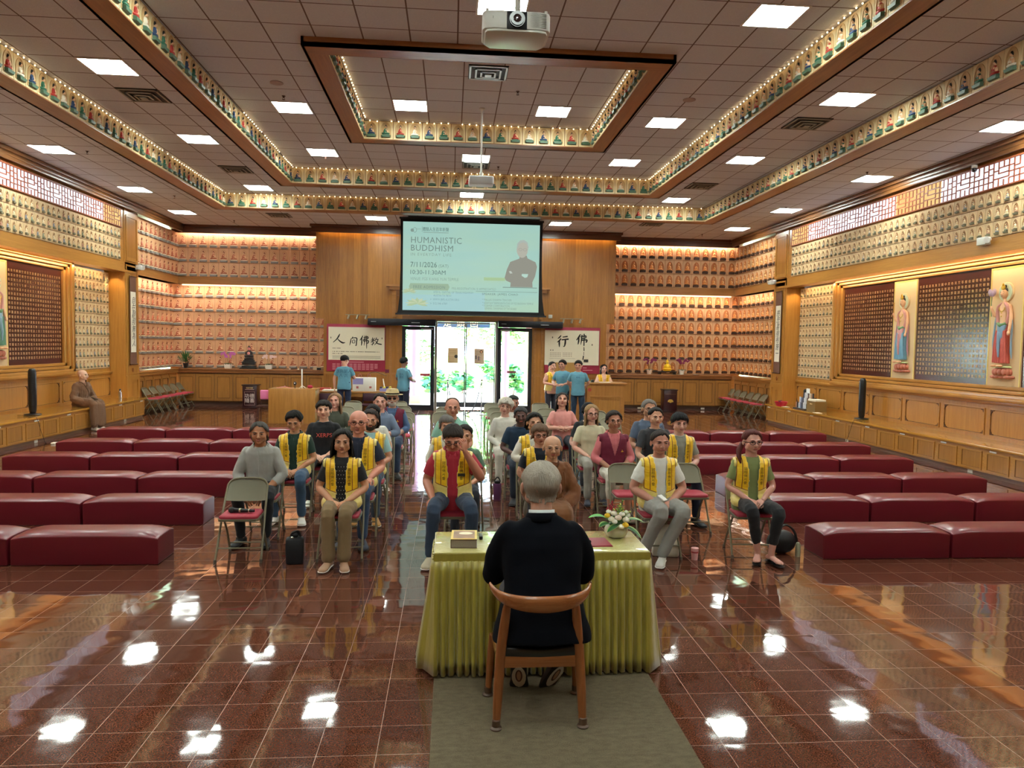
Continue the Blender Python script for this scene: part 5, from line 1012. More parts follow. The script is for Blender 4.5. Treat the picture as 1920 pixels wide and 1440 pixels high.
# ------------------------------------------------------------------ altar things on the back counters (z=1.15)
CZ = 1.15
def pot_plant(x, y, label, pot, kind, pc):
    t = thing('potted_plant' if kind == 'bush' else 'potted_orchid', label, 'potted plant', (x, y, CZ)); 
    if pot == 'square': MB().rings([[(a*r, b*r, z) for a, b in ((-1, -1), (1, -1), (1, 1), (-1, 1))] for r, z in ((.085, 0), (.1, .13))]).build('pot', P(pc, .3), t, bevel=.008)
    else: MB().lathe([(.06, 0), (.085, .13), (.09, .15), (.08, .15), (.07, .12)], n=20).build('pot', P(pc, .4), t)
    if kind == 'bush':
        mb = MB()
        for q in range(130):
            a = rnd.uniform(0, 6.28); e = rnd.uniform(.1, 1.5); L = rnd.uniform(.12, .38); d = V3((math.cos(a)*math.cos(e), math.sin(a)*math.cos(e), math.sin(e))); leaf_mesh(mb, V3((0, 0, .14))+d*L*.55, V3((0, 0, .16))+d*L*.85, V3((0, 0, .14))+d*L*1.12, .014, 0)
        mb.build('foliage', [P('#2f5f2c', .5), P('#3f7a38', .5)], t, ang=180); MB().tube([(0, 0, .1), (.01, 0, .3)], .01, 6).build('stem', P('#5a4a30', .7), t)
    else:
        mb = MB()
        for q in range(7): a = q*.9; leaf_mesh(mb, (0, 0, .12), (.08*math.cos(a), .08*math.sin(a), .2), (.18*math.cos(a), .16*math.sin(a), .12), .03, 0)
        mb.build('leaves', [P('#2a5530', .4), P('#2f6036', .4)], t, ang=180)
        st = MB(); fl = MB()
        for s_ in ((-.09, .0), (.1, .01)):
            pts = bez((0, 0, .12), (s_[0]*.4, 0, .45), (s_[0]*1.3, -.02, .48 if kind != 'white' else .4), 8); st.tube(pts, .004, 5)
            for p in pts[4:]+[pts[-1]+V3((s_[0]*.7, 0, -.03))]:
                for k in range(3):
                    c = p+V3((rnd.uniform(-.03, .03), -.015, rnd.uniform(-.03, .03)))
                    for a in range(5): d = V3((math.cos(a*1.256), 0, math.sin(a*1.256))); fl.ball(c+d*.016, .016, .006, .016, 6, 4)
        st.build('flower_stems', P('#4a5a2c', .6), t); fl.build('blossoms', P({'pink': '#c96ab8', 'magenta': '#8a2a58', 'white': '#e8c8c0'}[kind], .5), t)
pot_plant(-8.12, 23.45, 'bushy green plant in a black pot in the left corner of the back counter', 'round', 'bush', '#17181a')
pot_plant(-6.85, 23.45, 'pink orchid in a white pot left of the small dark Buddha shrine', 'square', 'pink', '#e6e4dc'); pot_plant(-5.62, 23.45, 'pale orchid with few flowers in a white square pot right of the dark shrine', 'square', 'white', '#dcdad4')
pot_plant(6.42, 23.5, 'magenta orchid in a pale pot left of the golden statue', 'round', 'magenta', '#d8c8b8'); pot_plant(7.5, 23.5, 'magenta orchid in a white pot right of the golden statue', 'round', 'magenta', '#e6e2da')
def buddha_statue(name, label, x, y, z0, mats, sc, base=None):
    t = thing(name, label, 'statue', (x, y, z0)); S_ = sc
    if base:
        mb = MB()
        for (w, za, zb) in ((.26, .0, .035), (.235, .035, .05), (.2, .09, .10), (.19, .12, .2), (.21, .2, .225), (.16, .225, .27), (.13, .27, .33)): mb.box(-w, -w*.5, za, w, w*.5, zb)
        for a in (-.24, .2): mb.box(a, -.12, -.0, a+.05, .12, .04)
        mb.box(-.2, -.1, .05, .2, .1, .09)
        mb.build('carved_pedestal', base, t, bevel=.006)
        h = .33
    else: h = 0
    m = MB(); m.lathe([(.10*S_, 0), (.14*S_, .02*S_), (.12*S_, .05*S_)], (0, 0, h), 18, sy=.8); m.build('lotus_seat', mats[0], t)
    m = MB(); m.ball((0, -.02*S_, h+.07*S_), .15*S_, .09*S_, .045*S_); m.ball((0, 0, h+.15*S_), .085*S_, .06*S_, .11*S_); m.ball((-.085*S_, -.01*S_, h+.14*S_), .03*S_, .035*S_, .07*S_); m.ball((.085*S_, -.01*S_, h+.14*S_), .03*S_, .035*S_, .07*S_)
    m.build('robed_body', mats[1], t, ang=180); m = MB(); m.ball((0, -.01*S_, h+.29*S_), .045*S_, .047*S_, .058*S_); m.ball((0, -.055*S_, h+.15*S_), .045*S_, .012*S_, .05*S_); m.build('head_and_chest', mats[2], t, ang=180)
    m = MB(); m.ball((0, .005*S_, h+.325*S_), .046*S_, .046*S_, .04*S_); m.ball((0, 0, h+.37*S_), .02*S_); m.build('hair', mats[3], t, ang=180)
buddha_statue('buddha_shrine', 'small seated Buddha with pink chest on a tall carved black pedestal on the left counter', -6.22, 23.45, CZ, [P('#2a2624', .3), P('#241c1c', .3), P('#d98a86', .5), P('#1c1414', .5)], 1.0, P('#15181c', .35))
t = thing('low_altar_stand', 'low black altar stand under the golden statue on the right counter', 'stand', (7.0, 23.45, CZ)); MB().box(-.3, -.12, .07, .3, .12, .1).build('top', P('#151316', .3), t, bevel=.004)
for a in (-.27, .22): MB().box(a, -.1, 0, a+.05, .1, .07).build('leg', P('#151316', .3), t)
GD = P('#e3b71a', .3, .5); buddha_statue('golden_buddha_statue', 'shiny golden seated Buddha statue on the right back counter', 7.0, 23.45, CZ+.1, [GD, GD, P('#f0cc3c', .3, .4), GD], 1.0)
for x, l in ((-4.95, 'left'), (-4.7, 'right')): small('tea_light', f'tiny white tea light on the back counter, {l} of a pair', 'candle', MB().lathe([(.03, 0), (.03, .03), (.0, .032)], n=12), P('#f3ead0', .5), loc=(x, 23.3, CZ))
for x, l in ((-7.2, 'left counter between plant and orchid'), (7.9, 'right counter beyond the orchid')): small('offering_dish', f'small white dish on the {l}', 'dish', MB().lathe([(.05, 0), (.09, .02), (.085, .022), (.0, .01)], n=18), P('#e9e2d4', .3), loc=(x, 23.25, CZ))
t = thing('altar_scripture', 'small stack of papers and black stand at the right end of the left back counter', 'papers', (-4.1, 23.35, CZ)); MB().box(-.14, -.1, 0, .14, .1, .09).build('papers', P('#cbb596', .7), t); MB().box(-.02, -.13, 0, .1, -.1, .07).build('stand', P('#1a1716', .5), t)
small('red_kneeler_pad', 'small red cushion on the end of the left alcove counter', 'cushion', MB().box(X(-1, .12), 20.35, 1.15, X(-1, .3), 20.6, 1.19), P('#8f1f36', .6), bevel=.012)
# outlets
ol = P('#e8e2d4', .4)
for q, (x, y, z, fx_) in enumerate(((X(-1, -.28), 18.7, .035, 1), (X(-1, -.28), 14.8, .035, 1), (X(1, -.28), 15.6, .035, 1), (X(1, -.28), 11.7, .035, 1), (-5.4, 23.4, .05, 0), (6.1, 23.4, .05, 0), (8.2, 23.4, .05, 0))):
    small('wall_outlet', ['white socket plate low on the left bench near the seated monk', 'white socket plate low on the left bench below the tower fan', 'white socket plate low on the right bench below the tower fan', 'white socket plate low on the right bench nearest the camera', 'white socket plate low on the left back counter', 'white socket plate low on the right back counter near the desk', 'white socket plate low on the right back counter near the leaning chairs'][q], 'socket',
          MB().box(x-.004, y-.06, z-.03, x+.004, y+.06, z+.03) if fx_ else MB().box(x-.06, y-.004, z-.03, x+.06, y+.004, z+.03), ol)
# tower fans
def fan(x, y, rz, label):
    t = thing('tower_fan', label, 'fan', (x, y, .52), rz); B1 = P('#0f1114', .3); 
    MB().lathe([(.15, 0), (.155, .01), (.14, .022), (.05, .03)], n=28).build('base', B1, t)
    m = MB(); ps = [(r*.95, z) for r, z in ((.055, .03), (.07, .08), (.078, .2), (.078, .78), (.072, .86), (.05, .9), (.02, .905))]; m.lathe(ps, n=28, sy=.9); m.build('column', B1, t, ang=60)
    g_ = MB()
    for q in range(34): a = R_(-150+q*3.6); g_.box(.0, 0, 0, 0, 0, 0) if 0 else None
    for q in range(26): z = .2+q*.022; g_.tube([(.075*math.cos(a), .068*math.sin(a), z) for a in [R_(-140+k*10) for k in range(11)]], .0025, 4)
    g_.build('grille', P('#1c1f24', .5), t); MB().tube([(-.055, 0, .82), (-.085, 0, .83)], .008, 8).build('handle', P('#c9c9c4', .3, .6), t)
fan(-8.1, 15.05, 0, 'tall black tower fan standing on the left wall seat'); fan(9.08, 15.6, 0, 'tall black tower fan standing on the right wall seat')
for s, y0 in ((-1, 15.05), (1, 15.6)):
    xs = X(s, .0); c = smooth_path([(xs+s*.1, y0-.1*0-.15, .528), (X(s, -.3), y0-.4, .528), (X(s, -.395), y0-.42, .50), (X(s, -.40), y0-.3, .25), (X(s, -.42), y0-.2, .02), (X(s, -.5), y0-.3, .01), (X(s, -.45), y0-.25, .01)], 5)
    m = MB(); m.tube(c, .004, 5); small('fan_cord', f'thin black power cord running down from the {SIDE[s]} tower fan', 'cord', m, P('#15161a', .5))
small('plug_adapter', 'white plug adapter on the floor below the left tower fan', 'plug', MB().box(-7.86+.3, 14.62, 0, -7.78+.3, 14.72, .035), ol, bevel=.008); small('plug_adapter', 'white plug adapter on the floor below the right tower fan', 'plug', MB().box(8.45, 15.2, 0, 8.53, 15.3, .035), ol, bevel=.008)
# steel bottle, box of brochures, basket on the seats
t = thing('steel_bottle', 'brushed steel vacuum bottle with black cap on the left seat by the pillar', 'bottle', (-8.05, 18.75, .52)); MB().lathe([(.036, 0), (.037, .19), (.03, .22), (.02, .235)], n=20).build('flask', P('#b8b4a8', .22, .9), t); MB().lathe([(.022, .235), (.022, .27), (.015, .278)], n=16).build('cap', P('#15161a', .4), t)
t = thing('red_basket', 'red plastic basket of small items at the far end of the right seat', 'basket', (8.78, 18.95, .52)); MB().lathe([(.12, 0), (.16, .11), (.165, .12), (.155, .11), (.115, .01)], n=24, sy=1.2).build('basket', P('#b51d2a', .4), t)
m = MB()
for q in range(16): m.box(-.09+rnd.uniform(0, .14), -.1+rnd.uniform(0, .16), .03, -.03+rnd.uniform(-.02, .03), -.05+rnd.uniform(0, .05), .10+rnd.uniform(0, .06), q % 3)
m.build('contents', [P('#e8dcd8', .6), P('#30242c', .6), P('#c9506a', .6)], t)
t = thing('brochure_rack', 'tiered rack of assorted brochures and booklets on the right wall seat', 'brochure rack', (8.98, 18.05, .52)); cols = ['#e9e6df', '#3c4250', '#c9d2d8', '#b98a6a', '#5a3a30', '#dfe3ea', '#7a86a0', '#2a2c30', '#e0cbb0']
MB().box(-.16, -.3, 0, .16, .3, .03).box(.1, -.3, .03, .16, .3, .3).box(0, -.3, .03, .1, .3, .16).build('rack', P('#2a2c30', .4), t)
for q in range(21):
    r, c = divmod(q, 7); x = -.11+r*.1; MB().box(x, -.28+c*.08, .03+r*.11, x+.015, -.215+c*.08, .17+r*.12+rnd.uniform(-.01, .01)).build('brochure', P(cols[q*5 % 9], .5, var=.5, vscale=25), t)
MB().box(.12, -.0, .38, .13, .17, .52).build('card_sign', P('#f2f0ea', .6), t); MB().ball((.12, .22, .44), .05, .04, .06).build('dark_ornament', P('#1c1a1a', .5), t)
t = thing('document_box', 'brown box file filled with papers beside the brochure rack', 'box', (9.0, 17.45, .52)); MB().box(-.15, -.2, 0, .15, .22, .02).box(-.15, -.2, .02, -.135, .22, .25).box(.135, -.2, .02, .15, .22, .25).box(-.135, -.2, .02, .135, -.185, .25).box(-.135, .205, .02, .135, .22, .25).build('carton', P('#7d5f2c', .6), t)
MB().box(-.13, -.18, .02, .13, .2, .29).build('papers', P('#e5dcc4', .7, var=.2, vscale=60), t); MB().box(-.157, -.06, .17, -.15, .06, .19).build('tag', P('#e8c890', .5), t)
for q, (y, l) in enumerate(((16.9, 'nearer'), (18.6, 'farther'))): small('loose_leaflet', f'loose pale leaflet on the right wall seat, {l} one', 'leaflet', MB().box(8.72, y, .52, 8.86, y+.2, .525), P('#ddd6c4', .6))
# things on the long desk
t = thing('cardboard_carrier', 'white and lilac gift carton standing on the long desk', 'carton', (-2.28, 19.75, .74)); MB().box(-.3, 0, 0, .3, .2, .36).build('box', P('#dcdad0', .6), t, bevel=.006); MB().box(-.29, -.003, .18, -.02, 0, .34).build('lilac_patch', P('#9088b8', .6), t); MB().box(-.2, -.003, .07, -.14, 0, .13).box(.14, -.003, .08, .2, 0, .13).build('emblems', P('#b0605a', .6), t)
hd = MB()
for a in (-.12, .12): hd.tube(bez((a-.05, .1, .36), (a, .1, .56), (a+.05, .1, .36), 8), .007, 6)
hd.build('handles', P('#b55a5a', .5), t)
t = thing('snack_tray', 'tray of yellow wrapped snacks and a white stick on the long desk', 'tray', (-1.75, 19.85, .74)); MB().box(-.12, -.1, 0, .18, .12, .08).build('box', P('#8d86b8', .5), t)
for q in range(8): MB().ball((-.09+q % 4*.08, -.05+q//4*.1, .1), .035, .03, .03, 8, 5).build('wrapped_snack', P('#d8c83c' if q % 2 else '#26241e', .5), t)
MB().tube([(0, 0, .08), (-.04, 0, .33)], .014, 8).build('white_stick', P('#eeeae0', .5), t)
small('desk_telephone_cord', 'thin dark plant twig arching over the gift carton', 'twig', MB().tube(smooth_path([(-2.2, 20.0, .74), (-2.2, 20.0, 1.15), (-2.0, 20.0, 1.24), (-1.7, 20.0, 1.14)], 5), .008, 5), P('#55503c', .7))
t = thing('white_pedestal_stand', 'thin white pole stand with splayed feet on the plain oak table', 'stand', (-3.7, 18.8, .86)); m = MB(); m.tube([(0, 0, .0), (0, 0, .48)], .016, 8)
for a in range(3): m.tube([(0, 0, .07), (.1*math.cos(a*2.1), .1*math.sin(a*2.1), .005)], .008, 6)
m.build('pole', P('#eceae2', .4), t)
t = thing('webcam', 'small black and white camera device on the plain oak table', 'camera', (-3.86, 18.75, .86)); MB().ball((0, 0, .12), .04, .04, .05).build('head', P('#17181c', .3), t); MB().tube([(0, -.035, .13), (0, -.045, .13)], .015, 10).build('lens', P('#dfe0e4', .3), t); MB().tube([(0, 0, 0), (0, 0, .08)], .01, 6).build('neck', P('#17181c', .3), t)
small('red_cloth_bundle', 'small crimson cloth bundle on the plain oak table', 'cloth', MB().ball((-3.5, 18.8, .9), .07, .06, .045), P('#a3203c', .7)); small('paper_pile', 'pile of white papers on the long desk left part', 'papers', MB().box(-3.35, 19.7, .74, -2.85, 20.0, .77), P('#dcd8cc', .7)); small('open_book', 'open red edged book on the long desk', 'book', MB().box(-3.55, 20.0, .74, -3.2, 20.2, .80), P('#b8443c', .6))
t = thing('pink_balloon', 'pink rounded cushion hanging on a small chair left of the plain oak table', 'cushion', (-4.62, 18.93, .56)); MB().box(-.13, -.03, 0, .13, .03, .24).build('pad', P('#e27aa6', .5), t, bevel=.028, seg=4)
t['category'] = 'cushion'; t.name = 'pink_cushion'
t = thing('childs_chair', 'small dark chair left of the plain oak table', 'chair', (-4.62, 18.95, 0)); M2 = P('#4a2a26', .5); MB().box(-.2, -.15, .38, .2, .2, .41).build('seat', M2, t); MB().box(-.15, .1, .5, .15, .13, .76).build('backrest', M2, t)
for a in (-.17, .15):
    for b in (-.12, .15): MB().box(a, b, 0, a+.02, b+.02, .76 if b > 0 else .38).build('leg', M2, t)
small('coat_hanger', 'pink and white coat hangers lying on the plain oak table', 'hanger', MB().tube([(-4.3, 18.7, .87), (-4.1, 18.72, .9), (-3.95, 18.7, .87)], .007, 6).tube([(-4.1, 18.72, .9), (-4.1, 18.72, .93)], .005, 6), P('#e9a0b4', .5))
# stanchions
for x, y, rope, l in ((-.08, 21.2, [(0, 0, .9), (.04, -.02, .72), (.07, -.03, .55)], 'left'), (.9, 21.3, [(0, 0, .95), (-.07, -.03, .7), (-.14, -.06, .4), (-.28, -.1, .12), (-.45, -.12, .03), (-.55, -.12, .02)], 'right')):
    t = thing('stanchion', f'chrome rope stanchion standing before the open doors, {l} one', 'stanchion', (x, y, 0), group='chrome rope stanchions'); CR = P('#8f9298', .2, .9)
    MB().lathe([(.16, 0), (.16, .012), (.03, .03), (.02, .05)], n=24).build('base', CR, t); m = MB(); m.tube([(0, 0, .04), (0, 0, .95)], .016, 10); m.ball((0, 0, .99), .032); m.build('post', CR, t); MB().tube(smooth_path(rope, 5), .013, 8).build('rope', P('#2c3340', .6), t)
# bags, cups on the floor
t = thing('black_tote_bag', 'black drawstring tote bag on the floor beside the woman in khaki trousers', 'bag', (-1.41, 6.85, 0), R_(8)); BB = P('#0f1118', .6, bump=.4, bscale=12)
MB().rings([[(a*w, b*d, z) for a, b in ((-1, -1), (1, -1), (1, 1), (-1, 1))] for w, d, z in ((.075, .05, 0), (.082, .055, .12), (.08, .045, .235), (.05, .02, .25))]).build('body', BB, t, bevel=.012)
hd = MB(); hd.tube(smooth_path([(-.04, 0, .24), (-.02, -.03, .29), (.03, -.02, .3), (.05, 0, .24)], 5), .01, 6); hd.ball((0, -.01, .27), .04, .03, .03); hd.build('knotted_handles', BB, t); MB().ball((-.02, -.045, .25), .015, .008, .01).build('metal_clip', P('#d8d8d4', .2, .9), t)
t = thing('white_tote_bag', 'white printed tote bag slumped under the chair of the woman in white tee', 'bag', (2.12, 7.0, 0), R_(-10)); MB().rings([[(a*w+z*.12*0, b*d, z) for a, b in ((-1, -1), (1, -1), (1, 1), (-1, 1))] for w, d, z in ((.13, .05, 0), (.125, .065, .1), (.09, .05, .24), (.05, .02, .31))]).build('body', P('#d6d0bc', .8, bump=.4, bscale=10), t, bevel=.02)
text_obj('print', '香雲寺', P('#26242a', .7), t, (.07, -.07, .15), (R_(80), 0, R_(75)), size=.07)
t = thing('pink_cup', 'pink insulated cup with red band on the floor by the white tote bag', 'cup', (2.37, 6.86, 0)); MB().lathe([(.028, 0), (.036, .1), (.037, .115), (.03, .117)], n=20).build('cup', P('#e0a3a0', .4), t); MB().lathe([(.0345, .07), (.0365, .07), (.037, .085), (.035, .085)], n=20).build('band', P('#b0383c', .4), t)
t = thing('black_backpack', 'black handbag with steel bottle on the floor right of the red haired woman', 'bag', (3.32, 7.05, 0), R_(10)); MB().ball((0, 0, .12), .16, .1, .12).build('body', P('#101216', .5, bump=.5, bscale=9), t); MB().tube(smooth_path([(-.1, -.02, .2), (.0, -.05, .3), (.12, -.04, .22), (.16, -.03, .08)], 5), .012, 6).build('strap', P('#101216', .5), t)
MB().lathe([(.025, 0), (.025, .12), (.015, .14)], (.1, -.13, 0), 14).build('bottle', P('#a5a890', .3, .4), t)
t = thing('purple_tumbler', 'purple insulated bottle with black lid on the floor in the aisle', 'bottle', (.63, 9.6, 0)); MB().lathe([(.05, 0), (.055, .2), (.05, .22)], n=20).build('body', P('#6b3a66', .4), t); MB().lathe([(.04, .22), (.04, .25), (.02, .26)], n=16).build('lid', P('#141418', .4), t); MB().tube(bez((-.04, 0, .24), (0, 0, .36), (.04, 0, .24), 8), .008, 6).build('handle', P('#141418', .4), t)
# ------------------------------------------------------------------ people
def remeshed(mb, vox, smooth=4, name='m'):
    me = mb.mesh(name); o = bpy.data.objects.new(name, me)
    m = o.modifiers.new('r', 'REMESH'); m.mode = 'VOXEL'; m.voxel_size = vox; m.use_smooth_shade = True
    if smooth: m = o.modifiers.new('s', 'SMOOTH'); m.iterations = smooth; m.factor = .5
    r = evaluate(o); bpy.data.objects.remove(o); bpy.data.meshes.remove(me); return r
def ruffle(me, fn):
    vs = me.vertices; N = len(vs)*3; co = [0.]*N; no = [0.]*N; vs.foreach_get('co', co); me.vertex_normals.foreach_get('vector', no)
    for i in range(0, N, 3):
        c = V3(co[i:i+3]); k = fn(c); co[i] += no[i]*k; co[i+1] += no[i+1]*k; co[i+2] += no[i+2]*k
    vs.foreach_set('co', co); me.update()
def join_mb(me, mb, mi=0):
    bm = bmesh.new(); bm.from_mesh(me); m2 = mb.mesh('x'); bm.from_mesh(m2); bm.to_mesh(me); bm.free(); me.polygons.foreach_set('use_smooth', [True]*len(me.polygons)); return me
def skin_mesh(name, me, mat, par, ang=180):
    me.materials.clear(); me.materials.append(mat); me.polygons.foreach_set('use_smooth', [True]*len(me.polygons)); me.polygons.foreach_set('material_index', [0]*len(me.polygons))
    o = bpy.data.objects.new(name, me); S.collection.objects.link(o); o.parent = par; return o
def sell(cx, cy, w, d, z, n=24, p=.85):
    r = []
    for k in range(n):
        a = 2*math.pi*k/n; c, s = math.cos(a), math.sin(a); r.append(V3((cx+w*math.copysign(abs(c)**p, c), cy+d*math.copysign(abs(s)**p, s), z)))
    return r
def limb(mb, pts, rad, n=12, sub=4, flat=1.):
    sp = smooth_path(pts, sub); m = len(pts)-1; rr = []
    for i in range(len(sp)):
        t = i/sub; k = min(int(t), m-1); f = t-k; rr.append(rad[k]*(1-f)+rad[k+1]*f)
    mb.tube(sp, rr, n, flat=flat); mb.ball(sp[0], rr[0]*.99, nu=10, nv=7); mb.ball(sp[-1], rr[-1]*.99, nu=10, nv=7)
def hand(mb, w, d, nrm, side, curl=.5, sc=1., spread=.12):
    """w wrist, d finger direction, nrm back-of-hand normal; side +1 puts the thumb on +cross(d,nrm)"""
    w, d, nrm = V3(w), V3(d).normalized(), V3(nrm); nrm = (nrm-d*nrm.dot(d)).normalized(); u = d.cross(nrm).normalized()*side; s = sc
    rs = []
    for (t, hw, hh) in ((-.01, .024, .019), (.02, .031, .016), (.05, .039, .0145), (.08, .041, .013), (.094, .036, .009)):
        c = w+d*t*s; rs.append([c+u*hw*s*math.cos(a)+nrm*hh*s*math.sin(a) for a in (2*math.pi*k/12 for k in range(12))])
    mb.rings(rs)
    for q, (off, L) in enumerate(((.031, .066), (.0105, .075), (-.0105, .070), (-.031, .055))):
        b = w+d*.086*s+u*off*s; dd = (d+u*spread*off/.03).normalized(); p = [b-dd*.012*s, b]; ang = 0
        for seg, fr in enumerate((.42, .33, .25)):
            ang += curl*(.55+.35*seg); p.append(p[-1]+(dd*math.cos(ang)-nrm*math.sin(ang))*L*fr*s)
        mb.tube(p, [.0092*s, .0095*s, .0088*s, .0078*s, .0062*s], 8); mb.ball(p[-1], .0062*s, nu=7, nv=5)
    b = w+d*.022*s+u*.026*s; p = [b, b+(d*.55+u*.7-nrm*.25)*.032*s, b+(d*.55+u*.7-nrm*.25)*.032*s+(d*.9+u*.15-nrm*.4)*.03*s, b+(d*.55+u*.7-nrm*.25)*.032*s+(d*.9+u*.15-nrm*.4)*.03*s+(d*.9-u*.2-nrm*.5)*.022*s]
    mb.tube(p, [.013*s, .0115*s, .010*s, .0075*s], 8); mb.ball(p[-1], .0075*s, nu=7, nv=5)
def shoe(mb, ank, toe, sole=1, L=.27, w=.046, h=.075):
    """rings from heel to toe along the floor direction"""
    ank, toe = V3(ank), V3(toe); d = toe-ank; d = d.normalized(); upv = V3((0, 0, 1)); u = d.cross(upv).normalized(); up = u.cross(d).normalized(); rs = []
    for (t, ww, hh) in ((-.27, .5, .55), (-.24, .8, .85), (-.1, .86, 1.), (.08, .84, .95), (.3, .95, .72), (.5, 1.08, .55), (.66, .95, .45), (.73, .55, .3)):
        c = ank+d*t*L; zz = -.0; ring = []
        for k in range(14):
            a = 2*math.pi*k/14; x = math.cos(a)*w*ww; z = (math.sin(a)*.5+.5)*h*hh; ring.append(c+u*x*(1.06 if z < h*.2 else 1)+up*z)
        rs.append(ring)
    mb.rings(rs)
SKINS = {}
def skinmat(h):
    h = '#'+''.join('%02x' % min(250, int(int(h[i:i+2], 16)*k)) for i, k in ((1, 1.10), (3, 1.14), (5, 1.18)))
    k = 'skin'+h
    if k in MATS: return MATS[k]
    g = NT('skin'); n = g.noise(g.tc.outputs['Object'], 18, 3); c = srgb(h); g.set(g.b.inputs['Base Color'], g.mix(n, tuple(x*.88 for x in c[:3])+(1,), (min(1, c[0]*1.08), c[1]*1.0, c[2]*.98, 1)))
    g.b.inputs['Roughness'].default_value = .48; g.b.inputs['Subsurface Weight'].default_value = .12; g.b.inputs['Subsurface Radius'].default_value = (.012, .005, .003); g.b.inputs['Subsurface Scale'].default_value = 1.
    MATS[k] = g.m; return g.m
def lim_at(tab, a):
    a = abs(a)
    for (a0, v0), (a1, v1) in zip(tab, tab[1:]):
        if a <= a1: f = (a-a0)/(a1-a0); f = f*f*(3-2*f); return v0+(v1-v0)*f
    return tab[-1][1]
HK = {  # azimuth (0 = face) -> lowest elevation in degrees
 'short': [(0, 31), (30, 28), (46, 16), (60, -14), (84, -6), (105, -18), (140, -38), (180, -42)],
 'fringe': [(0, 19), (12, 22), (30, 16), (50, 6), (62, -16), (88, -4), (105, -20), (140, -38), (180, -42)],
 'back': [(0, 38), (30, 34), (48, 16), (66, -4), (100, -10), (130, -30), (180, -40)],
 'long': [(0, 42), (24, 32), (42, 12), (56, -6), (80, -10), (120, -20), (180, -30)],
 'bangs': [(0, 16), (36, 14), (50, 4), (62, -10), (80, -16), (120, -24), (180, -34)],
 'balding': [(0, 86), (60, 80), (80, 26), (95, 14), (120, 20), (150, 10), (180, 0)],
 'cap': [(0, 28), (60, 22), (90, 12), (180, -5)]}
def hair(kind, H, head, par, color, length=0., vol=.010, curly=0., flare=.0, front_open=54, name='hair'):
    tab = HK[kind]; NA = 64; NE = 12; C_ = V3((0, .012, .028)); rx, ry, rz_ = .0755+vol, .0945+vol, .0905+vol*1.1; thin = .86 if length > .05 else .93; outer = []
    sd_ = rnd.random()*20
    for i in range(NA):
        a = -180+360*i/NA; ar = R_(a); lo = lim_at(tab, a)+(7*noise.noise((a*.055, sd_, 2))+4*noise.noise((a*.16, sd_, 5)))*(1 if kind not in ('cap',) else .2)+(6*math.exp(-((a-28*(1 if sd_ > 10 else -1))/16)**2) if kind in ('short', 'back', 'long') else 0); col = []
        for j in range(NE+1):
            e = R_(90+(lo-90)*j/NE); k = 1+(.020*math.sin(ar*17+sd_+e*2)+.014*math.sin(ar*37+e*5))*(.35+.65*j/NE)+.05*noise.noise((ar*1.3, e*2.2, sd_))-(.0 if j < NE-1 else .05)+curly*noise.noise((a*.09, math.degrees(e)*.09, sd_))
            k *= 1-(.03 if j == NE and not length else 0)
            if kind == 'balding' and abs(a) < 70: k *= .955
            col.append(C_+V3((rx*math.cos(e)*math.sin(ar), -ry*math.cos(e)*math.cos(ar), rz_*math.sin(e)))*k)
        if length:
            ext = 1. if abs(a) > front_open else 0.; p = col[-1]; n2 = 8
            for j in range(1, n2+1):
                f = j/n2; L_ = length*ext*(1+.06*math.sin(ar*9+sd_)); z = p.z-(L_-.0)*f; xy = V3((p.x, p.y, 0)); out = 1+flare*f-.10*math.sin(f*math.pi)*(1 if abs(a) > 100 else .4)
                if abs(a) < 110: xy = V3((p.x*(1+flare*f), p.y+.02*f*(abs(a) < 80), 0))
                else: xy = V3((p.x*(1+flare*.6*f), p.y*out, 0))
                st = .0035*math.sin(ar*23+f*4+sd_); q = V3((xy.x, xy.y, z)); nn = V3((p.x, p.y, 0)).normalized(); q += nn*st+nn*curly*.06*noise.noise((a*.12, f*5, sd_)); col.append(q)
        outer.append(col)
    n = len(outer[0]); mb = MB(); T_ = head
    def inn(p, j): c = V3((0, .012, min(.028, p.z))); return c+(p-c)*thin
    vo = [T_ @ p for col in outer for p in col]; vi = [T_ @ inn(p, j) for col in outer for j, p in enumerate(col)]; N = len(vo); fs = []
    for i in range(NA):
        k = (i+1) % NA
        for j in range(n-1):
            fs.append((i*n+j, i*n+j+1, k*n+j+1, k*n+j)); fs.append((N+i*n+j, N+k*n+j, N+k*n+j+1, N+i*n+j+1))
        fs.append((i*n+n-1, N+i*n+n-1, N+k*n+n-1, k*n+n-1))
    mb.add(vo+vi, fs); me = mb.mesh('hair'); bm = bmesh.new(); bm.from_mesh(me); bmesh.ops.remove_doubles(bm, verts=bm.verts, dist=1e-5); bm.to_mesh(me); bm.free()
    g = MATS.get('hair'+color)
    if not g:
        q = NT('hair'); nz = q.noise(q.map((60, 60, 8)), 3, 3, .6); c = srgb(color); q.set(q.b.inputs['Base Color'], q.mix(nz, tuple(x*.6 for x in c[:3])+(1,), tuple(min(1, x*1.35) for x in c[:3])+(1,))); q.b.inputs['Roughness'].default_value = .62; q.b.inputs['Specular IOR Level'].default_value = .22; q.bump(nz, .9, .006); g = MATS['hair'+color] = q.m
    return skin_mesh(name, me, g, par)
TOR = [(-.10, .165, .125, .0), (-.03, .172, .13, .0), (.08, .160, .122, .0), (.18, .152, .114, .0), (.28, .164, .116, -.003), (.36, .172, .112, 0), (.42, .168, .098, .005), (.455, .135, .08, .01), (.485, .085, .066, .012), (.505, .06, .058, .01)]
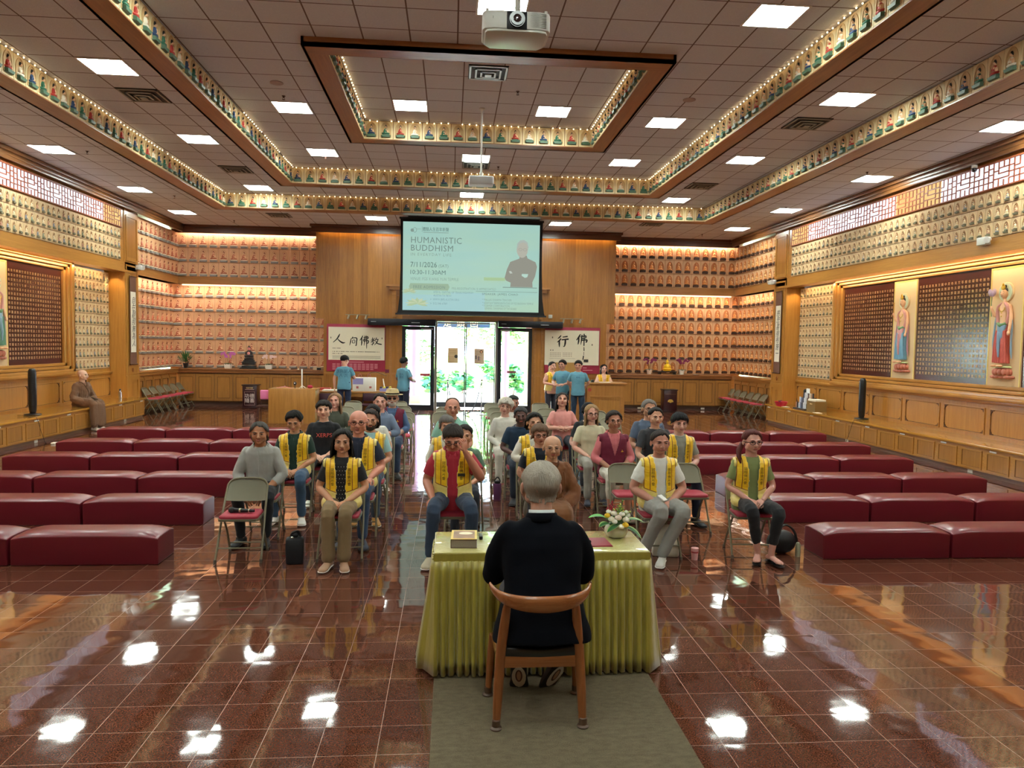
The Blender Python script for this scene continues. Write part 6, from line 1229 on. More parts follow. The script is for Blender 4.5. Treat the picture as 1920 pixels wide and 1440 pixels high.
def torso(mb, J, off=0., fem=0, belly=0., k=1., top=9, zlo=-.10, wk=1.):
    rs = []
    for i, (z, w, d, y) in enumerate(TOR[:top+1]):
        if z < zlo: continue
        fw = 1-.09*fem*(z > .3)-.06*fem*(.1 < z < .3); b = belly*math.exp(-((z-.12)/.13)**2)
        o = off if z < .44 else off*.8
        r = sell(0, y-b*.5, (w*fw*k*wk+b*.35+o), d*k+b*.6+o*1., z); rs.append([J['T'](p) for p in r])
    mb.rings(rs)
    if fem:
        for s in (-1, 1): mb.ball(J['T']((s*.068, -.066, .285)), .056+off, .046+off, .056+off)
def mkjoints(pose, lean=0., twist=0., hip=None, shr=0.):
    hz = hip if hip is not None else (.55 if pose == 'sit' else .93); B = V3((0, .03 if pose == 'sit' else 0, hz)); Rm = Matrix.Rotation(R_(lean), 3, 'X') @ Matrix.Rotation(R_(twist), 3, 'Z')
    J = {'hip': B, 'R': Rm, 'T': lambda p: B+Rm @ V3(p)}
    return J
ARMS = {  # relative to torso frame for shoulder; elbow, wrist, hand direction, back-of-hand normal (for +x side)
 'lap': ((.235, -.03, .17), (.075, -.235, .075), (-.75, -.6, -.25), (.3, -.35, .9)),
 'thigh': ((.24, .0, .17), (.14, -.24, .095), (-.1, -1, -.25), (0, -.2, 1)),
 'cross': ((.25, -.05, .2), (.02, -.205, .19), (-1, .15, .15), (0, -1, .3)),
 'down': ((.245, .03, .19), (.25, -.02, -.06), (.0, -.12, -1), (1, .0, 0)),
 'behind': ((.25, .08, .2), (.12, .17, .0), (-.8, .1, -.3), (0, 1, .2)),
 'front': ((.25, -.02, .2), (.13, -.26, .17), (-.8, -.5, .0), (.2, -.3, .9)),
 'knees': ((.24, -.08, .16), (.12, -.33, .05), (-.3, -.9, -.35), (0, -.3, 1))}
def person(label, x, y, z=0., rz=0., sc=.93, pose='sit', skin='#c98e6c', fem=0, lean=4, twist=0, head=(0, 0, 0), hup=0., arms='lap', armL=None, armR=None, shirt='#777777', sleeve='short', pants='#2a3040', shoes='#1c1c20',
           hk='short', hc='#1c1714', hlen=0., hvol=.010, curly=0., hflare=.1, hopen=54, glasses=None, vest=None, belly=0., collar=None, near=0, knees=(.11, -.41), feet=(.11, -.42), shoek='shoe', bare=0, legw=1., flarel=0., lips='#a8574c', neckk=1., beard=None, robe=None, extra=None, scarf=None, arm_k=1., headk=1., legs=None, cuff=None, shw=1.):
    root = thing('person', label, 'person', (x, y, z), rz); root.scale = (sc,)*3
    J = mkjoints(pose, lean, twist); T = J['T']; vox = .0062 if near else .0078; cvox = .008 if near else .0095
    SK = skinmat(skin); yaw, pit, rol = head
    hc0 = T((0, -.01, .642+hup)); Rh = J['R'] @ Matrix.Rotation(R_(-lean), 3, 'X') @ Matrix.Rotation(R_(yaw), 3, 'Z') @ Matrix.Rotation(R_(pit), 3, 'X') @ Matrix.Rotation(R_(rol), 3, 'Y')
    HM = Matrix.Translation(hc0) @ Rh.to_4x4() @ Matrix.Diagonal((headk*1.22, headk*1.13, headk*1.01, 1)); h = lambda *p: HM @ V3(p)
    # --- body
    b = MB(); torso(b, J, -.012, fem, belly, top=8)
    b.T = HM; fw = 1-.06*fem
    b.ball((0, .015, .030), .074, .092, .086, 20, 14); b.ball((0, -.018, -.02), .064*fw, .071, .088, 20, 14); b.ball((0, -.045, -.082), .034*fw, .03, .026); b.ball((0, -.066, -.094), .02, .016, .015)
    for s in (-1, 1):
        b.ball((s*.036, -.056, -.03), .026, .024, .028); b.ball((s*.047, -.012, -.062), .018*fw, .035, .025); b.ball((s*.0775, .008, -.012), .009, .017, .031); b.ball((s*.011, -.097, -.034), .0095, .01, .0085); b.ball((s*.03, -.082, .025), .022, .010, .008)
    b.tube([(0, -.082, .02), (0, -.098, -.008), (0, -.110, -.03)], [.008, .0105, .0125], 8); b.ball((0, -.110, -.031), .0115)
    b.ball((0, -.088, -.058), .022, .009, .006); b.ball((0, -.084, -.068), .019, .010, .007); b.T = None
    nk = [T((0, .01, .43)), T((0, .005, .50)), h(0, .022, -.055), h(0, .018, -.02)]; limb(b, nk, [.07, .060*neckk, .056*neckk, .052], 14)
    hb = MB(); AR = {}
    for s in (-1, 1):
        a = ARMS[arms] if isinstance(arms, str) else arms
        if s < 0 and armL: a = armL if not isinstance(armL, str) else ARMS[armL]
        if s > 0 and armR: a = armR if not isinstance(armR, str) else ARMS[armR]
        m = lambda p: V3((p[0]*s, p[1], p[2])); sh = T(m((.150*(1-.08*fem)*shw, .01, .405))); el = T(m(a[0])); wr = T(m(a[1])) ; hd = J['R'] @ m(a[2]); hn = J['R'] @ m(a[3])
        limb(b, [sh, sh.lerp(el, .5), el, el.lerp(wr, .45), wr], [.05, .046*arm_k, .037*arm_k, .037*arm_k, .026], 12); AR[s] = (sh, el, wr, hd, hn)
        cu = a[4] if len(a) > 4 else .5; hand(hb, wr, hd, hn, (-1 if s > 0 else 1) * (1 if 1 else 0), cu, .92 if fem else 1.)
    LG_ = {}
    for s in (-1, 1):
        if legs: hp, kn, an, to = [V3(p) for p in legs[0 if s < 0 else 1]]
        elif pose == 'sit': hp = J['hip']+V3((s*.09, 0, -.0)); kn = V3((s*knees[0], J['hip'].y+knees[1], .525)); an = V3((s*feet[0], feet[1], .09)); to = an+V3((s*.25*.2, -.25, -.0))
        else: hp = J['hip']+V3((s*.088, 0, -.02)); kn = V3((s*.1, -.01, .50)); an = V3((s*.105, .02, .09)); to = an+V3((s*.06, -.25, 0))
        LG_[s] = (hp, kn, an, to); lb = [hp, hp.lerp(kn, .5), kn, kn.lerp(an, .35), an]; limb(b, lb, [.07, .062, .047, .047, .032], 12)
        b.tube([an+V3((0, 0, -.0)), an+V3((0, 0, -.05))], .034, 8)
    me = remeshed(b, vox, 3); join_mb(me, hb); body = skin_mesh('body', me, SK, root)
    # --- face details
    DH = '#2a1c16'
    bc = hc if hk != 'none' and hc[1] in '012345' else '#6a5648'
    for s in (-1, 1):
        ey = MB(); ir = MB(); ls = MB(); bw = MB(); ey.T = ir.T = ls.T = bw.T = HM
        ey.ball((s*.031, -.0835, .0035), .0125, .006, .0050, 10, 7); ir.ball((s*.031, -.0885, .0035), .0055, .002, .0050, 8, 5)
        ls.tube([(s*.016, -.0885, .0040), (s*.025, -.0925, .0090), (s*.034, -.092, .0098), (s*.046, -.0855, .0050)], [.0014, .0026, .0028, .0010], 5)
        bw.tube([(s*.013, -.094, .021), (s*.026, -.0965, .0275), (s*.038, -.0925, .0265), (s*.051, -.0815, .0190)], [.0028, .0046, .0040, .0016], 6)
        eo = ey.build('eye', P('#b5aaa0', .4), root, ang=180); ir.build('iris', P('#241710', .2), eo, ang=180); ls.build('eyelid', P('#4a3026' if hc[1] not in '0123' else DH, .6), eo, ang=180); bw.build('eyebrow', P(bc, .7), root, ang=180)
    lp = MB(); lp.T = HM; lp.ball((0, -.0925, -.0565), .0215, .0058, .0038, 12, 6); lp.ball((0, -.0905, -.0645), .0185, .0066, .0046, 12, 6); lp.build('lips', P(lips, .45), root, ang=180)
    if beard:
        m = MB(); m.T = HM; m.ball((0, -.048, -.085), .052, .046, .045, 18, 12); m.ball((0, -.095, -.0475), .028, .008, .007); m.ball((.05, -.02, -.055), .02, .035, .04); m.ball((-.05, -.02, -.055), .02, .035, .04)
        me = remeshed(m, .006, 2)
        bm = bmesh.new(); bm.from_mesh(me); inv = HM.inverted(); kill = [f for f in bm.faces if (lambda c: (abs(c.x) < .02 and -.072 < c.z < -.053) or c.z > -.03)(inv @ f.calc_center_median())]; bmesh.ops.delete(bm, geom=kill, context='FACES'); bm.to_mesh(me); bm.free()
        skin_mesh('beard', me, P(beard, .8, bump=.6, bscale=90), root)
    if glasses:
        m = MB(); m.T = HM; gk, gc = glasses if isinstance(glasses, tuple) else ('thin', glasses); r = {'thin': .0013, 'thick': .0026, 'sun': .002}[gk]
        for s in (-1, 1):
            m.tube([(s*(.031+.021*math.cos(a)), -.103+.010*abs(math.cos(a))*(math.cos(a) > 0), .000+.0165*math.sin(a)) for a in [i*math.pi/8 for i in range(16)]], r, 5, closed=True)
            m.tube([(s*.052, -.094, .004), (s*.076, -.05, .004), (s*.081, .0, -.002)], r, 5)
        m.tube([(-.010, -.104, .003), (0, -.107, .006), (.010, -.104, .003)], r, 5); m.build('glasses', P(gc, .3, .3), root, ang=180)
        if gk == 'sun':
            m = MB(); m.T = HM
            for s in (-1, 1): m.ball((s*.031, -.1, 0), .0205, .003, .016, 12, 6)
            m.build('dark_lenses', P('#1a1014', .1), root, ang=180)
    if hk != 'none' and hk: hair(hk, h, HM, root, hc, hlen, hvol, curly, hflare, hopen)
    # --- clothes
    CL = lambda c, v=.08: P(c, .85, var=v, vscale=14, bump=.35, bscale=16, sheen=.1) if isinstance(c, str) else c
    if shirt:
        m = MB(); torso(m, J, .006 if not robe else .018, fem, belly, top=8)
        for s in (-1, 1):
            sh, el, wr, hd, hn = AR[s]
            if sleeve == 'short': limb(m, [sh, sh.lerp(el, .4), sh.lerp(el, .72)], [.066, .062*arm_k, .060*arm_k], 14)
            elif sleeve == 'long': limb(m, [sh, sh.lerp(el, .5), el, el.lerp(wr, .5), el.lerp(wr, .93)], [.064, .056*arm_k, .049*arm_k, .043, .036], 14)
            elif sleeve == 'roll': limb(m, [sh, sh.lerp(el, .5), el, el.lerp(wr, .45)], [.064, .058*arm_k, .052*arm_k, .048], 14)
            elif sleeve == 'loose': limb(m, [sh, sh.lerp(el, .5)+V3((0, 0, -.01)), el+V3((0, 0, -.02)), el.lerp(wr, .45)+V3((0, 0, -.035)), el.lerp(wr, .86)+V3((0, 0, -.03))], [.072, .078, .085, .080, .066], 14)
        me = remeshed(m, cvox, 3)
        bm = bmesh.new(); bm.from_mesh(me)      # sleeve ends and neck are open, hem ragged edges are hidden by the lap
        kill = []
        for f in bm.faces:
            c = f.calc_center_median()
            for s in (-1, 1):
                sh, el, wr, hd, hn = AR[s]; e0, e1, fr, L_ = (sh, el, .72, 1) if sleeve == 'short' else (el, wr, {'long': .93, 'roll': .45, 'loose': .86}.get(sleeve, .9), 1)
                q = e0.lerp(e1, fr); dd = (e1-e0).normalized()
                if (c-q).length < (.075 if sleeve != 'loose' else .11) and (c-q).dot(dd) > .004: kill.append(f); break
        bmesh.ops.delete(bm, geom=list(set(kill)), context='FACES')
        for _ in range(4): bmesh.ops.smooth_vert(bm, verts=[v for v in bm.verts if v.is_boundary], factor=.5, use_axis_x=True, use_axis_y=True, use_axis_z=True)
        bm.normal_update(); RB = 2.4 if robe else 1.
        for v in bm.verts:
            nn = noise.noise((v.co.x*9+x, v.co.y*9, v.co.z*14))*.5+noise.noise((v.co.x*22, v.co.y*22+y, v.co.z*18))*.25
            v.co += v.normal*nn*.010*RB
        bm.to_mesh(me); bm.free(); skin_mesh('shirt', me, CL(shirt), root)
    if collar:
        m = MB(); cc = T((0, .010, .492)); Rz = J['R']
        kind, colr = collar if isinstance(collar, tuple) else ('shirt', collar)
        if kind == 'shirt':
            for s in (-1, 1):
                pts = []
                for i in range(9):
                    a = R_(90-i*22.5*1.0); r = .074; pts.append((r*math.cos(a)*s, r*math.sin(a)*.95+.0))
                for i in range(len(pts)-1):
                    (x0, y0), (x1, y1) = pts[i], pts[i+1]; z0 = .030-.06*(i/8)**2; z1 = .030-.06*((i+1)/8)**2; dn0 = .035+.02*(i/8); dn1 = .035+.02*((i+1)/8)
                    o0 = V3((x0*1.5, y0*1.42, 0)); o1 = V3((x1*1.5, y1*1.42, 0)); v = [V3((x0, y0, z0)), V3((x1, y1, z1)), V3((o1.x, o1.y-.004, z1-dn1)), V3((o0.x, o0.y, z0-dn0))]
                    m.add([cc+Rz @ p for p in v], [(0, 1, 2, 3)])
            o = m.build('collar', CL(colr, .03), root, ang=180); md = o.modifiers.new('s', 'SOLIDIFY'); md.thickness = .006
        else:
            m.tube([cc+Rz @ V3((.088*math.cos(a), .073*math.sin(a)+.0, -.006-.016*max(0, -math.sin(a)))) for a in [i*math.pi/10 for i in range(20)]], .007, 6, closed=True); m.build('neckband', CL(colr, .03), root, ang=180)
    if pants:
        m = MB(); hp = J['hip']; m.ball(hp+V3((0, 0, -.0)), .165+belly*.3, .125, .105); 
        if pose == 'stand': m.rings([sell(0, 0, .155, .115, hp.z+.1), sell(0, 0, .17, .125, hp.z-.02), sell(0, 0, .165, .12, hp.z-.12)])
        for s in (-1, 1):
            hp_, kn, an, to = LG_[s]; lw = legw; fr = .97 if not bare else bare
            pts = [hp_, hp_.lerp(kn, .5), kn, kn.lerp(an, .4), kn.lerp(an, fr)]
            limb(m, pts, [.092*lw, .084*lw, .068*lw, (.060+flarel*.4)*lw, (.052+flarel)*lw], 14)
        me = remeshed(m, cvox, 3)
        ruffle(me, lambda c: noise.noise((c.x*8+x, c.y*8, c.z*12))*.008+noise.noise(c*20)*.004)
        skin_mesh('trousers', me, CL(pants), root)
    if shoes:
        for s in (-1, 1):
            hp_, kn, an, to = LG_[s]; m = MB()
            if shoek == 'shoe':
                shoe(m, V3((an.x, an.y, an.z-.088)), V3((to.x, to.y, to.z-.088)), w=.044 if fem else .048, L=.25 if fem else .28); o = m.build('shoe', P(shoes, .55), root, ang=180)
                m = MB(); shoe(m, V3((an.x, an.y, an.z-.090)), V3((to.x, to.y, to.z-.090)), w=.047 if fem else .051, h=.022, L=.26 if fem else .29); m.build('sole', P('#d8d4cc' if shoes[1] in 'bcdef' else '#2a2826', .6), o, ang=180)
            elif shoek == 'sandal':
                fm = MB(); shoe(fm, V3((an.x, an.y, an.z-.075)), V3((to.x, to.y, to.z-.075)), w=.037, h=.055, L=.235); fo = fm.build('foot', SK, root, ang=180)
                d = (to-an).normalized(); u = d.cross(V3((0, 0, 1))).normalized()
                for k in range(5): fm = MB(); fm.ball(V3((an.x, an.y, .03))+d*(.165-.006*abs(k-1)*2)+u*(-.028+k*.014)*s, .009, .014, .009, 8, 5); fm.build('toe', SK, fo, ang=180)
                shoe(m, V3((an.x, an.y, .0)), V3((to.x, to.y, .0)), w=.043, h=.018, L=.26); o = m.build('sandal', P(shoes, .6), root, ang=180); m = MB()
                for (a0, b0, a1, b1) in ((.0, -.04, .09, .04), (.0, .04, .09, -.04), (.06, -.042, .14, .04), (.06, .042, .14, -.04), (.13, -.04, .13, .04)):
                    c = V3((an.x, an.y, .02)); m.tube([c+d*a0+u*b0, c+d*(a0+a1)/2+V3((0, 0, .058-(a0+a1)*.12)), c+d*a1+u*b1], .005, 6)
                m.build('straps', P(shoes, .6), o, ang=180)
    if vest:
        yellow_vest(root, J, fem, belly, T, near, vest, pose)
    return root, J, T, HM, AR, LG_
def vest_mat(pose, kind):
    key = 'vest'+pose+kind
    if key in MATS: return MATS[key]
    g = NT('vest_satin'); hz = .55 if pose == 'sit' else .93
    if kind == 'maroon':
        g.b.inputs['Base Color'].default_value = srgb('#6e1734'); g.b.inputs['Roughness'].default_value = .8; MATS[key] = g.m; return g.m
    o = g.xyz(); ax = g.math('ABSOLUTE', o[0]); n = g.noise(g.tc.outputs['Object'], 26, 3, .6); fold = g.noise(g.map((1, 1, 5)), 14, 2)
    gold = g.mix(n, srgb('#efb305'), srgb('#ffd81e')); pale = g.mix(n, srgb('#e6cf6a'), srgb('#f2e08c')); 
    inb = g.math('MULTIPLY', g.math('LESS_THAN', ax, .166), g.math('GREATER_THAN', o[2], g.math('MULTIPLY_ADD', ax, .28, hz+.115)))
    front = g.math('LESS_THAN', o[1], .06); inb = g.math('MULTIPLY', inb, front)
    col = g.mix(inb, pale, gold)
    st = g.math('LESS_THAN', g.math('ABSOLUTE', g.math('SUBTRACT', ax, .112)), .0035); st2 = g.math('LESS_THAN', g.math('ABSOLUTE', g.math('SUBTRACT', ax, .163)), .003)
    col = g.mix(g.math('MULTIPLY', g.math('MAXIMUM', st, st2), inb), col, srgb('#7a3418'))
    hem = g.math('MULTIPLY', g.math('LESS_THAN', g.math('ABSOLUTE', g.math('SUBTRACT', o[2], g.math('MULTIPLY_ADD', ax, .28, hz+.118))), .004), g.math('LESS_THAN', ax, .166)); col = g.mix(g.math('MULTIPLY', hem, front), col, srgb('#8a4a20'))
    g.set(g.b.inputs['Base Color'], col); g.b.inputs['Roughness'].default_value = .42; g.b.inputs['Sheen Weight'].default_value = .2; g.bump(fold, .5, .010); MATS[key] = g.m; return g.m
def yellow_vest(root, J, fem, belly, T, near, kind, pose):
    m = MB(); torso(m, J, .019, fem, belly, top=8, zlo=-.2)
    for s in (-1, 1): m.ball(T((s*.145, .01, .405)), .075, .075, .06)
    if pose == 'sit' and kind != 'maroon':
        for s in (-1, 1): m.ball(T((s*.1, -.08, .02)), .105, .13, .085)
    me = remeshed(m, .009, 4); inv = J['R'].inverted(); B = J['hip']; bm = bmesh.new(); bm.from_mesh(me); kill = []
    for f in bm.faces:
        c = inv @ (f.calc_center_median()-B); nrm = inv @ f.normal; op = .045+.02*max(0, (c.z-.3)/.15) if kind != 'maroon' else max(0, (c.z-.22))*.30
        if c.z < .12 and kind != 'maroon': op = .05+.035*(c.z < .05)
        if (abs(c.x) < op and c.y < 0 and c.z > (-.2 if kind != 'maroon' else .2)) or (c.z > .445 and math.hypot(c.x, c.y-.01) < .082) or c.z < (-.02 if kind != 'maroon' else -.05) or (nrm.z < -.75 and c.z < .1) or (c.z < .0 and c.y > .0 and pose == 'sit'): kill.append(f)
        elif abs(c.x) > .176-.01*fem and c.z > .24 and abs(nrm.x) > .6 : kill.append(f)
    bmesh.ops.delete(bm, geom=kill, context='FACES')
    bmesh.ops.delete(bm, geom=[v for v in bm.verts if not v.link_faces], context='VERTS')
    for _ in range(3): bmesh.ops.smooth_vert(bm, verts=[v for v in bm.verts if v.is_boundary], factor=.5, use_axis_x=True, use_axis_y=True, use_axis_z=True)
    for v in bm.verts: v.co += v.normal*noise.noise((v.co.x*12, v.co.y*12, v.co.z*20))*.006
    bvh = BVHTree.FromBMesh(bm); bm.to_mesh(me)
    # cream edging along the open borders
    ed = MB()
    for e in bm.edges:
        if e.is_boundary:
            a, b = [v.co.copy() for v in e.verts]; c = inv @ (((a+b)/2)-B)
            if abs(c.x) < .12: u, w = frame_of(b-a) if (b-a).length > 1e-6 else (V3((1, 0, 0)), V3((0, 1, 0))); ed.rings([[q+(u*math.cos(k*2.1)+w*math.sin(k*2.1))*.0042 for k in range(3)] for q in (a, b)], cap=False)
    bm.free(); o = skin_mesh('stole_vest' if kind != 'maroon' else 'vest', me, vest_mat(pose, kind), root); md = o.modifiers.new('s', 'SOLIDIFY'); md.thickness = .004; md.offset = 1
    if kind != 'maroon' and ed.v: ed.build('edging', P('#f1e3a8', .6), o, ang=180)
    mats = P('#5a1f12', .7)
    if kind == 'maroon': m = MB(); q = bvh.ray_cast(T((.09, -1, .33)), V3((0, 1, 0))); c = q[0] or T((.09, -.13, .33)); m.ball(c+V3((0, -.004, 0)), .022, .004, .008); m.ball(c+V3((0, -.004, .016)), .008, .004, .01); m.build('gold_embroidery', P('#d8a83c', .4, .4), o); return
    for s in (-1, 1):
        tm = text_mesh('\n'.join('國際佛光會'), size=.036, line=1.02, res=1)
        for v in tm.vertices:
            p = V3((s*.084+v.co.x, -1, J['hip'].z+.285+v.co.y)); q = bvh.ray_cast(p, V3((0, 1, 0)))
            v.co = (q[0]+V3((0, -.0062, 0))) if q[0] else V3((p.x, J['hip'].y-.14, p.z))
        skin_mesh('embroidered_characters', tm, mats, o); tm.polygons.foreach_set('use_smooth', [False]*len(tm.polygons))
def print_on(obj, body, cx, cz, size, mat, depth=-.3, name='shirt_print', res=2, off=.004, sx_=1.):
    me = obj.data; bvh = BVHTree.FromPolygons([v.co for v in me.vertices], [p.vertices for p in me.polygons]); tm = text_mesh(body, size=size, res=res)
    for v in tm.vertices:
        p = V3((cx+v.co.x*sx_, -1 if depth < 0 else 1, cz+v.co.y)); q = bvh.ray_cast(p, V3((0, 1 if depth < 0 else -1, 0))); v.co = (q[0]+V3((0, -off if depth < 0 else off, 0))) if q[0] else V3((cx, obj.data.vertices[0].co.y, cz))
    o = skin_mesh(name, tm, mat, obj); return o
def surf_tube(obj, pts, rad, mat, name, flat=1., back=0):
    me = obj.data; bvh = BVHTree.FromPolygons([v.co for v in me.vertices], [p.vertices for p in me.polygons]); out = []
    for p in smooth_path([(a, 0, b) for a, b in pts], 5):
        q = bvh.ray_cast(V3((p.x, 1 if back else -1, p.z)), V3((0, -1 if back else 1, 0)))
        if q[0]: out.append(q[0])
    if len(out) > 2: return MB().tube(out, rad, 8).build(name, mat, obj, ang=180)
def kid(root, nm): return [c for c in root.children if c.name.split('.')[0] == nm][0]
seatz = .012
def seated(label, x, row, chairlabel, rz=0., **k):
    yy = RY[row] if isinstance(row, int) else row
    chair(x, yy, chairlabel, rz); return person(label, x, yy+.0, seatz, rz, **k)
A = 'skin'
YV = 'yellow'
# left block
r = seated('grey haired man in pale grey tunic leaning forward behind the empty front chair', -1.95, 7.85, 'folding chair under the man in the pale grey tunic', skin='#a9724f', lean=14, shirt='#a3a39c', sleeve='roll', pants='#12151c', shoes='#101012', hk='back', hc='#4a4642', hlen=.08, hopen=110, arms=((.24, -.08, .17), (.09, -.33, .06), (-.5, -.7, -.5), (.3, -.4, .8)), near=1, arm_k=1.15, belly=.03, collar='#a3a39c', head=(8, 2, 0), knees=(.16, -.43), feet=(.13, -.38), hup=-.01)
seated('man in dark green polo and yellow stole vest looking down, left block', -1.80, 8.75, 'folding chair under the man in green polo', skin='#b98562', lean=6, shirt='#1e3a30', pants='#3a5470', shoes='#dcd8d0', hk='short', hc='#14110f', arms='lap', near=1, vest=YV, head=(0, 18, 0), collar='#1e3a30', knees=(.14, -.42), feet=(.16, -.40), hvol=.016)
r = seated('dark haired man in black tee with pink lettering, left block', -1.62, 9.65, 'folding chair under the man in black printed tee', skin='#d2a287', lean=4, shirt='#10131c', pants='#141a28', shoes='#d9d6c8', hk='fringe', hc='#1d1714', arms='lap', near=1, collar=('crew', '#10131c'), head=(6, 0, 0), hvol=.014, sc=.97)
print_on(kid(r[0], 'shirt'), 'XERPS', .02, .86, .075, P('#e0605c', .6))
seated('woman with long light brown hair in olive blouse at the left', -1.72, 11.2, 'folding chair under the woman in olive', skin='#d9a58c', fem=1, lean=2, shirt='#454a3c', sleeve='long', pants='#8a6a5a', shoes='#2a2422', hk='long', hc='#8a6846', hlen=.30, hflare=.35, arms='cross', collar='#454a3c', head=(-3, -4, 0), sc=.96)
r = seated('woman with long black hair in dotted black blouse, yellow vest and khaki trousers, front row', -1.01, 0, 'folding chair under the woman in khaki trousers', skin='#c08a68', fem=1, lean=5, shirt='#1c1a1c', pants='#7d6645', shoes='#b08a6c', hk='long', hc='#16120f', hlen=.17, hflare=.22, hvol=.012, arms='lap', near=1, vest=YV, head=(6, 2, 0), knees=(.085, -.42), feet=(.075, -.42), flarel=.018, sc=.92, belly=.01)
m = MB(); bv = kid(r[0], 'shirt')
bvh = BVHTree.FromPolygons([v.co for v in bv.data.vertices], [p.vertices for p in bv.data.polygons])
for q in range(9):
    for w in range(-3, 4):
        c = bvh.ray_cast(V3((w*.028+(q % 2)*.014, -1, .62+q*.04)), V3((0, 1, 0)))[0]
        if c and c.y < 0.03: m.ball(c, .0038, .002, .0038, 6, 4)
m.build('white_dots', P('#e8e4dc', .6), bv); MB().tube([r[4][1][2]+V3((.027*math.cos(a), .01*math.sin(a), .027*math.sin(a))) for a in [i*.52 for i in range(12)]], .006, 6, closed=True).build('bracelet_watch', P('#d8c48a', .3, .8), r[0])
seated('bald man with dark rimmed glasses, navy shirt and yellow stole vest, left block second row', -.96, 7.85, 'folding chair under the bald man in navy', skin='#c4846c', lean=3, shirt='#1a2338', pants='#2c4260', shoes='#2a3040', hk='none', arms='thigh', near=1, vest=YV, glasses=('thick', '#241c1c'), collar='#1a2338', belly=.02, head=(2, 0, 0), sc=1.0, arm_k=1.2, headk=1.04, feet=(.1, -.46))
seated('bearded man with glasses and shoulder length hair in yellow stole vest behind the bald man', -.93, 8.72, 'folding chair under the bearded man', skin='#c28d70', lean=4, shirt='#9cc4c6', pants='#3a4a60', shoes='#b5863c', hk='back', hc='#2e2420', hlen=.12, hopen=75, arms='lap', near=1, vest=YV, glasses='#4a3a30', beard='#33271f', head=(6, 6, 0), sc=.95)
seated('woman with long black hair in white top half hidden behind the bearded man', -1.0, 9.7, 'folding chair under the half hidden woman in white', skin='#c99b7c', fem=1, shirt='#d8d6cc', pants='#2a3444', shoes='#1c1c20', hk='long', hc='#100d10', hlen=.30, hflare=.15, arms='lap', head=(0, 8, 0), sc=.93)
seated('woman with hair pulled back in denim blue shirt, left aisle side', -1.0, 10.7, 'folding chair under the woman in denim shirt', skin='#d09c84', fem=1, lean=3, shirt='#6d7c94', sleeve='roll', pants='#40587a', shoes='#d4cfc2', hk='back', hc='#2a211d', arms='cross', collar='#6d7c94', head=(4, 0, 0), sc=.99)
r = seated('man in straw hat and dark glasses with maroon vest over blue shirt', -.9, 11.6, 'folding chair under the man in the straw hat', skin='#c79a80', lean=3, shirt='#4a6488', sleeve='roll', pants='#2a3a54', shoes='#2a2624', hk='balding', hc='#d8d4cc', arms='lap', vest='maroon', glasses=('sun', '#2a1a1c'), beard='#c9c2b8', collar='#4a6488', sc=.98, head=(2, 0, 0))
m = MB(); m.T = r[3]; m.lathe([(.135, .055), (.14, .060), (.10, .062), (.089, .060)], (0, .01, 0), 28, sy=1.1, cap=False); m.lathe([(.089, .058), (.086, .10), (.07, .145), (.03, .152), (.0, .146)], (0, .012, 0), 28, sy=1.12, cap=False); o = m.build('straw_hat', P('#cdb98a', .8, bump=.5, bscale=120), r[0], ang=50); m = MB(); m.T = r[3]; m.lathe([(.0905, .060), (.0885, .085)], (0, .012, 0), 28, sy=1.12, cap=False); m.build('hat_band', P('#17140f', .7), o)
# centre column
seated('man with glasses in mint green button shirt in the centre', .03, 9.75, 'folding chair under the man in mint shirt', skin='#b98068', lean=3, shirt='#8fc2b0', pants='#3a4a5c', shoes='#2a2826', hk='balding', hc='#6a5c50', arms='thigh', glasses='#5a4a44', collar='#8fc2b0', belly=.03, sc=1.0, arm_k=1.15, head=(2, 2, 0))
seated('woman with chin length grey hair and yellow stole vest in the centre', -.04, 8.75, 'folding chair under the grey haired woman', skin='#c29072', fem=1, lean=3, shirt='#ded8c8', sleeve='long', pants='#1e2028', shoes='#1c1c20', hk='bangs', hc='#6f6a66', hlen=.06, hflare=.05, arms='lap', vest=YV, head=(3, 8, 0), sc=.9)
r = seated('man in red polo and yellow stole vest touching his glasses, front row centre', .03, 7.12, 'folding chair under the man in red polo', skin='#b87a60', lean=10, shirt='#b0283a', pants='#2a3a50', shoes='#b5aa90', hk='fringe', hc='#3a332f', near=1, vest=YV, glasses=('thick', '#2a2426'), collar='#b0283a', belly=.035, arm_k=1.2, sc=.99, head=(-2, 28, 0),
   armR=((.27, -.10, .24), (.115, -.20, .53), (-.15, .25, 1), (.6, -.7, .1), .8), armL=((-0+.25, .0, .17), (.185, -.26, .08), (-.05, -1, -.3), (0, -.2, 1), .15), knees=(.17, -.44), feet=(.20, -.36), hup=-.03)
m = MB(); bvh_ = BVHTree.FromPolygons([v.co for v in kid(r[0], 'stole_vest').data.vertices], [p.vertices for p in kid(r[0], 'stole_vest').data.polygons]); c = bvh_.ray_cast(V3((.085, -1, .80)), V3((0, 1, 0)))[0]
if c: m.box(c.x-.035, c.y-.016, c.z-.014, c.x+.035, c.y-.009, c.z+.014); m.build('name_badge', P('#3a3430', .3, .4), r[0])
seated('woman mostly hidden behind the man in red polo, dark hair tied back', .16, 7.98, 'folding chair under the hidden woman behind the red polo', skin='#b98468', fem=1, shirt='#5d7a66', pants='#1e2430', shoes='#1c1c20', hk='back', hc='#221c1a', arms='lap', head=(-4, 4, 0), sc=.88)
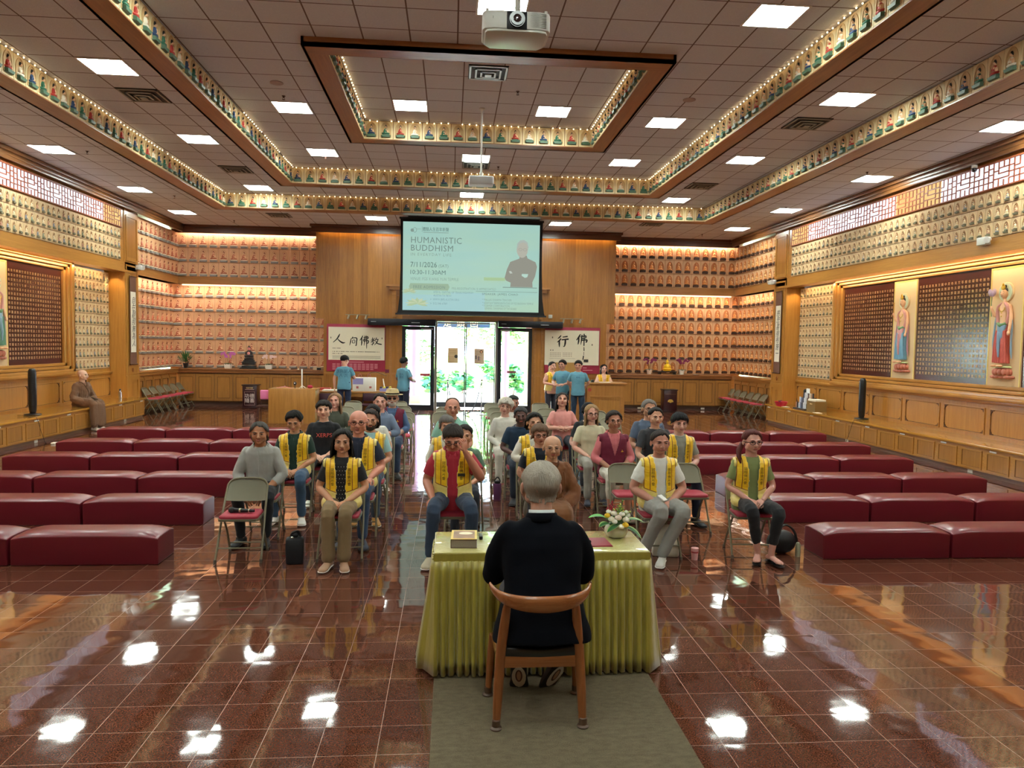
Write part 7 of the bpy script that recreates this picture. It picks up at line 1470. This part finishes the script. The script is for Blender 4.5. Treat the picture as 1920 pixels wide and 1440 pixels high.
# right block
seated('white curly haired woman in white blouse, centre right aisle', .80, 10.7, 'folding chair under the white haired woman', skin='#cfa08a', fem=1, lean=6, shirt='#d6d2c6', sleeve='long', pants='#c8c2b4', shoes='#b8a890', hk='bangs', hc='#cdc7ba', hvol=.026, curly=.16, arms='lap', glasses='#8a7a6a', head=(-8, 0, 8), sc=.95)
r = seated('person in dark cap half hidden behind the white haired woman', 1.0, 11.7, 'folding chair under the person in dark cap', skin='#9a6a54', shirt='#c9c4bc', pants='#2a3444', shoes='#1c1c20', hk='cap', hc='#2f3230', hvol=.012, arms='lap', head=(8, 6, 0), sc=.93)
seated('dark skinned grey haired man in navy tee looking sideways', .93, 9.75, 'folding chair under the man in navy tee', skin='#5d4038', lean=10, shirt='#16304a', pants='#1c2638', shoes='#1c1c20', hk='short', hc='#3a3a3c', arms=((.25, -.05, .18), (.06, -.28, .12), (-.9, -.3, .1), (.2, -.4, .9)), head=(-4, 6, -4), collar=('crew', '#16304a'), sc=.93, hvol=.006)
seated('woman with dark bobbed hair, glasses, white turtleneck and yellow stole vest', 1.0, 8.72, 'folding chair under the woman in white turtleneck', skin='#c09070', fem=1, lean=4, shirt='#d9d6cc', sleeve='long', pants='#8a8478', shoes='#2a2624', hk='back', hc='#15120f', hlen=.08, hopen=80, hflare=.2, hvol=.016, arms='cross', vest=YV, glasses='#6a5a50', near=1, collar=('crew', '#e0dcd2'), head=(4, 0, 4), sc=.93)
seated('woman with brown bob and dark glasses in navy top and yellow stole vest', .97, 7.92, 'folding chair under the woman with the brown bob', skin='#c28c72', fem=1, lean=6, shirt='#141a28', pants='#3a3c44', shoes='#1c1c20', hk='bangs', hc='#6d5340', hlen=.05, hflare=.10, hvol=.014, arms='lap', vest=YV, glasses=('thick', '#3a2a24'), near=1, head=(2, 4, 0), sc=.90)
r = seated('Buddhist nun with shaved head and glasses in brown robe, front row', .99, 0, 'folding chair under the nun in brown robe', skin='#b98a68', fem=0, lean=4, shirt='#7a4a26', robe=1, sleeve='loose', pants='#74461f', shoes='#8a7a68', hk='none', arms=((.25, -.04, .15), (.10, -.24, .07), (-.7, -.7, -.2), (.3, -.3, .9)), glasses='#8a7a68', near=1, head=(-3, 2, 0), sc=.88, legw=1.25, headk=1.06, arm_k=1.2)
def robe_trim(r, col, dz=0.):
    sh_ = kid(r[0], 'shirt'); sc0 = P(col, .85)
    surf_tube(sh_, [(-.075, 1.035+dz), (-.045, .99+dz), (.0, .92+dz), (.06, .82+dz), (.11, .72+dz)], .012, sc0, 'crossed_collar'); surf_tube(sh_, [(.075, 1.035+dz), (.045, .99+dz), (.01, .935+dz)], .012, sc0, 'crossed_collar')
    for x_, z0_, z1_ in ((-.11, .95, .70), (.12, .93, .66), (-.06, .86, .64), (.05, .78, .62)): surf_tube(sh_, [(x_, z0_+dz), (x_*1.05+.01, (z0_+z1_)/2+dz), (x_*.9, z1_+dz)], .007, MATS_of(sh_), 'robe_fold')
def MATS_of(o): return o.data.materials[0]
robe_trim(r, '#5f3518')
def robe_skirt(r, col):
    m = MB()
    for x_ in (-.1, -.05, 0, .05, .1): limb(m, [(x_, -.1, .56), (x_, -.40, .555), (x_*1.15, -.46, .45), (x_*1.3, -.47, .12)], [.08, .075, .07, .065], 10)
    me = remeshed(m, .012, 6); ruffle(me, lambda c: noise.noise((c.x*22, c.y*6, c.z*3))*.014)
    return skin_mesh('robe_skirt', me, P(col, .85, var=.08, vscale=14, bump=.35, bscale=16, sheen=.1), r[0])
robe_skirt(r, '#74461f')
seated('woman in pink tee with long dark hair over one shoulder, arms folded', 1.78, 11.6, 'folding chair under the woman in pink tee', skin='#c9957c', fem=1, lean=-2, shirt='#d9938c', pants='#1a2230', shoes='#1c1c20', hk='long', hc='#2e2420', hlen=.34, hopen=64, hflare=.1, arms='cross', head=(-6, -12, 4), sc=.97, collar=('crew', '#d9938c'))
r = seated('dark haired person in black tee bowing the head, right block', 1.98, 10.55, 'folding chair under the person in black tee', skin='#d2a890', lean=14, shirt='#14161c', pants='#3a3c44', shoes='#1c1c20', hk='fringe', hc='#11121a', hlen=.03, hopen=20, hvol=.018, arms=((.25, -.08, .16), (.10, -.26, .12), (-.8, -.5, -.1), (.2, -.3, .9)), head=(22, 30, 0), sc=.93)
seated('woman with long blond hair and black glasses in cream tee', 1.88, 9.7, 'folding chair under the blond woman in cream tee', skin='#cf9c84', fem=1, lean=3, shirt='#ccc3a4', pants='#9a958a', shoes='#2a3040', hk='long', hc='#9c7d56', hlen=.24, hflare=.08, arms='lap', glasses=('thick', '#1c181a'), head=(3, 2, 0), near=1, sc=.95, collar=('crew', '#ccc3a4'))
r = seated('woman in pink shirt and maroon vest with glasses, right block', 1.98, 8.8, 'folding chair under the woman in maroon vest', skin='#a8745a', fem=1, lean=4, shirt='#d4777c', sleeve='roll', pants='#c9c3b4', shoes='#6a4a3c', hk='back', hc='#2a201c', hlen=.03, hopen=80, hvol=.014, arms='lap', vest='maroon', collar='#d4777c', glasses='#5a463c', near=1, sc=.95, bare=.55)
tag(MB().box(-.06, -.05, 0, .06, .05, .006).build('folded_paper', P('#e8e6e0', .7), loc=(1.99, 8.44, .60)), 'folded white paper on the lap of the woman in maroon vest', 'paper').rotation_euler = (.2, .1, .6)
r = seated('grey haired man with glasses in slate blue tee with white print', 2.70, 9.85, 'folding chair under the man in slate blue tee', skin='#b58468', lean=3, shirt='#56657c', pants='#2a3f5e', shoes='#3a3a40', hk='short', hc='#77706a', arms='lap', glasses=('thick', '#2a2426'), collar=('crew', '#56657c'), belly=.025, sc=1.0, near=1)
m = MB(); sb = kid(r[0], 'shirt'); bvh_ = BVHTree.FromPolygons([v.co for v in sb.data.vertices], [p.vertices for p in sb.data.polygons])
for q in range(9):
    a = q*.7; c = bvh_.ray_cast(V3((.03+.06*math.cos(a)*(q > 0), -1, .80+.045*math.sin(a)*(q > 0))), V3((0, 1, 0)))[0]
    if c: m.tube([c+V3((.02*math.cos(k), -.004, .018*math.sin(k))) for k in [i*.7 for i in range(9)]], .005, 4, closed=True)
m.build('shirt_print', P('#d9dce2', .7), sb)
seated('dark haired man in charcoal henley, right block', 2.62, 9.25, 'folding chair under the man in charcoal henley', skin='#c49478', lean=5, shirt='#2d3036', pants='#2a3448', shoes='#1c1c20', hk='back', hc='#1e1916', arms='knees', collar=('crew', '#24262c'), near=1, sc=.96, head=(0, 3, 0), hvol=.008)
seated('young man with side swept black fringe, grey tee and yellow stole vest', 2.74, 8.62, 'folding chair under the young man with black fringe', skin='#c79884', lean=3, shirt='#8d8d80', pants='#16223a', shoes='#15171c', hk='bangs', hc='#0f0f14', hlen=.015, hopen=70, hvol=.016, arms='lap', vest=YV, near=1, sc=.95, head=(-3, 8, 0), collar=('crew', '#8d8d80'))
r = seated('woman in white tee, yellow vest and grey trousers, front row right', 2.03, 7.04, 'folding chair under the woman in grey trousers', skin='#b5806a', fem=1, lean=9, shirt='#dcdad0', pants='#8e8c86', shoes='#c9c6be', hk='back', hc='#2e231f', hvol=.006, arms=((.26, -.05, .16), (.085, -.25, .085), (-.75, -.6, -.25), (.3, -.35, .9)), vest=YV, near=1, belly=.05, arm_k=1.2, sc=.94, head=(-2, 2, 0), legw=1.12,
   legs=[(V3((-.09, .03, .55)), V3((-.07, -.42, .53)), V3((-.19, -.25, .10)), V3((-.25, -.45, .06))), (V3((.09, .03, .55)), V3((.15, -.42, .53)), V3((-.03, -.36, .10)), V3((-.13, -.58, .09)))])
tag(MB().box(-.03, -.04, 0, .03, .04, .008).build('folded_tissue', P('#f0eee8', .8), loc=(2.0, 6.74, .625)), 'folded white tissue in the hands of the woman in white tee', 'tissue').rotation_euler = (.5, 0, .7)
r = seated('red haired woman in green tee, yellow vest, black leggings and sandals', 2.98, 7.06, 'folding chair under the red haired woman', rz=R_(-6), skin='#c08c78', fem=1, lean=5, shirt='#7f8a54', pants='#15151a', shoes='#121214', hk='back', hc='#5a2a26', hvol=.010, hlen=.0, arms='lap', vest=YV, glasses=('thick', '#2c2a30'), near=1, sc=.94, head=(4, 2, 0), shoek='sandal', legw=.92, bare=.72, arm_k=.9,
   legs=[(V3((-.085, .03, .55)), V3((-.09, -.42, .53)), V3((.01, -.30, .10)), V3((-.07, -.53, .1))), (V3((.085, .03, .55)), V3((.17, -.42, .53)), V3((.13, -.36, .10)), V3((.2, -.60, .1)))])
h_ = r[3]; m = MB(); m.tube([h_ @ V3(p) for p in ((-.06, .07, -.03), (-.10, .045, -.10), (-.115, -.01, -.16), (-.11, -.05, -.22))], [.028, .030, .024, .008], 10); m.build('ponytail', MATS['hair#5a2a26'], r[0], ang=180)
o = MB(); o.tube([r[2]((.068*math.cos(a), .064*math.sin(a)-.002, .462-.02*max(0, -math.sin(a)))) for a in [i*.42 for i in range(15)]], .004, 5, closed=True); o.build('cord_necklace', P('#241a18', .6), r[0])
# the speaker, from behind
x0, y0 = .52, 4.03
r = person('grey haired speaker seen from behind in dark navy blazer, seated on the teak chair', x0, y0, -.0, R_(180), sc=1.05, skin='#b98a72', lean=11, shirt=None, pants='#6e7078', shoes='#5c5560', shoek='shoe', hk='short', hc='#a39a8c', hvol=.006, hlen=.045, hopen=98, hflare=-.16, near=1, shw=1.22, arm_k=1.35,
   arms=((.245, -.12, .17), (.21, -.36, .21), (-.3, -.95, 0), (.3, 0, 1)), head=(0, 4, 0), headk=1.08, hup=.01, legs=[(V3((-.09, .03, .55)), V3((-.13, -.40, .52)), V3((-.115, -.13, .235)), V3((-.07, -.25, .075))), (V3((.09, .03, .55)), V3((.13, -.40, .52)), V3((.10, -.13, .235)), V3((.085, -.25, .075)))])
J, T = r[1], r[2]; m = MB(); NAVY = P('#070a12', .95, var=.12, vscale=10, bump=.25, bscale=12, spec=.15)
rs = []
for (z, w, d, y) in ((-.15, .262, .17, .02), (-.08, .25, .165, .02), (.0, .228, .155, .02), (.12, .205, .145, .012), (.24, .212, .142, .008), (.33, .222, .138, .01), (.40, .212, .118, .014), (.44, .185, .092, .02), (.475, .115, .075, .022), (.495, .078, .068, .02)): rs.append([T(p) for p in sell(0, y, w, d, z, 32, .8)])
m.rings(rs)
for s in (-1, 1):
    sh, el, wr, hd, hn = r[4][s]; limb(m, [T((s*.160, .015, .395)), sh.lerp(el, .45)+V3((s*.012, 0, 0)), el, el.lerp(wr, .5), el.lerp(wr, .92)], [.074, .070, .062, .056, .044], 14)
me = remeshed(m, .009, 6)
ruffle(me, lambda c: noise.noise((c.x*7, c.y*7, c.z*9))*.009+noise.noise((c.x*16, c.y*16, c.z*9))*.004)
skin_mesh('blazer', me, NAVY, r[0]); m = MB()
m.rings([[T((.070*math.cos(a), .066*math.sin(a)+.018, z)) for a in [i*.3 for i in range(21)]] for z in (.47, .525)], cap=False); o = m.build('white_shirt_collar', P('#cfd8d6', .7), r[0], ang=180); md = o.modifiers.new('s', 'SOLIDIFY'); md.thickness = .006
m = MB(); m.rings([[T((k*.078*math.cos(a), k*.074*math.sin(a)+.020, z)) for a in [i*.3 for i in range(21)]] for k, z in ((1.25, .465), (1.05, .505), (1.0, .51))], cap=False); o = m.build('blazer_collar', NAVY, r[0], ang=180); md = o.modifiers.new('s', 'SOLIDIFY'); md.thickness = .008
# white swooshes on the soles of his shoes
for s, sh_ in zip((-1, 1), [c for c in r[0].children if c.name.split('.')[0] == 'shoe']):
    sh_.scale = (1, 1, 1); an, to = r[5][s][2]-V3((0, 0, .088)), r[5][s][3]-V3((0, 0, .088)); d = (to-an).normalized(); u = d.cross(V3((0, 0, 1))).normalized(); up = u.cross(d)
    m = MB()
    for w_, L0, L1, col in ((.040, -.06, .16, 0), (.020, -.03, .10, 1), (.012, -.02, .08, 2)):
        pts = [(L0+(L1-L0)*.5*(1-math.cos(a)), w_*math.sin(a)) for a in [k*math.pi/7 for k in range(15)]]; off = -.006-.0015*col
        m.add([an+d*a+u*b+up*off for a, b in pts], [tuple(range(14))], col)
    m.build('sole_pattern', [P('#d8d4d0', .5), P('#4a2422', .5), P('#b8917c', .5)], sh_, ang=0)
for o in list(S.objects):
    if o.get('category') == 'person' and any(c.name.split('.')[0] == 'collar' for c in o.children):
        sh_ = kid(o, 'shirt'); surf_tube(sh_, [(.0, .98), (.003, .9), (.0, .8), (0, .7)], .0035, sh_.data.materials[0], 'placket')
# standing and far people
SB = '#5a8fa2'
r = person('young man in light blue tee looking at his phone before the long desk', -2.68, 18.95, rz=R_(175), pose='stand', sc=1.0, skin='#c08e74', shirt=SB, pants='#1a2542', shoes='#1c1c20', hk='short', hc='#12110f', arms='down', armL=((.25, -.03, .2), (.12, -.24, .24), (-.3, -.6, .7), (.2, -.8, .2)), head=(-30, 14, 0), lean=4, hup=-.0, hvol=.012)
print_on(kid(r[0], 'shirt'), '人間佛教\n光 人', 0, 1.24, .10, P('#2e5a72', .7), depth=1)
tag(MB().box(-.035, -.004, -.07, .035, .004, .07).build('phone', P('#15161a', .3), loc=(-2.52, 19.22, 1.20)), 'dark phone in the hand of the young man at the long desk', 'phone')
r = person('young man in light blue tee by the left door looking outside', -1.18, 18.75, rz=R_(140), pose='stand', sc=.99, skin='#7d5a4a', shirt=SB, pants='#141c34', shoes='#1c1c20', hk='short', hc='#141416', arms='front', head=(0, 0, 0), lean=1)
print_on(kid(r[0], 'shirt'), '人間\n佛教', -.03, 1.22, .075, P('#3a6a84', .7), depth=1)
r = person('young man with glasses in light blue tee standing at the podium', 2.82, 18.42, rz=R_(-28), pose='stand', sc=.99, skin='#ad7c64', shirt=SB, pants='#122a40', shoes='#1c1c20', hk='fringe', hc='#121212', arms='front', head=(-8, 0, 0), glasses='#4a3a34'); print_on(kid(r[0], 'shirt'), '光', .05, 1.26, .05, P('#3a5a9a', .7))
r = person('young man in light blue tee with hands behind his back beside the podium', 3.13, 17.95, rz=R_(-12), pose='stand', sc=.99, skin='#b9846a', shirt=SB, pants='#122a40', shoes='#1c1c20', hk='fringe', hc='#121212', arms='behind', head=(-4, 4, 0)); print_on(kid(r[0], 'shirt'), '青年', .0, 1.27, .05, P('#2a4a6a', .7))
person('volunteer in yellow vest nearly hidden behind the young man with glasses at the podium', 2.60, 19.02, rz=R_(30), pose='stand', sc=.95, skin='#c49078', fem=1, shirt='#e0a890', pants='#2a2c38', shoes='#1c1c20', hk='back', hc='#1c1816', arms='front', vest=YV)
st = thing('stool', 'tall stool behind the registration desk', 'stool', (4.22, 20.15, 0)); MB().lathe([(.17, .68), (.18, .7), (.17, .73)], n=20).build('seat', P('#3a2a24', .5), st)
for a in range(4): MB().tube([(.17*math.cos(a*1.57+.8), .17*math.sin(a*1.57+.8), 0), (.12*math.cos(a*1.57+.8), .12*math.sin(a*1.57+.8), .69)], .014, 8).build('leg', P('#3a2a24', .5), st)
person('woman with long black hair in yellow vest seated behind the registration desk', 4.22, 20.15, .29, rz=0, sc=.94, skin='#d2a48c', fem=1, shirt='#e2b8a4', pants='#2a2c38', shoes='#1c1c20', hk='long', hc='#100e10', hlen=.24, hflare=.15, arms=((.25, -.10, .17), (.13, -.34, .17), (-.5, -.8, 0), (.2, -.1, 1)), vest=YV, glasses='#6a5a50', legs=[(V3((s*.09, .03, .55)), V3((s*.1, -.32, .50)), V3((s*.1, -.25, .10)), V3((s*.1, -.45, .1))) for s in (-1, 1)])
r = person('elderly monk in brown robe seated on the left wall seat holding a phone', -8.12, 17.02, .045, R_(68), sc=.98, skin='#c79c80', lean=5, shirt='#6b4a30', robe=1, sleeve='loose', pants='#6b4a30', shoes='#d8cfc4', hk='none', arms=((.25, -.06, .15), (.12, -.28, .08), (-.4, -.9, -.1), (.2, -.2, 1)), head=(12, 0, 0), legw=1.3, legs=[(V3((s*.09, .03, .58)), V3((s*.10, -.42, .56)), V3((s*.09, -.45, .06)), V3((s*.12, -.70, .06))) for s in (-1, 1)])
robe_skirt(r, '#6b4a30'); robe_trim(r, '#553a24')
w_ = r[0]
o = MB().box(-.035, -.07, -.006, .035, .07, .006).build('phone', P('#141214', .3)); tag(o, 'black phone held by the monk on the left wall seat', 'phone'); o.location = (-8.12+.98*.34, 17.02-.98*.14, .045+.98*.675); o.rotation_euler = (.2, .1, R_(55))
# nun's robe skirt
# ------------------------------------------------------------------ painted relief plaques on the side walls
def plaque(loc, rz, label, skirt, sash, scarf, attr):
    t = thing('bodhisattva_relief', label, 'relief plaque', loc, rz, 'tall painted relief plaques'); B = lambda: MB()
    MB().box(-.385, 0, 0, .385, .10, 2.06).build('board', P('#d8b98c', .6, var=.05, vscale=3), t, bevel=.012)
    fr = MB()
    for (a, b, c, d) in ((-.385, 0, .385, .03), (-.385, 2.03, .385, 2.06), (-.385, .03, -.362, 2.03), (.362, .03, .385, 2.03)): fr.box(a, -.006, b, c, 0, d)
    fr.build('pale_border', P('#e2c873', .5), t)
    def part(name, col, fn, vox=.006, sm=2, par=None, ys=1.):
        m = MB(); fn(m); m.v = [(a, b*ys-.01, c) for a, b, c in m.v]; me = remeshed(m, vox, sm); return skin_mesh(name, me, P(col, .5, var=.08, vscale=12), par or t)
    def halo(m): m.tube([(.0, .02, 1.63), (.0, -.02, 1.63)], .17, 28)
    h1 = part('halo', '#dfc89a', halo, .008, 0); m = MB(); m.tube([(.0, -.025, 1.63), (.0, -.034, 1.63)], .15, 28); m.build('halo_face', P('#c9d6b8', .6), h1)
    def lot(m):
        m.ball((0, .0, .29), .20, .08, .075)
        for q in range(8):
            a = R_(180+q*25.7); m.ball((.225*math.cos(a), .06*math.sin(a), .185), .055, .03, .028); m.ball((.175*math.cos(a), .09*math.sin(a), .27), .042, .026, .055)
    part('lotus_base', '#c98c5c' if skirt[1] == 'b' or skirt == '#b8564a' else '#b56a52', lot); m = MB(); m.lathe([(.19, .0), (.185, .02), (.15, .03)], (0, -.01, .345), 24, sy=.45); m.build('lotus_top', P('#c6cf96', .6), t)
    def sk(m):
        m.rings([sell(0, -.02, w, d, z, 20) for z, w, d in ((.42, .155, .06), (.6, .135, .06), (.8, .12, .06), (1.0, .115, .06), (1.08, .10, .05))])
        for q in range(7): x = -.13+q*.043; m.tube([(x*.75, -.075, .98), (x*.95, -.085, .7), (x*1.1, -.075, .43)], [.012, .018, .02], 6)
    part('skirt', skirt, sk)
    def ap(m): m.rings([sell(0, -.055, w, d, z, 16) for z, w, d in ((.62, .02, .03), (.78, .05, .04), (.9, .075, .045), (1.06, .1, .04), (1.10, .09, .03))]); m.tube([(-.02, -.10, .95), (0, -.11, .7), (.01, -.10, .52)], [.02, .025, .015], 6)
    part('sash', sash, ap); m = MB(); m.tube([(-.1, -.06, 1.10), (0, -.10, 1.06), (.1, -.06, 1.10)], .028, 8); m.build('green_belt', P('#5f8a5a', .5), t, ang=180)
    SKN = '#e6b48a'
    def bod(m):
        m.rings([sell(0, -.015, w, d, z, 20) for z, w, d in ((1.06, .095, .05), (1.16, .085, .05), (1.28, .10, .06), (1.38, .115, .055), (1.43, .10, .045), (1.46, .04, .035), (1.52, .035, .035))])
        m.ball((0, -.03, 1.60), .066, .065, .088); m.ball((0, -.09, 1.59), .012, .015, .018)
        for s in (-1, 1): m.ball((s*.07, -.01, 1.58), .012, .014, .035)
        limb(m, [(-.11, -.02, 1.39), (-.165, -.05, 1.22), (-.19, -.10, 1.33)], [.036, .03, .022], 10, 3); m.ball((-.195, -.115, 1.37), .026, .02, .034)
        limb(m, [(.11, -.02, 1.39), (.165, -.03, 1.20), (.185, -.07, .98)], [.036, .03, .022], 10, 3); m.ball((.19, -.085, .93), .028, .022, .042)
        for s in (-1, 1): m.ball((s*.07, -.12, .375), .04, .06, .02)
    part('figure', SKN, bod)
    def rb(m):
        for s in (-1, 1): limb(m, [(s*.03, -.04, 1.44), (s*.10, -.05, 1.38), (s*.13, -.04, 1.25), (s*.10, -.05, 1.1)], [.022, .034, .03, .028], 8, 3)
    part('shoulder_robe', '#c98a80', rb)
    def sc_(m):
        for s in (-1, 1): limb(m, [(s*.13, -.04, 1.36), (s*.19, -.03, 1.1), (s*.205, -.04, .8), (s*.20, -.03, .62), (s*.225, -.03, .5)], [.014, .022, .022, .026, .008], 8, 3, flat=.6)
    part('scarves', scarf, sc_)
    m = MB(); m.ball((0, -.01, 1.655), .072, .06, .062); m.ball((0, -.02, 1.73), .035, .035, .03); m.build('hair', P('#1f2226', .5), t, ang=180)
    m = MB(); m.ball((0, -.075, 1.705), .05, .015, .045); m.ball((0, -.08, 1.75), .022, .015, .03); m.build('gold_crown', P('#cfa22e', .35, .4), t, ang=180)
    m = MB()
    for s in (-1, 1): m.tube([(s*.014, -.092, 1.605), (s*.028, -.094, 1.600), (s*.042, -.086, 1.605)], .003, 5); m.tube([(s*.014, -.093, 1.625), (s*.03, -.095, 1.635), (s*.046, -.084, 1.625)], .0025, 5)
    m.tube([(-.016, -.094, 1.563), (0, -.097, 1.560), (.016, -.094, 1.563)], .004, 5); m.build('face_lines', P('#5a2e28', .6), t)
    m = MB()
    for q in range(12): m.ball((.06*math.cos(math.pi+q*.285), -.085, 1.36+.06*math.sin(math.pi+q*.285)), .009, nu=6, nv=4)
    for z in (1.28, 1.22): m.ball((0, -.085, z), .014, nu=6, nv=4)
    m.build('gold_necklace', P('#d8b45a', .4, .4), t)
    if attr == 'lotus':
        m = MB(); m.tube(smooth_path([(-.19, -.12, 1.22), (-.215, -.11, 1.4), (-.225, -.1, 1.56)], 4), .008, 6); m.build('stem', P('#7a8a5a', .6), t); m = MB()
        for q in range(9): a = q*.7; m.ball((-.22+.05*math.cos(a), -.10+.02*math.sin(a), 1.63+.02*math.sin(a*2)), .036, .024, .05)
        m.build('lotus_flower', P('#b9a0b8', .5), t, ang=180)
    else: m = MB(); m.tube([(-.185, -.13, 1.28), (-.20, -.12, 1.58)], .009, 8); m.ball((-.202, -.12, 1.60), .016); m.build('wish_rod', P('#c08a3c', .5), t)
for s in (-1, 1):
    for q, yc in enumerate((14.71, 11.88)):
        rz = R_(90) if s < 0 else R_(-90); L_ = {(-1, 0): 'tall relief of a robed figure cut off at the left edge of view', (-1, 1): 'tall relief of a standing figure on the left wall beyond the view edge', (1, 0): 'tall relief of a haloed figure in blue skirt between two right sutra boards', (1, 1): 'tall relief of a haloed figure in red skirt holding a lotus, right edge'}[(s, q)]
        plaque((X(s, .36), yc, 1.44), rz, L_, *([('#5f8a70', '#8aa8b8', '#a07a80', 'rod'), ('#8a4a4a', '#8aa0b0', '#7a92a0', 'lotus')][q] if s < 0 else [('#6f9fb8', '#c48a8a', '#b07a84', 'rod'), ('#c25a4c', '#7d9ab4', '#8398a8', 'lotus')][q]))
bpy.data.scenes.remove(TMP)
